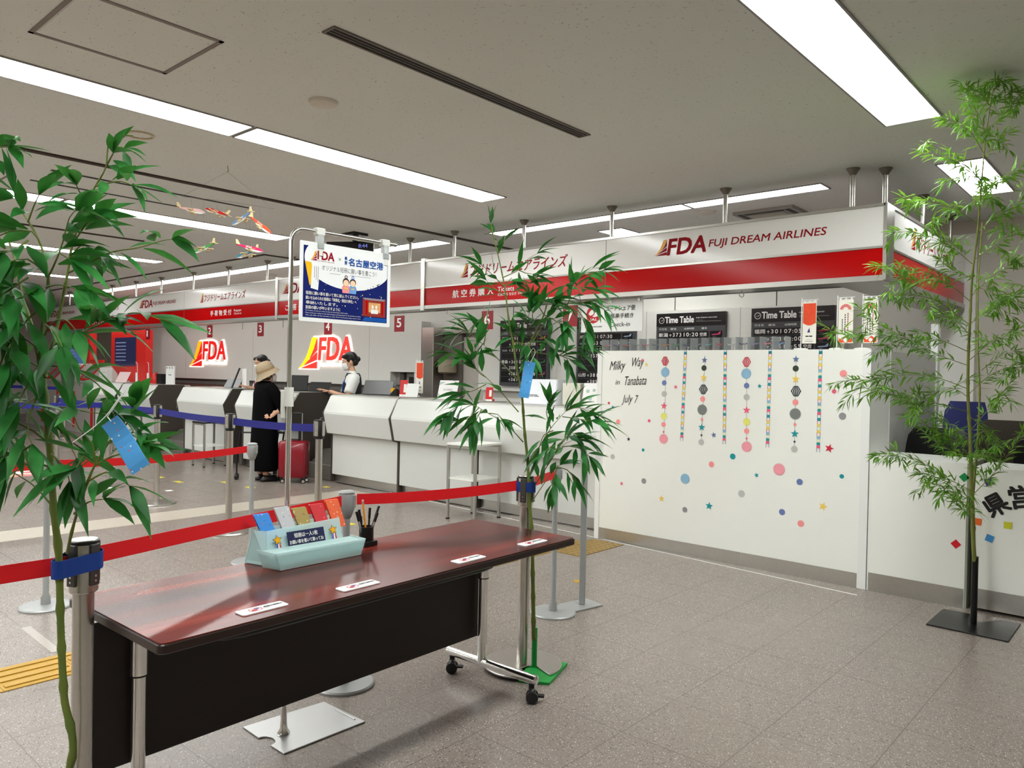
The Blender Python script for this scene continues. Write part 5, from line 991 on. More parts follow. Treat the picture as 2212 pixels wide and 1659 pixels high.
MB().prism([V3((x, y, 0)) for x, y in bp], (0, 0, 0.008)).build('black_plate', BLACKM, rb.t, bevel=0.002); MB().cyl((-0.91, 5.107, 0.008), (-0.91, 5.107, 0.40), 0.017, n=18).build('black_socket', BLACKM, rb.t, True)
BR = rb.branch
for a, d0, d1 in (([(2095, 650), (2030, 600), (1960, 580), (1890, 575)], -.1, -.3), ([(2030, 600), (1990, 610), (1950, 600)], -.2, -.3), ([(2100, 570), (2050, 530), (1990, 505), (1935, 500)], -.14, -.3), ([(2108, 480), (2060, 450), (2010, 437), (1950, 428)], -.2, -.3), ([(2060, 450), (2030, 470), (2010, 485)], -.2, -.2), ([(2120, 390), (2080, 355), (2030, 338), (1995, 328)], -.28, -.38), ([(2124, 330), (2100, 290), (2070, 268), (2042, 258)], -.34, -.4), ([(2130, 290), (2110, 240), (2090, 215), (2082, 200)], -.38, -.45), ([(2140, 230), (2120, 205), (2105, 195), (2092, 194)], -.43, -.45),
                  ([(2147, 195), (2155, 180), (2162, 170)], -.47, -.47), ([(2140, 225), (2165, 210), (2190, 200)], -.43, -.42), ([(2133, 280), (2165, 250), (2185, 225), (2205, 212)], -.38, -.38), ([(2125, 340), (2155, 305), (2180, 280)], -.33, -.3), ([(2118, 420), (2150, 395), (2185, 375), (2212, 350)], -.26, -.2), ([(2112, 500), (2150, 470), (2190, 445), (2215, 420)], -.2, -.1), ([(2105, 560), (2150, 530), (2190, 500), (2215, 490)], -.15, -.05), ([(2098, 640), (2140, 600), (2185, 570), (2215, 555)], -.1, 0), ([(2095, 700), (2150, 660), (2190, 640), (2215, 620)], -.05, .05),
                  ([(2092, 700), (2040, 660), (1990, 640), (1920, 640), (1880, 655)], -.08, -.3), ([(2092, 760), (2030, 735), (1960, 730), (1880, 722), (1800, 722)], -.05, -.32), ([(1960, 730), (1920, 712), (1880, 690)], -.2, -.3), ([(2092, 790), (2020, 765), (1970, 750), (1920, 745)], -.03, -.2), ([(2091, 840), (2020, 815), (1950, 810), (1880, 820), (1835, 822)], 0, -.3), ([(2093, 890), (2020, 870), (1950, 850), (1895, 845), (1862, 836)], 0, -.28), ([(2095, 940), (2040, 910), (1980, 875), (1940, 860)], .02, -.2), ([(2096, 960), (2050, 950), (2000, 920), (1960, 900)], .02, -.15), ([(2097, 980), (2060, 975), (2030, 960), (2010, 945)], .03, -.1),
                  ([(2098, 1060), (2050, 1035), (1990, 1000), (1940, 985), (1890, 985)], .03, -.2), ([(2098, 1080), (2060, 1050), (2020, 1030), (1985, 1022)], .03, -.1), ([(2098, 1110), (2070, 1075), (2045, 1055), (2020, 1050)], .03, -.1), ([(2100, 1120), (2080, 1100), (2060, 1085)], .03, -.05), ([(2097, 930), (2130, 890), (2165, 850), (2212, 780)], .05, .15), ([(2100, 1070), (2130, 1040), (2165, 1000), (2205, 940)], .05, .1), ([(2094, 850), (2140, 810), (2190, 790), (2215, 790)], .0, .1), ([(2092, 780), (2140, 740), (2190, 720), (2215, 700)], .0, .1), ([(2120, 800), (2160, 770), (2190, 760)], .1, .15), ([(2112, 620), (2160, 640), (2200, 660)], .14, .1), ([(2092, 720), (2060, 690), (2020, 680)], -.05, -.15), ([(2094, 860), (2060, 840), (2020, 850), (1990, 870)], 0, -.1), ([(2100, 600), (2060, 585), (2030, 560)], -.12, -.2), ([(2115, 450), (2130, 430), (2150, 440)], -.2, -.15), ([(2120, 400), (2100, 380), (2075, 385)], -.25, -.3), ([(2096, 900), (2130, 930), (2150, 960)], .03, 0), ([(2098, 1000), (2120, 980), (2140, 985)], .05, 0)):
    BR(a, d0, d1, 150, 0.075, 0.0105, 0.0022, 0.18, 0.35, 0.8, 3)
    for k in range(4):
        i = rb.r.randrange(1, len(a)); q = a[i]; e = (q[0] + rb.r.uniform(-45, 45), q[1] + rb.r.uniform(-30, 35)); dm = d0 + (d1 - d0) * i / (len(a) - 1); BR([q, ((q[0] + e[0]) / 2, (q[1] + e[1]) / 2 - 4), e], dm, dm + rb.r.uniform(-.15, .15), 120, 0.072, 0.010, 0.0014, 0.1, 0.4, 0.8, 3)
rb.done()
# wish strips hanging in the two artificial plants
strip = speckled('wish_strip_hanging', (84, 168, 236))
def wish(pxs, dd, label, tie):
    P = [far(px, py, dd + e) for px, py, e in pxs]; t = thing('wish_strip', P[0], label, 'paper strip', 'blue wish strips in the bamboo')
    n = (P[1] - P[0]).cross(P[3] - P[0]).normalized() * 0.0008; mb = MB(); R = []
    for i in range(9):
        f = i / 8; a = P[0].lerp(P[3], f); b = P[1].lerp(P[2], f); w = n * (6 * sin(f * 5)); R.append([a - n + w, b - n + w * 1.3, b + n + w * 1.3, a + n + w])
    mb.rings(R).build('strip', strip, t)
    Q = [far(px, py, dd) for px, py in tie]; MB().tube(spline(Q, 0.01), 0.0011, 6).build('string', mat('white_string', (226, 226, 220), 0.7), t, True)
    f = Fr(P[3] * 0.96 + P[0] * 0.04 + n * 1.5, P[2] - P[3], (P[0] - P[3])); w = (P[2] - P[3]).length
    if f.N.dot(CAM - P[0]) < 0: f.N = -f.N
    text('FUJI DREAM AIRLINES', f, w * 0.15, 0.002, w * 0.75, 0.004, LETW, t, off=0.005)
wish([(219, 920, 0), (253, 897, 0), (325, 1000, .03), (288, 1025, .03)], 1.76, 'large blue wish strip hanging in the left bamboo', [(157, 956), (200, 925), (230, 897), (250, 870), (270, 845), (243, 885), (232, 900), (240, 910)])
wish([(1134, 779, 0), (1157, 784, 0), (1142, 860, .02), (1120, 857, .02)], 3.5, 'blue wish strip hanging in the middle bamboo', [(1146, 783), (1150, 775), (1156, 762), (1152, 752), (1140, 770), (1137, 782)])
# ------------------------------------------------------------------ stands, side tables, suitcase, floor markings
t = thing('leaflet_stand', (-2.75, 3.772, 0), 'grey square-footed stand with a clear sloping sign holder, beside the grey post', 'stand')
MB().prism([V3((x, y, 0)) for x, y in ((-2.853, 3.68), (-2.69, 3.64), (-2.648, 3.862), (-2.804, 3.90))], (0, 0, 0.008)).build('foot_plate', GREYM, t, bevel=0.002)
MB().box((-0.019, -0.012, 0.008), (0.019, 0.012, 0.93), Matrix.Translation((-2.745, 3.775, 0)) @ Matrix.Rotation(0.5, 4, 'Z')).build('pole', GREYM, t, bevel=0.004)
acr = mat('clear_acrylic', (226, 230, 230), 0.1, alpha=0.3, var=0.0, spec=0.4)
a = [far(1247, 1002, 4.62), far(1300, 1008, 4.78), far(1306, 958, 4.92), far(1255, 952, 4.78)]
MB().prism(a, (0, 0.002, 0.002)).build('sign_holder', acr, t); n = (a[1] - a[0]).cross(a[3] - a[0]).normalized() * -0.003
MB().prism([p * 0.86 + sum(a, V3()) / 4 * 0.14 + n for p in a], n * 0.2).build('leaflet', mat('pale_leaflet', (236, 226, 222), 0.5, var=0.1, scale=60), t)
def side_table(c, z, sx, sy, rot, label, shelf, dark):
    t = thing('side_table', (c[0], c[1], 0), label, 'side table', 'small metal-legged tables'); M = Matrix.Translation((c[0], c[1], 0)) @ Matrix.Rotation(rot, 4, 'Z'); hx, hy = sx / 2, sy / 2
    MB().box((-hx, -hy, z - 0.02), (hx, hy, z), M).build('tabletop', WHITE if not dark else BLACK, t, bevel=0.002)
    for u in (-1, 1):
        for v in (-1, 1):
            lg = MB().box((u * (hx - 0.013) - 0.012, v * (hy - 0.013) - 0.012, 0.012), (u * (hx - 0.013) + 0.012, v * (hy - 0.013) + 0.012, z - 0.02), M).build('leg', ALU, t); MB().box((u * (hx - 0.013) - 0.013, v * (hy - 0.013) - 0.013, 0), (u * (hx - 0.013) + 0.013, v * (hy - 0.013) + 0.013, 0.014), M).build('foot_cap', BLACK, lg)
    for v in (-1, 1): MB().box((-hx + 0.02, v * (hy - 0.013) - 0.008, z - 0.045), (hx - 0.02, v * (hy - 0.013) + 0.008, z - 0.022), M).build('apron', ALU, t)
    if shelf: MB().box((-hx + 0.012, -hy + 0.012, shelf - 0.012), (hx - 0.012, hy - 0.012, shelf), M).build('shelf', WHITE, t)
    return t
side_table((-5.175, 5.30), 0.735, 0.36, 0.40, radians(5), 'small white-topped metal table in front of the counter, behind the middle bamboo', 0.40, False)
side_table((-10.58, 5.35), 0.64, 0.36, 0.34, 0, 'small metal table with a dark top in front of the counter with the grommet', 0.3, True)
side_table((-13.2, 5.25), 0.62, 0.36, 0.34, 0, 'small metal table in front of the far counters, right of the left bamboo stem', 0.3, True)
# red suitcase
sc = V3((-8.35, 5.33, 0)); SM = Matrix.Translation(sc) @ Matrix.Rotation(radians(40), 4, 'Z')
RC = mat('red_suitcase_shell', (132, 6, 28), 0.25, var=0.04, coat=0.3)
t = thing('suitcase', sc, 'red hard-shell wheeled suitcase standing beside the customer', 'suitcase')
MB().rings([[SM @ V3((u, v, z)) for u, v in rrect(-0.175 + e, -0.11 + e, 0.175 - e, 0.11 - e, 0.045)] for z, e in ((0.065, 0.035), (0.072, 0.012), (0.095, 0.0), (0.49, 0.0), (0.515, 0.012), (0.525, 0.035))]).build('shell', RC, t, True)
MB().rings([[SM @ V3((u, v * 1.0, z)) for u, v in rrect(-0.177 + e, -0.005, 0.177 - e, 0.005, 0.003)] for z, e in ((0.066, 0.03), (0.095, -0.001), (0.49, -0.001), (0.528, 0.03))]).build('zip_band', BLACK, t)
MB().tube([SM @ V3(p) for p in ((-0.06, -0.02, 0.522), (-0.055, -0.02, 0.542), (0.055, -0.02, 0.542), (0.06, -0.02, 0.522))], 0.009, 8).build('carry_handle', BLACK, t, True)
th = MB().tube([SM @ V3(p) for p in ((-0.07, 0.09, 0.52), (-0.07, 0.09, 0.86), (0.07, 0.09, 0.86), (0.07, 0.09, 0.52))], 0.0075, 8).build('pull_handle', GREYP, t, True); MB().tube([SM @ V3(p) for p in ((-0.06, 0.09, 0.86), (0.06, 0.09, 0.86))], 0.013, 8).build('grip', BLACK, th, True)
for u in (-0.13, 0.13):
    for v in (-0.075, 0.075):
        w = MB().box((u - 0.016, v - 0.014, 0.028), (u + 0.016, v + 0.014, 0.07), SM).build('wheel_housing', BLACK, t, bevel=0.004); k = SM @ V3((u + 0.012, v - 0.01, 0.027))
        d = (SM.to_3x3() @ V3((0.5, -1, 0))).normalized(); MB().cyl(k - d * 0.014, k + d * 0.014, 0.027, n=18).build('wheel', BLACK, w, True); MB().cyl(k + d * 0.014, k + d * 0.0155, 0.018, n=14).build('hub', CHROME, w, True)
MB().box((-0.05, -0.125, 0.535), (-0.03, -0.07, 0.54), SM).build('luggage_tag', RC, t)
# tactile paving and floor marks
TY = mat('yellow_tactile', (184, 142, 40), 0.45, var=0.05); TG = mat('brass_tactile', (142, 112, 46), 0.4, var=0.05)
def tactile(x0, y0, n, label, dots=False, m=TY):
    t = thing('tactile_tile', (x0, y0, 0), label, 'tactile paving', 'tactile floor tiles'); S = 0.3
    MB().box((x0, y0, 0), (x0 + S, y0 + S, 0.004)).build('base', m, t)
    if dots:
        for i in range(5):
            for j in range(5): MB().lathe([(0.015, 0.004), (0.012, 0.008), (0.004, 0.0085)], (x0 + 0.03 + i * 0.06, y0 + 0.03 + j * 0.06, 0), 12).build('stud', m, t, True)
    else:
        for i in range(4): MB().box((x0 + 0.02 + i * 0.072, y0 + 0.012, 0.004), (x0 + 0.052 + i * 0.072, y0 + S - 0.012, 0.009)).build('rib', m, t, bevel=0.003)
for k in range(16):
    y0 = 0.10 + 0.302 * k; tactile(-4.06, y0, 0, 'ribbed yellow tactile tile, number %d counting from the left edge along the guiding line' % (k + 1) if k < 14 else 'ribbed yellow tactile tile near the studded end, %s' % ('nearer piece' if k == 14 else 'farther piece'))
tactile(-3.80, 4.78, 0, 'studded brass-coloured tactile tile between the grey posts, right of the guiding line', True, TG); tactile(-4.10, 4.94, 0, 'studded brass-coloured tactile tile ending the guiding line', True, TG); tactile(-3.80, 5.082, 0, 'studded brass tactile tile nearest the counter', True, TG)
tag(MB().lathe([(0.042, 0.0), (0.042, 0.002), (0.036, 0.003), (0.002, 0.003)], (-3.083, 4.205, 0), 24).build('floor_disc', TY, None, True), 'round yellow disc set in the floor beside the square-footed stand', 'floor disc')
def mark(c, r, m, label, sx=1.0): return tag(MB().box((-r * sx, -r, 0.0), (r * sx, r, 0.002), Matrix.Translation((c.x, c.y, 0)) @ Matrix.Rotation(0.0, 4, 'Z')).build('floor_mark', m, None, loc=(c.x, c.y, 0)), label, 'floor marking', 'tape marks on the floor')
YM = mat('yellow_tape', (206, 190, 60), 0.6); WM = mat('clear_tape', (168, 160, 152), 0.25)
for px, py, s, m, l in ((345, 1031, 1, YM, 'short yellow tape mark on the floor right of the left bamboo'), (386, 1041, 1, YM, 'fainter yellow tape mark, second from the left bamboo'), (487, 1042, 1, YM, 'yellow tape mark beside the navy belt post'), (540, 1053, 1, YM, 'yellow tape mark near the customer'), (705, 1052, .6, YM, 'small yellow tape mark behind the grey post and table'), (757, 1132, .7, YM, 'yellow tape mark left of the pen pot'), (365, 1060, .5, PAPER, 'small white paper scrap lying on the floor')):
    c = onz(px, py); mark(c, 0.035, m, l, 2.2 * s)
c0 = onz(55, 1355); c1 = onz(122, 1408); d = (c1 - c0).normalized(); q = V3((-d.y, d.x, 0)) * 0.022
tag(MB().prism([c0 - q, c1 - q, c1 + q, c0 + q], (0, 0, 0.0015)).build('floor_mark', WM, None), 'strip of clear tape on the floor behind the near post', 'floor marking', 'tape marks on the floor')
t = thing('floor_sticker', onz(60, 1020), 'pink floor sticker with a white ring, far left under the bamboo', 'floor sticker'); c = onz(60, 1021); FF = Fr((c.x, c.y, 0), (0, 1, 0), (-1, 0, 0))
flat(FF, [rect(-0.42, -0.35, 0.42, 0.35)], mat('pink_sticker', (214, 128, 124), 0.4), t, 'sheet', 0.0, 0.0015); flat(FF, ring(0.05, 0, 0.12, 0.2, 24), PAPER, t, 'ring_print', 0.002); flat(FF, [rect(-0.42, 0.22, 0.42, 0.28), rect(-0.4, -0.3, -0.2, 0.2)], mat('green_stripe', (170, 176, 120), 0.5), t, 'stripe_print', 0.002)

# ------------------------------------------------------------------ things on and behind the counters
def at_counter(px, py): p = onz(px, py, 1.111); return p
def acrylic_card(p, w, h, m, label, yaw=0.35, tilt=0.25, lines=None, nm='card_stand', border=None):
    t = thing(nm, (p.x, p.y, 1.11), label, 'card stand', 'small signs on the counters')
    U = V3((cos(yaw), sin(yaw), 0)); N = V3((-sin(yaw), cos(yaw), 0)); Vv = (V3((0, 0, 1)) * cos(tilt) + N * sin(tilt)).normalized(); fr = Fr((p.x, p.y, 1.1115), U, Vv)
    MB().prism([fr.at(-w / 2, 0, 0), fr.at(w / 2, 0, 0), fr.at(w / 2, h, 0), fr.at(-w / 2, h, 0)], fr.N * -0.004).build('card', m, t); MB().prism([fr.at(-w / 2, 0, -0.004), fr.at(w / 2, 0, -0.004), fr.at(w / 2, h * 0.15, -0.004), fr.at(-w / 2, h * 0.15, -0.004)], N * (h * 0.3)).build('foot', m, t)
    if border: flat(fr, border, mat('card_border', (176, 196, 190), 0.5), t, 'border_print', 0.001)
    for s, u, v, ww, hh, lm in (lines or ()): text(s, fr, u, v, ww, hh, lm, t, off=0.0015)
    return t, fr
p = V3((-7.10, 6.02, 0)); tt, fr = acrylic_card(p, 0.11, 0.2, mat('red_card', (206, 30, 30), 0.4), 'red price card stand on the counter below number plate 5', 0.3, 0.12); flat(fr, [rect(0.0, 0.05, 0.04, 0.15)], PAPER, tt, 'white_print', 0.001); flat(fr, [rect(-0.055, 0, 0.055, 0.025)], PAPER, tt, 'foot_print', 0.001)
acrylic_card(V3((-6.93, 6.0, 0)), 0.16, 0.17, PAPER, 'blank white card stand right of the red price card', 0.4, 0.35)
acrylic_card(V3((-6.25, 5.93, 0)), 0.25, 0.22, PAPER, 'white CLOSED sign stand on the counter left of the middle bamboo', 0.25, 0.3, [('CLOSED', -0.06, 0.10, 0.12, 0.02, LETK)], border=[[(-.12, .02), (-.07, .02), (-.12, .07)], [(.12, .2), (.07, .2), (.12, .15)], [(-.12, .2), (-.05, .2), (-.12, .16)], [(.12, .02), (.05, .02), (.12, .06)]])
p = V3((-5.64, 5.98, 0)); tt, fr = acrylic_card(p, 0.085, 0.15, mat('red_card', (206, 30, 30), 0.4), 'red card stand behind the middle bamboo leaves', 0.25, 0.1); flat(fr, [rect(0.0, 0.05, 0.03, 0.12), rect(-0.04, 0, 0.04, 0.02)], PAPER, tt, 'white_print', 0.001)
acrylic_card(V3((-4.13, 5.72, 0)), 0.15, 0.24, PAPER, 'leaning white leaflet stand beside the decorated counter', 0.3, 0.35, None, border=[disc(-.03, .16, .018, 12), disc(.03, .17, .015, 12), disc(.0, .09, .02, 12), rect(-.05, .05, .05, .055)])
t = thing('laptop_cover', (-4.95, 6.0, 1.11), 'white plastic covered machine on the counter behind the blue wish strip', 'machine'); MB().rings([[V3((x, y, z)) for x, y in rrect(-5.12 + e * .5, 5.88 + e, -4.66 - e * .5, 6.18 - e * .3, 0.03)] for z, e in ((1.111, 0), (1.2, 0.03), (1.36, 0.09))]).build('cover', mat('white_cover', (232, 234, 240), 0.35), t, True)
flat(Fr((0, 5.80, 0), (1, 0, 0), (0, 0.09, 1)), [rect(-5.05, 1.19, -4.95, 1.198), rect(-4.94, 1.19, -4.88, 1.198), rect(-5.04, 1.205, -4.9, 1.211)], GREYL, t, 'print', 0.004)
tag(bxs('paper_bag', mat('pale_paper_bag', (220, 218, 204), 0.6), None, ((-4.62, 5.95, 1.111), (-4.40, 6.15, 1.33)), bevel=0.01), 'pale paper bag on the counter right of the covered machine', 'bag')
t = thing('monitor', (-4.05, 6.1, 1.11), 'black monitor back on the counter next to the decorated counter', 'monitor'); MB().box((-4.22, 6.08, 1.15), (-3.86, 6.11, 1.42)).build('screen_back', BLACK, t, bevel=0.006); MB().cyl((-4.04, 6.12, 1.112), (-4.04, 6.12, 1.3), 0.02).build('neck', BLACK, t); MB().box((-4.14, 6.06, 1.111), (-3.94, 6.18, 1.12)).build('base', BLACK, t)
t = thing('wooden_box', (-3.9, 5.75, 1.11), 'small wooden box with a dark hole on the counter by the tall white board', 'box'); MB().box((-3.965, 5.70, 1.111), (-3.86, 5.76, 1.22)).build('body', mat('pale_wood', (206, 168, 110), 0.5, var=0.08), t); flat(FY(5.70), [disc(-3.91, 1.18, 0.018), rect(-3.92, 1.13, -3.9, 1.165)], BLACK, t, 'hole', 0.001)
tag(MB().lathe([(0.02, 0), (0.028, 0.06), (0.02, 0.16), (0.012, 0.2), (0.012, 0.23)], (-3.93, 5.85, 1.111), 16).build('red_bottle', mat('red_card', (206, 30, 30), 0.4), None, True), 'red bottle-shaped thing behind the small wooden box', 'bottle')
def laptop(c, yaw, sz, m, label, tilt=0.3, logo=False):
    t = thing('laptop', (c[0], c[1], c[2]), label, 'laptop', 'laptops and screens on the counters'); M = Matrix.Translation(c) @ Matrix.Rotation(yaw, 4, 'Z'); w, h = sz
    MB().prism([M @ V3((-w / 2, 0, 0.006)), M @ V3((w / 2, 0, 0.006)), M @ V3((w / 2, -h * sin(tilt), h * cos(tilt))), M @ V3((-w / 2, -h * sin(tilt), h * cos(tilt)))], M.to_3x3() @ V3((0, 0.012, 0.004))).build('lid', m, t); MB().box((-w / 2, 0, 0.0), (w / 2, 0.22, 0.012), M).build('keyboard', m, t)
    return t
DG = mat('dark_grey_shell', (46, 46, 46), 0.3)
laptop((-7.62, 6.03, 1.111), 0.35, (0.42, 0.19), DG, 'dark grey laptop open on the counter in front of the standing staff', -0.35)
t = thing('tape_dispenser', (-7.28, 6.05, 1.11), 'black tape dispenser with a yellow roll, right of the dark laptop', 'tape dispenser'); MB().prism([(-7.36, 6.02, 1.111), (-7.22, 6.02, 1.111), (-7.22, 6.02, 1.18), (-7.26, 6.02, 1.20), (-7.34, 6.02, 1.14)], (0, 0.05, 0)).build('body', BLACK, t, bevel=0.004); MB().cyl((-7.315, 6.03, 1.175), (-7.315, 6.06, 1.175), 0.035, n=20).build('tape_roll', YELO, t, True)
laptop((-9.45, 6.05, 1.111), 0.35, (0.36, 0.22), BLACK, 'black laptop back between the customer and the steel pole of the poster stand', -0.12); laptop((-9.0, 6.1, 1.111), 0.35, (0.34, 0.15), DG, 'low dark laptop just right of the steel pole', -0.5)
laptop((-11.2, 6.0, 1.111), 0.3, (0.3, 0.16), mat('silver_shell', (170, 172, 176), 0.35, 0.3), 'silver laptop on the counter below the left lit logo', -0.6)
t = thing('easel_sign', (-10.9, 6.0, 1.11), 'folded white easel sign standing edge-on on the counter left of the customer', 'sign'); MB().prism([(-10.93, 5.85, 1.111), (-10.90, 5.85, 1.111), (-10.98, 6.02, 1.42), (-11.0, 6.02, 1.42)], (0.0, 0.02, 0)).build('back_board', BLACK, t); MB().box((-10.95, 6.05, 1.111), (-10.82, 6.10, 1.41)).build('front_board', PAPER, t)
# banners
BAN = mat('banner_cloth', (236, 232, 222), 0.6, var=0.02); BOR = mat('banner_orange', (230, 76, 36), 0.5, var=0.2, scale=30)
def banner(x, y, z, w, h, label, kind, yaw=0.0):
    t = thing('mini_banner', (x, y, z), label, 'small banner', 'small upright banners'); fr = Fr((x, y, z), (cos(yaw), sin(yaw), 0))
    MB().lathe([(0.05, 0.0005), (0.05, 0.008), (0.03, 0.012), (0.006, 0.014)], (x, y, z), 24).build('foot', PAPER, t, True); MB().cyl((x, y, z + 0.012), (x, y, z + h + 0.03), 0.0035, n=8).build('pole', PAPER, t, True)
    MB().tube([fr.at(0, h + 0.015), fr.at(w + 0.01, h + 0.015)], 0.0025, 6).build('top_rod', PAPER, t)
    MB().prism([fr.at(0.008, 0.045), fr.at(w, 0.045), fr.at(w, h), fr.at(0.008, h)], fr.N * 0.001).build('cloth', BAN, t)
    flat(fr, [rect(0.015 + i * (w - 0.02) / 2.4, h, 0.027 + i * (w - 0.02) / 2.4, h + 0.016) for i in range(3)], PAPER, t, 'loops', 0.001)
    if kind == 'orange':
        a = [(0.012, h * 0.52 + 0.01 * 0), (w - 0.004, h * 0.52)]; flat(fr, [[(0.012, h - 0.01), (0.012, h * 0.56)] + [(0.012 + (w - 0.016) * i / 8, h * 0.56 - 0.018 * sin(pi * i / 8)) for i in range(1, 8)] + [(w - 0.004, h * 0.56), (w - 0.004, h - 0.01)]], BOR, t, 'orange_print', 0.0015)
        flat(fr, [rect(w * .3, h * .27, w * .5, h * .295), rect(w * .53, h * .27, w * .75, h * .295)], LETK, t, 'banner_print', 0.0015); flat(fr, [[(w * .4, h * .36), (w * .6, h * .36), (w * .55, h * .46), (w * .48, h * .42)]], mat('banner_blue', (60, 60, 140), 0.5), t, 'emblem', 0.0015); flat(fr, [rect(w * .25, h * .17, w * .8, h * .18), rect(w * .3, h * .21, w * .75, h * .215)], GREYL, t, 'small_print', 0.0015)
    else:
        flat(fr, [[(w * .52 + w * .16 * cos(b), h * .8 + w * .16 * sin(b)), (w * .52 + w * .36 * cos(b), h * .8 + w * .36 * sin(b)), (w * .52 + w * .36 * cos(b + .26), h * .8 + w * .36 * sin(b + .26)), (w * .52 + w * .16 * cos(b + .26), h * .8 + w * .16 * sin(b + .26))] for b in [i * pi / 9 for i in range(9)]], mat('fan_red', (220, 60, 66), 0.5), t, 'fan_print', 0.0015)
        for i, (k0, k1) in enumerate(((.35, .62), (.30, .72), (.38, .74))): flat(fr, [rect(w * (.3 + i * .17), h * (k0 + (k1 - k0) * j / 9), w * (.36 + i * .17), h * (k0 + (k1 - k0) * (j + .7) / 9)) for j in range(9)], LETK if i != 2 else LETR, t, 'vertical_print', 0.0015)
        flat(fr, [[(0.012, 0.05), (w - 0.005, 0.05), (w - 0.005, h * .2), (w * .6, h * .27), (w * .3, h * .19), (0.012, h * .24)]], BOR, t, 'flower_print', 0.0015); flat(fr, [disc(w * .55, h * .19, w * .13, 12)], PAPER, t, 'flower', 0.002)
banner(-2.125, 5.55, 1.624, 0.108, 0.345, 'small orange banner on the tall white counter, left of the other two', 'orange'); banner(-1.872, 5.55, 1.624, 0.108, 0.35, 'cream fan-print banner on the tall white counter, middle one', 'fan'); banner(-1.705, 5.56, 1.624, 0.10, 0.35, 'cream fan-print banner at the right end of the tall white counter', 'fan')
banner(-7.02, 6.15, 1.111, 0.13, 0.42, 'orange mini banner on the counter in front of the steel pillar', 'orange')
# acrylic cases with model aircraft along the top of the information counter
ACR = mat('case_acrylic', (150, 154, 156), 0.05, alpha=0.10, var=0.0, spec=0.5); ACE = mat('case_edge', (190, 196, 196), 0.2, alpha=0.45, var=0.0)
PC = {'pink': (216, 110, 130), 'red': (190, 40, 50), 'blue': (90, 130, 190), 'grey': (120, 124, 130), 'orange': (220, 150, 70), 'green': (70, 150, 100), 'teal': (110, 170, 170), 'violet': (150, 120, 180), 'white': (210, 210, 210), 'navy': (50, 60, 110)}
names = ['pink', 'navy', 'red', 'grey', 'pink', 'grey', 'orange', 'green', 'navy', 'grey', 'teal', 'red', 'white', 'navy', 'violet', 'pink', 'blue']
posn = ['first from the left', 'second from the left', 'third from the left', 'fourth from the left', 'fifth from the left', 'sixth from the left', 'seventh from the left', 'eighth from the left', 'in the exact middle of the row', 'eighth from the right', 'seventh from the right', 'sixth from the right', 'fifth from the right', 'fourth from the right', 'third from the right', 'second from the right', 'last on the right']
n = len(names); xa, xb = -3.83, -2.21; dx = (xb - xa) / n
case0 = None
for i, c in enumerate(names):
    x0 = xa + i * dx; xc = x0 + dx / 2; lab = 'clear acrylic display case on the tall white counter, ' + posn[i]
    if case0 is None:
        case0 = thing('display_case', (xc, 5.53, 1.623), lab, 'display case', 'acrylic cases on the counter top'); e = dx / 2 - 0.002; y0, y1, z0, z1 = 5.475, 5.585, 1.624, 1.722
        bxs('box', ACR, case0, ((xc - e, y0, z0), (xc + e, y0 + 0.0015, z1)), ((xc - e, y1 - 0.0015, z0), (xc + e, y1, z1)), ((xc - e, y0, z1 - 0.0015), (xc + e, y1, z1))); sd = MB().box((xc - e, y0, z0), (xc - e + 0.002, y1, z1)).build('side_panel', ACE, case0); MB().box((xc + e - 0.002, y0, z0), (xc + e, y1, z1)).build('side_panel', ACE, case0)
    else: dup(case0, (xc, 5.53, 1.623), 0, lab)
    m = mat('model_' + c, PC[c], 0.3); t = thing('model_airplane', (xc, 5.53, 1.626), '%s model airplane inside the acrylic case %s' % (c, posn[i]), 'model airplane', 'model airplanes in the cases')
    b = V3((xc, 5.53, 1.672)); d = V3((0.55, 0.45, 0.1 if i % 2 else 0.18)).normalized(); s = V3((d.y, -d.x, 0)).normalized(); u = s.cross(d); L = 0.042
    fb = MB().tube([b - d * L, b - d * L * 0.8, b + d * L * 0.6, b + d * L], [0.001, 0.0042, 0.0042, 0.001], 8).build('fuselage', m, t, True); MB().prism([b + s * 0.03 - d * 0.016, b + s * 0.03 - d * 0.01, b + d * 0.006, b - s * 0.03 - d * 0.01, b - s * 0.03 - d * 0.016, b - d * 0.006], u * 0.0014).build('wing', mat('model_white', (206, 208, 210), 0.3), t); MB().prism([b - d * L, b - d * L * 0.75, b - d * L * 0.9 + u * 0.014, b - d * L * 1.05 + u * 0.014], s * 0.001).build('tail_fin', m, t); MB().cyl((xc, 5.53, 1.627), (xc, 5.53, 1.67), 0.0012, n=6).build('stand_rod', BLACK, t); MB().lathe([(0.011, 0), (0.009, 0.002), (0.002, 0.003)], (xc, 5.53, 1.625), 14).build('stand_foot', BLACK, t)

# ------------------------------------------------------------------ hanging wooden plane mobile
hookp = V3((-5.702, 3.001, CEIL)); t = thing('mobile_hook', hookp, 'small ceiling hook carrying the wooden plane mobile', 'hook')
MB().tube([hookp, hookp - V3((0, 0, 0.02)), hookp + V3((0.012, 0, -0.035)), hookp + V3((0.004, 0, -0.05)), hookp + V3((-0.008, 0, -0.042))], 0.0022, 6).build('hook', BLACK, t); 
h2 = hookp - V3((0, 0, 0.048)); A = far(392, 452, 5.99) + V3((0, 0, .10)); Bq = far(590, 490, 6.0) + V3((0, 0, .14))
MB().tube([A, h2, Bq], 0.0009, 5).build('thread', mat('thread_grey', (110, 104, 96), 0.7), t); MB().tube([A, (A + Bq) / 2 + V3((0, 0, 0.01)), Bq], 0.0014, 6).build('spreader_rod', mat('thread_grey', (110, 104, 96), 0.7), t)
WD = mat('plain_wood', (226, 206, 160), 0.5, var=0.05)
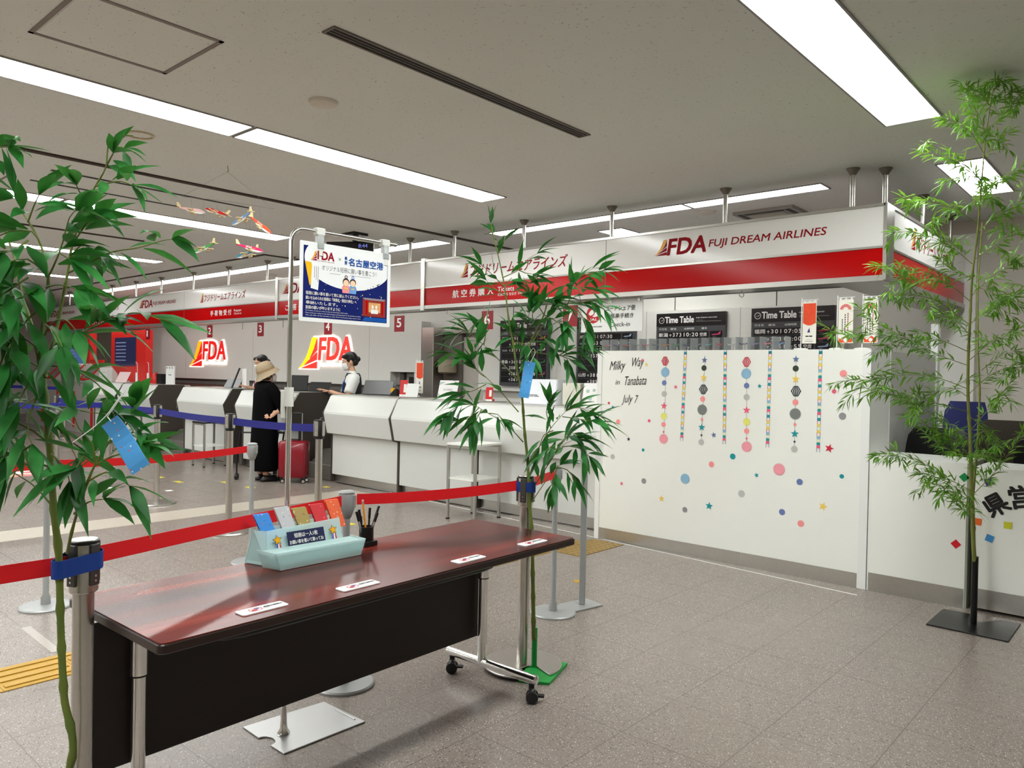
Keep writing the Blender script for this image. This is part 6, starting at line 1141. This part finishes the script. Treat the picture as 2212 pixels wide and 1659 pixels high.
def wood_plane(px, py, ax, ay, col, label, tp_, dd=6.03, wing=0.5, txt=False):
    """nose points along the picture direction (ax, ay)"""
    c = far(px, py, dd); d = (RGT * ax - UPV * ay + FWD * 0.25).normalized(); s = (FWD + RGT * 0.1 * ax).cross(d).cross(d).normalized(); u = s.cross(d).normalized()
    if u.z < 0: u = -u; s = -s
    m = mat('plane_paint_%d_%d_%d' % col, col, 0.4); t = thing('wooden_plane', c, label, 'wooden toy plane', 'planes of the hanging mobile'); L = 0.105
    P = lambda a, b, k=0.0: c + d * (a * L) + u * (b * L) + s * k
    MB().prism([P(1, -.02, -.005), P(.85, .12, -.005), P(.5, .2, -.005), P(-.6, .16, -.005), P(-1.0, .12, -.005), P(-1.0, .05, -.005), P(-.4, -.02, -.005)], s * 0.01).build('fuselage', m, t, bevel=0.001); MB().prism([P(.97, -.03, -.0052), P(-.4, -.03, -.0052), P(-.1, -.14, -.0052), P(.6, -.15, -.0052)], s * 0.0104).build('belly', PAPER, t)
    MB().prism([P(-.72, .14, -.002), P(-1.02, .12, -.002), P(-1.12, .46, -.002), P(-.98, .48, -.002)], s * 0.004).build('tail_fin', WD, t); MB().prism([P(-.85, .1, -.05), P(-1.0, .1, -.05), P(-1.0, .1, .05), P(-.85, .1, .05)], u * 0.003).build('tailplane', WD, t)
    MB().prism([P(.25, -.02, 0), P(-.02, -.02, .105), P(-.16, -.02, .105), P(-.12, -.02, 0), P(-.16, -.02, -.105), P(-.02, -.02, -.105)], u * 0.004).build('wing', WD, t)
    for k in (-.05, .05): MB().tube([P(.25, -.14, k), P(.2, -.14, k), P(-.05, -.14, k), P(-.1, -.14, k)], [.004, .008, .008, .004], 8).build('engine', WD, t, True)
    fr = Fr(c + d * (-.1 * L), d if ax > 0 else -d, u)
    if fr.N.dot(CAM - c) < 0: off = -0.006
    text('FDA', fr, -0.02 if ax > 0 else -0.035, 0.005, 0.045, 0.013, PAPER if col[0] < 225 or col[1] < 120 else LETR, t, off=0.0058 if fr.N.dot(CAM - c) > 0 else -0.0062)
    tq = far(tp_[0], tp_[1], dd - 0.02); tq = far(tp_[0], tp_[1], 5.995); MB().tube([P(0, .18), tq], 0.0006, 5).build('thread', mat('thread_grey', (110, 104, 96), 0.7), t)
wood_plane(414, 455, 1, .12, (232, 190, 184), 'pale pink wooden toy plane, leftmost of the mobile', (412, 428)); wood_plane(467, 459, -1, -.35, (206, 26, 34), 'red wooden toy plane, second in the upper row of the mobile', (466, 435)); wood_plane(523, 473, -1, .5, (110, 146, 186), 'blue-grey wooden toy plane in the upper row of the mobile', (524, 443)); wood_plane(562, 487, 1, .75, (232, 84, 44), 'orange wooden toy plane, rightmost of the upper row', (560, 448))
wood_plane(441, 537, -1, .3, (84, 164, 84), 'green wooden toy plane hanging low on the left of the mobile', (439, 431)); wood_plane(540, 537, 1, .2, (214, 20, 96), 'magenta wooden toy plane hanging low on the right of the mobile', (538, 445)); wood_plane(534, 549, -1, .25, (60, 140, 170), 'teal wooden toy plane below the magenta one', (532, 444), 6.1)
# hanging flight monitor behind the poster
t = thing('hanging_monitor', (-7.28, 5.415, CEIL), 'black flight monitor hanging from the ceiling behind the poster', 'monitor'); MB().cyl((-7.28, 5.41, CEIL - 0.1), (-7.28, 5.41, CEIL), 0.035, n=16).build('hanger', BLACK, t); MB().box((-7.4, 5.3, CEIL - 0.03), (-7.16, 5.5, CEIL)).build('ceiling_mount', BLACK, t)
MM = Matrix.Translation((-7.36, 5.41, 2.84)) @ Matrix.Rotation(0.55, 4, 'Z'); MB().box((-0.3, -0.02, -0.20), (0.28, 0.02, 0.075), MM).build('screen', BLACK, t, bevel=0.006)
text('8:44', Fr(MM @ V3((0, -0.021, 0)), MM.to_3x3() @ V3((1, 0, 0))), 0.10, 0.0, 0.11, 0.045, mat('clock_digits', (120, 130, 220), 0.4, emit=0.8), t, off=0.001)

# ------------------------------------------------------------------ kiosks at the far left end
GK = mat('kiosk_grey', (176, 172, 166), 0.4); RK = mat('kiosk_red', (214, 34, 30), 0.35)
t = thing('kiosk_counter', (-18.2, 6.2, 0), 'long grey kiosk counter with red strips at the far left', 'counter'); MB().box((-21.0, 6.0, 0.0), (-16.1, 6.6, 1.06)).build('body', GK, t); MB().box((-21.0, 5.97, 1.06), (-16.1, 6.62, 1.09)).build('top', mat('kiosk_top', (196, 194, 188), 0.3), t)
for x in (-16.9, -17.9, -18.9, -19.9): MB().box((x, 5.985, 0.1), (x + 0.1, 6.0, 0.86)).build('red_strip', RK, t)
def kiosk(x, label):
    t = thing('check_in_kiosk', (x, 6.25, 1.09), label, 'kiosk', 'check-in kiosks'); Q = [(x - .24, 5.99, 1.09), (x + .24, 5.99, 1.09), (x + .24, 6.32, 1.45), (x - .24, 6.32, 1.45)]
    MB().prism([(x - .27, 5.99, 1.092), (x - .27, 6.32, 1.46), (x - .27, 6.42, 1.46), (x - .27, 6.58, 1.25), (x - .27, 6.58, 1.092)], (0.54, 0, 0)).build('housing', GK, t)
    nrm = (V3(Q[1]) - V3(Q[0])).cross(V3(Q[3]) - V3(Q[0])).normalized(); fr = Fr((x, 5.99, 1.10), (1, 0, 0), V3((0, 0.33, 0.36))); H = 0.47
    flat(fr, [rect(-.27, 0, -.20, H), rect(.20, 0, .27, H), rect(-.2, 0, .2, .05)], RK, t, 'red_frame', 0.002, 0.012); flat(fr, [rect(-.19, .06, .19, H - .09)], mat('kiosk_screen', (150, 152, 150), 0.15), t, 'screen', 0.002); flat(fr, [rect(-.16, H - .08, .16, H)], PAPER, t, 'name_plate', 0.003); flat(fr, [rect(-.1, H - .055, .1, H - .035)], RK, t, 'name_print', 0.005)
kiosk(-17.35, 'grey and red check-in kiosk, rightmost of three'); kiosk(-18.35, 'grey and red check-in kiosk in the middle of three'); kiosk(-19.35, 'grey and red check-in kiosk, leftmost of three')
def board(x0, x1, z0, z1, y, label, sx0, sx1, sz0, sz1, col):
    t = thing('red_display_board', ((x0 + x1) / 2, y, 0), label, 'display board', 'red display boards'); MB().box((x0, y, 0), (x1, y + .15, z1)).build('board', RK, t); f = FY(y); flat(f, [rect(sx0, sz0, sx1, sz1)], mat('screen_%d' % col[2], col, 0.2, emit=0.55, var=0.3), t, 'screen', 0.002)
    for i in range(6): flat(f, [rect(sx0 + .05, sz1 - .12 - i * .075, sx0 + .09 + (sx1 - sx0) * .45, sz1 - .10 - i * .075)], mat('screen_text', (120, 130, 160), 0.3, emit=0.4), t, 'text_row', 0.003)
    return t
board(-17.75, -16.0, 1.1, 2.17, 6.7, 'red display board with a dark flight screen, right one', -17.55, -16.45, 1.42, 2.03, (26, 30, 62)); board(-20.6, -19.0, 1.1, 2.16, 6.7, 'red display board with a blue picture screen, left one', -20.4, -19.4, 1.42, 2.03, (70, 104, 156))
t = thing('red_notice', (-18.4, 6.6, 1.1), 'small red notice board behind the middle kiosk', 'notice'); MB().box((-18.75, 6.62, 1.1), (-18.0, 6.66, 1.55)).build('board', RK, t); flat(FY(6.62), [rect(-18.65 + i * .09, 1.4, -18.59 + i * .09, 1.46) for i in range(4)], LETW, t, 'print', .002)
def flagpole(x, y, label):
    t = thing('flag_stand', (x, y, 1.11), label, 'flag stand', 'red and white flag stands'); MB().prism([(x - .04, y, 1.112), (x + .05, y, 1.112), (x + .02, y, 1.48), (x - .04, y, 1.5)], (0, .01, 0)).build('flag', PAPER, t); MB().prism([(x - .03, y - .001, 1.3), (x + .03, y - .001, 1.3), (x + .015, y - .001, 1.48), (x - .035, y - .001, 1.49)], (0, -.002, 0)).build('red_top', RK, t)
flagpole(-14.95, 6.1, 'red and white flag stand on the far counter, left one'); flagpole(-14.45, 6.1, 'red and white flag stand on the far counter, right one')
tag(MB().lathe([(.06, 0), (.065, .12), (.04, .17), (.02, .2)], (-14.0, 6.05, 1.112), 16).build('red_charity_box', RK, None, True), 'round red box on the far counter, right of the flag stands', 'box'); tag(bxs('black_box', BLACK, None, ((-13.85, 6.0, 1.112), (-13.65, 6.12, 1.29))), 'small black box on the far counter next to the round red box', 'box')
t = thing('framed_notice', (-13.35, 6.0, 1.11), 'white framed notice on the far counter below number plate 1', 'notice'); MB().box((-13.52, 6.02, 1.112), (-13.2, 6.04, 1.43)).build('frame', PAPER, t); flat(FY(6.02), [rect(-13.5 + i * .1, 1.39, -13.45 + i * .1, 1.41) for i in range(3)] + [rect(-13.42, 1.27, -13.3, 1.285)], GREYL, t, 'print', .002)
acrylic_card(V3((-15.3, 5.95, 0)), .3, .22, mat('pale_pink_card', (226, 200, 200), .4), 'pale pink leaning card on the farthest counter', .3, .5)
t = thing('leaflet_rack', (-16.4, 6.1, 1.09), 'white leaflet rack beside the right kiosk', 'rack'); MB().box((-16.55, 6.02, 1.092), (-16.15, 6.12, 1.38)).build('rack', PAPER, t); flat(FY(6.02), [rect(-16.52, 1.1 + i * .09, -16.18, 1.105 + i * .09) for i in range(3)], GREYL, t, 'shelf_line', .002)
# office chairs behind the low counter
def office_chair(x, y, yaw, m, top, label, wdt=.46):
    t = thing('office_chair', (x, y, 0), label, 'office chair', 'office chairs behind the low counter'); M = Matrix.Translation((x, y, 0)) @ Matrix.Rotation(yaw, 4, 'Z'); h = wdt / 2
    MB().rings([[M @ V3((u, v, z)) for u, v in rrect(-h + e, -.22 + e, h - e, .24 - e, .08)] for z, e in ((.42, .02), (.44, 0), (.49, 0), (.51, .02))]).build('seat', m, t, True)
    R = []
    for i in range(9): f = i / 8; z = .55 + (top - .55) * f; w = h * (0.86 + .14 * sin(f * pi)) * (1 if f < .9 else .86); R.append([M @ V3((u, .23 + .05 * sin(f * 2.2) + dv - .04 * (u / h) ** 2 * -1, z)) for u, dv in ((-w, 0), (-w * .5, -.01), (w * .5, -.01), (w, 0), (w * .5, .05), (-w * .5, .05))])
    MB().rings(R).build('backrest', m, t, True); MB().cyl(M @ V3((0, 0, .12)), M @ V3((0, 0, .43)), .028, n=14).build('gas_lift', BLACK, t, True); MB().tube([M @ V3((0, .05, .45)), M @ V3((0, .27, .5)), M @ V3((0, .29, .7))], .02, 8).build('back_stem', BLACK, t)
    for k in range(5):
        a = k * 2 * pi / 5; e = M @ V3((.27 * cos(a), .27 * sin(a), .07)); lg = MB().tube([M @ V3((0, 0, .13)), e], [.025, .016], 8).build('base_arm', BLACK, t); MB().tube([e + V3((-.012, 0, -.04)), e + V3((.012, 0, -.04))], .028, 12).build('caster', BLACK, lg, True)
    for sg in (-1, 1): MB().tube([M @ V3((sg * h, .12, .48)), M @ V3((sg * (h + .04), .1, .66)), M @ V3((sg * (h + .04), -.15, .68))], .014, 8).build('armrest', BLACK, t, True)
office_chair(-1.28, 6.45, 2.9, BLACK, 1.08, 'black office chair behind the low counter, left one'); office_chair(-1.04, 7.10, 3.2, mat('olive_brown_mesh', (58, 50, 40), .7), 1.13, 'dark brown mesh office chair behind the low counter', .42); office_chair(-1.32, 7.72, 2.8, mat('navy_fabric', (34, 40, 96), .8), 1.25, 'navy office chair farther back behind the low counter', .40); office_chair(-0.55, 6.45, 2.6, BLACK, 1.05, 'black office chair at the right edge behind the bamboo')
t = thing('copier', (-1.1, 8.1, 0), 'cream copier standing behind the office chairs', 'copier'); MB().box((-1.05, 7.98, 0.0), (-0.4, 8.5, .95)).build('cabinet', mat('copier_cream', (226, 222, 204), .5), t, bevel=.02); MB().box((-1.03, 8.0, .95), (-0.42, 8.5, 1.16)).build('lid', mat('copier_lid', (234, 230, 214), .5), t, bevel=.03)
tag(bxs('trim_8', STEEL, None, ((-1.0, 8.58, 0), (-0.95, 8.62, 2.2))), 'thin vertical metal trim on the beige back wall', 'trim', None, 'structure')
# ------------------------------------------------------------------ people
SKIN = mat('skin', (222, 172, 142), 0.5, var=0.04); HAIR = mat('black_hair', (20, 16, 16), 0.4, var=0.2, scale=60); MASK = mat('white_mask', (240, 240, 240), 0.6)
SHIRT = mat('white_shirt', (232, 232, 228), 0.7); VEST = mat('dark_navy_vest', (18, 20, 34), 0.7); BLACKD = mat('black_dress', (5, 5, 7), 0.9, var=0.15, spec=0.1)
def remeshed(mb, name, m, parent, voxel, smooth=3):
    """fuses overlapping shapes into one continuous skin"""
    o = mb.build(name, m, parent); r = o.modifiers.new('r', 'REMESH'); r.mode = 'VOXEL'; r.voxel_size = voxel; s = o.modifiers.new('s', 'SMOOTH'); s.iterations = smooth; s.factor = 0.5
    me = bpy.data.meshes.new_from_object(o.evaluated_get(bpy.context.evaluated_depsgraph_get())); o.modifiers.clear(); o.data = me
    if not me.materials: me.materials.append(m)
    for p in me.polygons: p.use_smooth = True
    return o
def limb(mb, pts, rad): mb.tube(spline([V3(p) for p in pts], 0.03), [rad[0] + (rad[-1] - rad[0]) * i / max(1, len(spline([V3(p) for p in pts], 0.03)) - 1) for i in range(len(spline([V3(p) for p in pts], 0.03)))], 12)
def hand(mb, w, d, n, sc=1.0, mirror=1, curl=0.25):
    """palm and five fingers; w wrist point, d direction of the fingers, n palm normal"""
    w = V3(w); d = V3(d).normalized(); n = V3(n); n = (n - d * n.dot(d)).normalized(); s = d.cross(n).normalized() * mirror
    P = lambda a, b, c=0.0: w + (d * a + s * b + n * c) * sc
    mb.rings([[P(a, -hw * cos(q), th * sin(q)) for q in [k * pi / 5 for k in range(10)]] for a, hw, th in ((-.01, .024, .017), (.03, .036, .014), (.07, .040, .013), (.09, .036, .010))])
    for b, L, a0 in ((-.030, .066, .085), (-.010, .076, .09), (.010, .070, .09), (.028, .054, .082)):
        pts = [P(a0 - .02, b), P(a0 + L * .4, b * 1.1, L * .1 * curl), P(a0 + L * .75, b * 1.15, L * .6 * curl), P(a0 + L, b * 1.15, L * 1.1 * curl)]; mb.tube(pts, [.0095 * sc, .009 * sc, .0085 * sc, .006 * sc], 8)
    mb.tube([P(.015, -.022), P(.04, -.05, .01), P(.062, -.066, .016), P(.082, -.072, .02)], [.013 * sc, .0115 * sc, .0095 * sc, .007 * sc], 8)
def head(mb, c, yaw=0.0, pitch=0.0, s=1.0):
    """skull, jaw, nose, ears, neck root; returns the head matrix (y forward, z up)"""
    M = Matrix.Translation(c) @ Matrix.Rotation(yaw, 4, 'Z') @ Matrix.Rotation(pitch, 4, 'X') @ Matrix.Scale(s, 4); R3 = M.to_3x3()
    mb.ell(M @ V3((0, -.008, .02)), (.073, .092, .092), 18, R3); mb.ell(M @ V3((0, .022, -.045)), (.056, .062, .066), 16, R3)
    mb.tube([M @ V3((0, .088, .012)), M @ V3((0, .105, -.016)), M @ V3((0, .092, -.03))], [.007 * s, .0125 * s, .010 * s], 8)
    mb.ell(M @ V3((0, .083, -.058)), (.022, .012, .010), 10, R3); mb.ell(M @ V3((0, .07, -.09)), (.024, .02, .018), 10, R3)
    for e in (-1, 1): mb.ell(M @ V3((e * .073, -.008, -.008)), (.009, .018, .031), 10, R3); mb.ell(M @ V3((e * .03, .077, .028)), (.022, .012, .008), 10, R3)
    return M
def face(M, t, mask=True):
    R3 = M.to_3x3()
    for e in (-1, 1):
        ey = MB().ell(M @ V3((e * .030, .0815, .008)), (.0125, .006, .0055), 10, R3).build('eye', PAPER, t, True); MB().ell(M @ V3((e * .030, .0865, .007)), (.0052, .003, .0052), 8, R3).build('iris', BLACK, ey, True)
        MB().tube([M @ V3((e * .014, .088, .026)), M @ V3((e * .032, .087, .031)), M @ V3((e * .047, .074, .027))], .003, 6).build('eyebrow', HAIR, t, True)
    if mask:
        rows = []
        for z, k in ((-.002, .72), (-.025, 1.0), (-.05, 1.0), (-.075, .86), (-.1, .6)):
            rows.append([M @ V3((.064 * k * sin(a), (.114 if z > -.06 else .104) * (0.25 + .75 * cos(a)) if abs(a) < 1.5 else .02, z)) for a in [(-1.35 + 2.7 * i / 12) for i in range(13)]])
        o = MB().rings(rows, cap=False, close=False).build('face_mask', MASK, t, 'all'); so = o.modifiers.new('s', 'SOLIDIFY'); so.thickness = .003
        for e in (-1, 1): MB().tube([M @ V3((e * .05, .06, -.02)), M @ V3((e * .074, .0, .008)), M @ V3((e * .055, .04, -.075))], .0018, 6).build('mask_loop', MASK, o)
def shell(t, name, m, rings, Mt, n=26):
    """clothing lofted around the body: (z, centre y, half width, half depth)"""
    return MB().rings([[Mt @ V3((w * cos(2 * pi * k / n), cy + d * sin(2 * pi * k / n) * (1 - .12 * abs(cos(2 * pi * k / n))), z)) for k in range(n)] for z, cy, w, d in rings]).build(name, m, t, 'all')
def sleeve(t, name, m, pts, rad, Mt): S = spline([Mt @ V3(p) for p in pts], 0.03); return MB().tube(S, [rad[0] + (rad[1] - rad[0]) * i / (len(S) - 1) for i in range(len(S))], 16).build(name, m, t, 'all')

# customer in black, seen from behind
pc2 = V3((-8.73, 5.14, 0)); t = thing('person', pc2, 'person in a long black dress and beige brimmed hat, hand on the hip', 'person', 'people at the counters')
Mt = Matrix.Translation(pc2) @ Matrix.Rotation(-0.12, 4, 'Z'); W_ = lambda p: Mt @ V3(p)
b = MB(); HM = head(b, W_((0, .03, 1.335)), -0.25, 0.12, 0.97)
limb(b, [W_((0, -.005, 1.17)), W_((0, .01, 1.28))], (.05, .046)); b.ell(W_((0, 0, 1.05)), (.15, .095, .2), 16, Mt.to_3x3()); b.ell(W_((0, 0, .80)), (.155, .11, .16), 16, Mt.to_3x3())
for e in (-1, 1): limb(b, [W_((e * .085, 0, .75)), W_((e * .08, .01, .44)), W_((e * .075, -.01, .08))], (.078, .036)); b.ell(W_((e * .078, .04, .04)), (.036, .10, .034), 12, Mt.to_3x3()); b.ell(W_((e * .14, 0, 1.165)), (.055, .05, .05), 12)
limb(b, [W_((.165, 0, 1.17)), W_((.225, .13, .93)), W_((.21, .06, .875))], (.047, .027)); limb(b, [W_((-.165, 0, 1.17)), W_((-.22, .12, .95)), W_((-.1, .3, 1.04))], (.047, .028))
hand(b, W_((.21, .055, .875)), Mt.to_3x3() @ V3((-.1, -.8, -.45)), Mt.to_3x3() @ V3((-.8, .1, -.2)), 0.95); hand(b, W_((-.1, .3, 1.04)), Mt.to_3x3() @ V3((.2, .9, .1)), Mt.to_3x3() @ V3((0, 0, -1)), 0.9, -1)
remeshed(b, 'body', SKIN, t, 0.0065)
shell(t, 'dress', BLACKD, [(1.262, .005, .062, .06), (1.245, 0, .10, .078), (1.222, 0, .165, .092), (1.19, 0, .205, .108), (1.10, 0, .215, .135), (.98, .0, .208, .14), (.85, 0, .212, .147), (.6, 0, .222, .16), (.35, 0, .232, .17), (.16, 0, .23, .17), (.135, 0, .222, .165)], Mt)
sleeve(t, 'sleeve', BLACKD, [(.12, 0, 1.18), (.175, .02, 1.14), (.215, .07, 1.04), (.24, .135, .93), (.225, .085, .888)], (.08, .062), Mt); sleeve(t, 'sleeve', BLACKD, [(-.12, 0, 1.18), (-.175, .02, 1.14), (-.215, .07, 1.04), (-.23, .14, .95), (-.12, .27, 1.03)], (.08, .052), Mt)
for e in (-1, 1): MB().rings([[W_((e * .078 + u * (1 - .25 * (z > .05)), .045 + v * (1 - .3 * (z > .05)), z)) for u, v in rrect(-.045, -.12, .045, .12, .04)] for z in (.0, .03, .055, .075)]).build('shoe', BLACK, t, 'all')
HATM = mat('straw_hat', (156, 138, 112), 0.85, var=0.12, scale=70); HT = Matrix.Translation(W_((0, .005, 1.385))) @ Matrix.Rotation(-0.12 - .25, 4, 'Z') @ Matrix.Rotation(0.42, 4, 'X')
hr = [(.155, -.065), (.15, -.062), (.128, -.025), (.108, .0), (.102, .05), (.088, .095), (.055, .118), (.01, .124)]
MB().rings([[HT @ V3((r * cos(2 * pi * k / 32), r * 1.08 * sin(2 * pi * k / 32), z + (.018 * sin(2 * pi * k / 32) if r > .12 else 0))) for k in range(32)] for r, z in hr], cap=True).build('hat', HATM, t, 'all')
HB = MB().rings([[HT @ V3((r * cos(2 * pi * k / 32), r * 1.08 * sin(2 * pi * k / 32), z)) for k in range(32)] for r, z in ((.1095, .004), (.107, .03))], cap=False).build('hat_band', mat('hat_band', (150, 124, 90), .85), t, 'all')
MB().ell(HM @ V3((0, -.02, -.005)), (.079, .088, .08), 16, HM.to_3x3()).build('hair', mat('grey_hair', (70, 64, 60), .6), t, True); face(HM, t)
# black walking cart half hidden behind the dress
t = thing('walking_cart', (-8.98, 5.05, 0), 'black wheeled cart mostly hidden behind the person in black', 'cart')
for x, y in ((-9.02, 4.93), (-8.66, 5.33), (-8.98, 5.45)): k = MB().tube([(x, y, .04), (x, y, .3), (x + .03, y + .03, .62)], .011, 8).build('leg', BLACK, t); MB().cyl((x - .012, y - .01, .04), (x + .012, y + .01, .04), .04, n=16).build('wheel', BLACK, k, True)
MB().tube([(-9.0, 4.96, .6), (-8.63, 5.36, .6), (-8.95, 5.47, .6)], .01, 8).build('frame_bar', BLACK, t)
# counter staff
def staff(pos, rot, label, hs, armL, armR, yaw, pitch, lany, bun):
    t = thing('person', pos, label, 'person', 'people at the counters'); Mt = Matrix.Translation(pos) @ Matrix.Rotation(rot, 4, 'Z'); W_ = lambda p: Mt @ V3(p); R3 = Mt.to_3x3(); b = MB()
    HM = head(b, W_((0, .045, hs - .125)), rot + yaw, pitch, 1.06)
    limb(b, [W_((0, -.02, hs - .36)), W_((0, .025, hs - .2))], (.052, .048)); b.ell(W_((0, 0, hs - .50)), (.155, .1, .21), 16, R3); b.ell(W_((0, 0, hs - .78)), (.15, .105, .15), 16, R3)
    for e in (-1, 1): limb(b, [W_((e * .085, 0, hs - .82)), W_((e * .082, .01, .46)), W_((e * .078, -.01, .07))], (.08, .036)); b.ell(W_((e * .078, .05, .035)), (.036, .105, .034), 12, R3); b.ell(W_((e * .16, -.01, hs - .365)), (.06, .055, .055), 12)
    for e, arm in ((-1, armL), (1, armR)):
        limb(b, [W_((e * .175, -.01, hs - .37)), W_(arm[0]), W_(arm[1])], (.047, .027)); hand(b, W_(arm[1]), R3 @ (V3(arm[1]) - V3(arm[0])), R3 @ V3((0, .2, -1)), .95, e)
    remeshed(b, 'body', SKIN, t, 0.0065)
    shell(t, 'shirt', SHIRT, [(hs - .27, .005, .062, .06), (hs - .288, -.002, .10, .075), (hs - .305, -.008, .16, .09), (hs - .335, -.006, .198, .102), (hs - .40, 0, .195, .115), (hs - .55, .005, .165, .118), (hs - .75, .0, .16, .115)], Mt)
    sh = shell(t, 'vest', VEST, [(hs - .285, -.006, .112, .086), (hs - .315, -.008, .15, .102), (hs - .36, -.006, .162, .115), (hs - .45, 0, .170, .130), (hs - .56, .005, .176, .132), (hs - .72, 0, .165, .126), (hs - .92, 0, .185, .14)], Mt)
    for e, arm in ((-1, armL), (1, armR)): el = V3((e * .175, -.01, hs - .375)); sleeve(t, 'sleeve', SHIRT, [(e * .13, -.008, hs - .352), tuple(el), tuple(el.lerp(V3(arm[0]), .45)), tuple(el.lerp(V3(arm[0]), .85))], (.078, .076), Mt)
    co = MB()
    for e in (-1, 1): co.prism([W_((e * .01, .083, hs - .33)), W_((e * .075, .03, hs - .275)), W_((e * .07, -.03, hs - .262)), W_((e * .085, .04, hs - .335)), W_((e * .04, .105, hs - .375))], R3 @ V3((0, .006, .004)))
    co.rings([[W_((.062 * cos(a), .0 + .06 * sin(a), z)) for a in [2 * pi * k / 20 for k in range(20)]] for z in (hs - .30, hs - .255)], cap=False); co.build('collar', SHIRT, t)
    flat(Fr(W_((0, .139, 0)), R3 @ V3((-1, 0, 0))), [[(-.045, hs - .36), (0, hs - .46), (.045, hs - .36)]], SHIRT, t, 'neck_opening', -.012)
    LN = mat('lanyard_%d' % lany[2], lany, .5); ln = MB()
    for e in (-1, 1): ln.tube([W_((e * .055, .06, hs - .32)), W_((e * .05, .125, hs - .42)), W_((e * .012, .148, hs - .60))], .007, 6)
    lo = ln.build('lanyard', LN, t); MB().box((-.035, .146, hs - .69), (.035, .152, hs - .60), Mt).build('badge', mat('badge_grey', (176, 180, 178), .3), lo); MB().box((-.10, .128, hs - .52), (-.075, .14, hs - .515), Mt).build('name_pin', CHROME, t)
    rows = []; h = MB(); Q = HM.to_3x3(); h.ell(HM @ V3((0, -.022, .038)), (.081, .094, .088), 20, Q); h.ell(HM @ V3((0, -.06, -.02)), (.07, .055, .06), 14, Q)
    for e in (-1, 1): h.ell(HM @ V3((e * .05, .03, .075)), (.04, .055, .03), 12, Q); h.ell(HM @ V3((e * .07, .01, .03)), (.014, .03, .045), 10, Q)
    if bun: h.ell(HM @ V3((0, -.118, .0)), (.036, .03, .036), 12, Q)
    remeshed(h, 'hair', HAIR, t, .008); face(HM, t)
    sk = shell(t, 'skirt', VEST, [(hs - .88, 0, .18, .135), (hs - .95, 0, .19, .145), (.6, 0, .18, .14), (.5, 0, .175, .135)], Mt); return t
staff(V3((-8.62, 6.40, 0)), 2.547, 'person in a white shirt and dark vest with a face mask, looking down', 1.665, ((-.235, .06, 1.075), (-.13, .30, 1.125)), ((.22, .1, 1.06), (.12, .33, 1.125)), 0.05, -0.28, (40, 110, 190), True)
staff(V3((-10.95, 6.42, 0)), 2.9, 'person with black hair and a white sleeve, mostly hidden behind the hat of the customer', 1.63, ((-.24, .05, 1.06), (-.2, .3, 1.13)), ((.235, .06, 1.06), (.17, .3, 1.13)), 0.2, -0.25, (190, 40, 50), True)
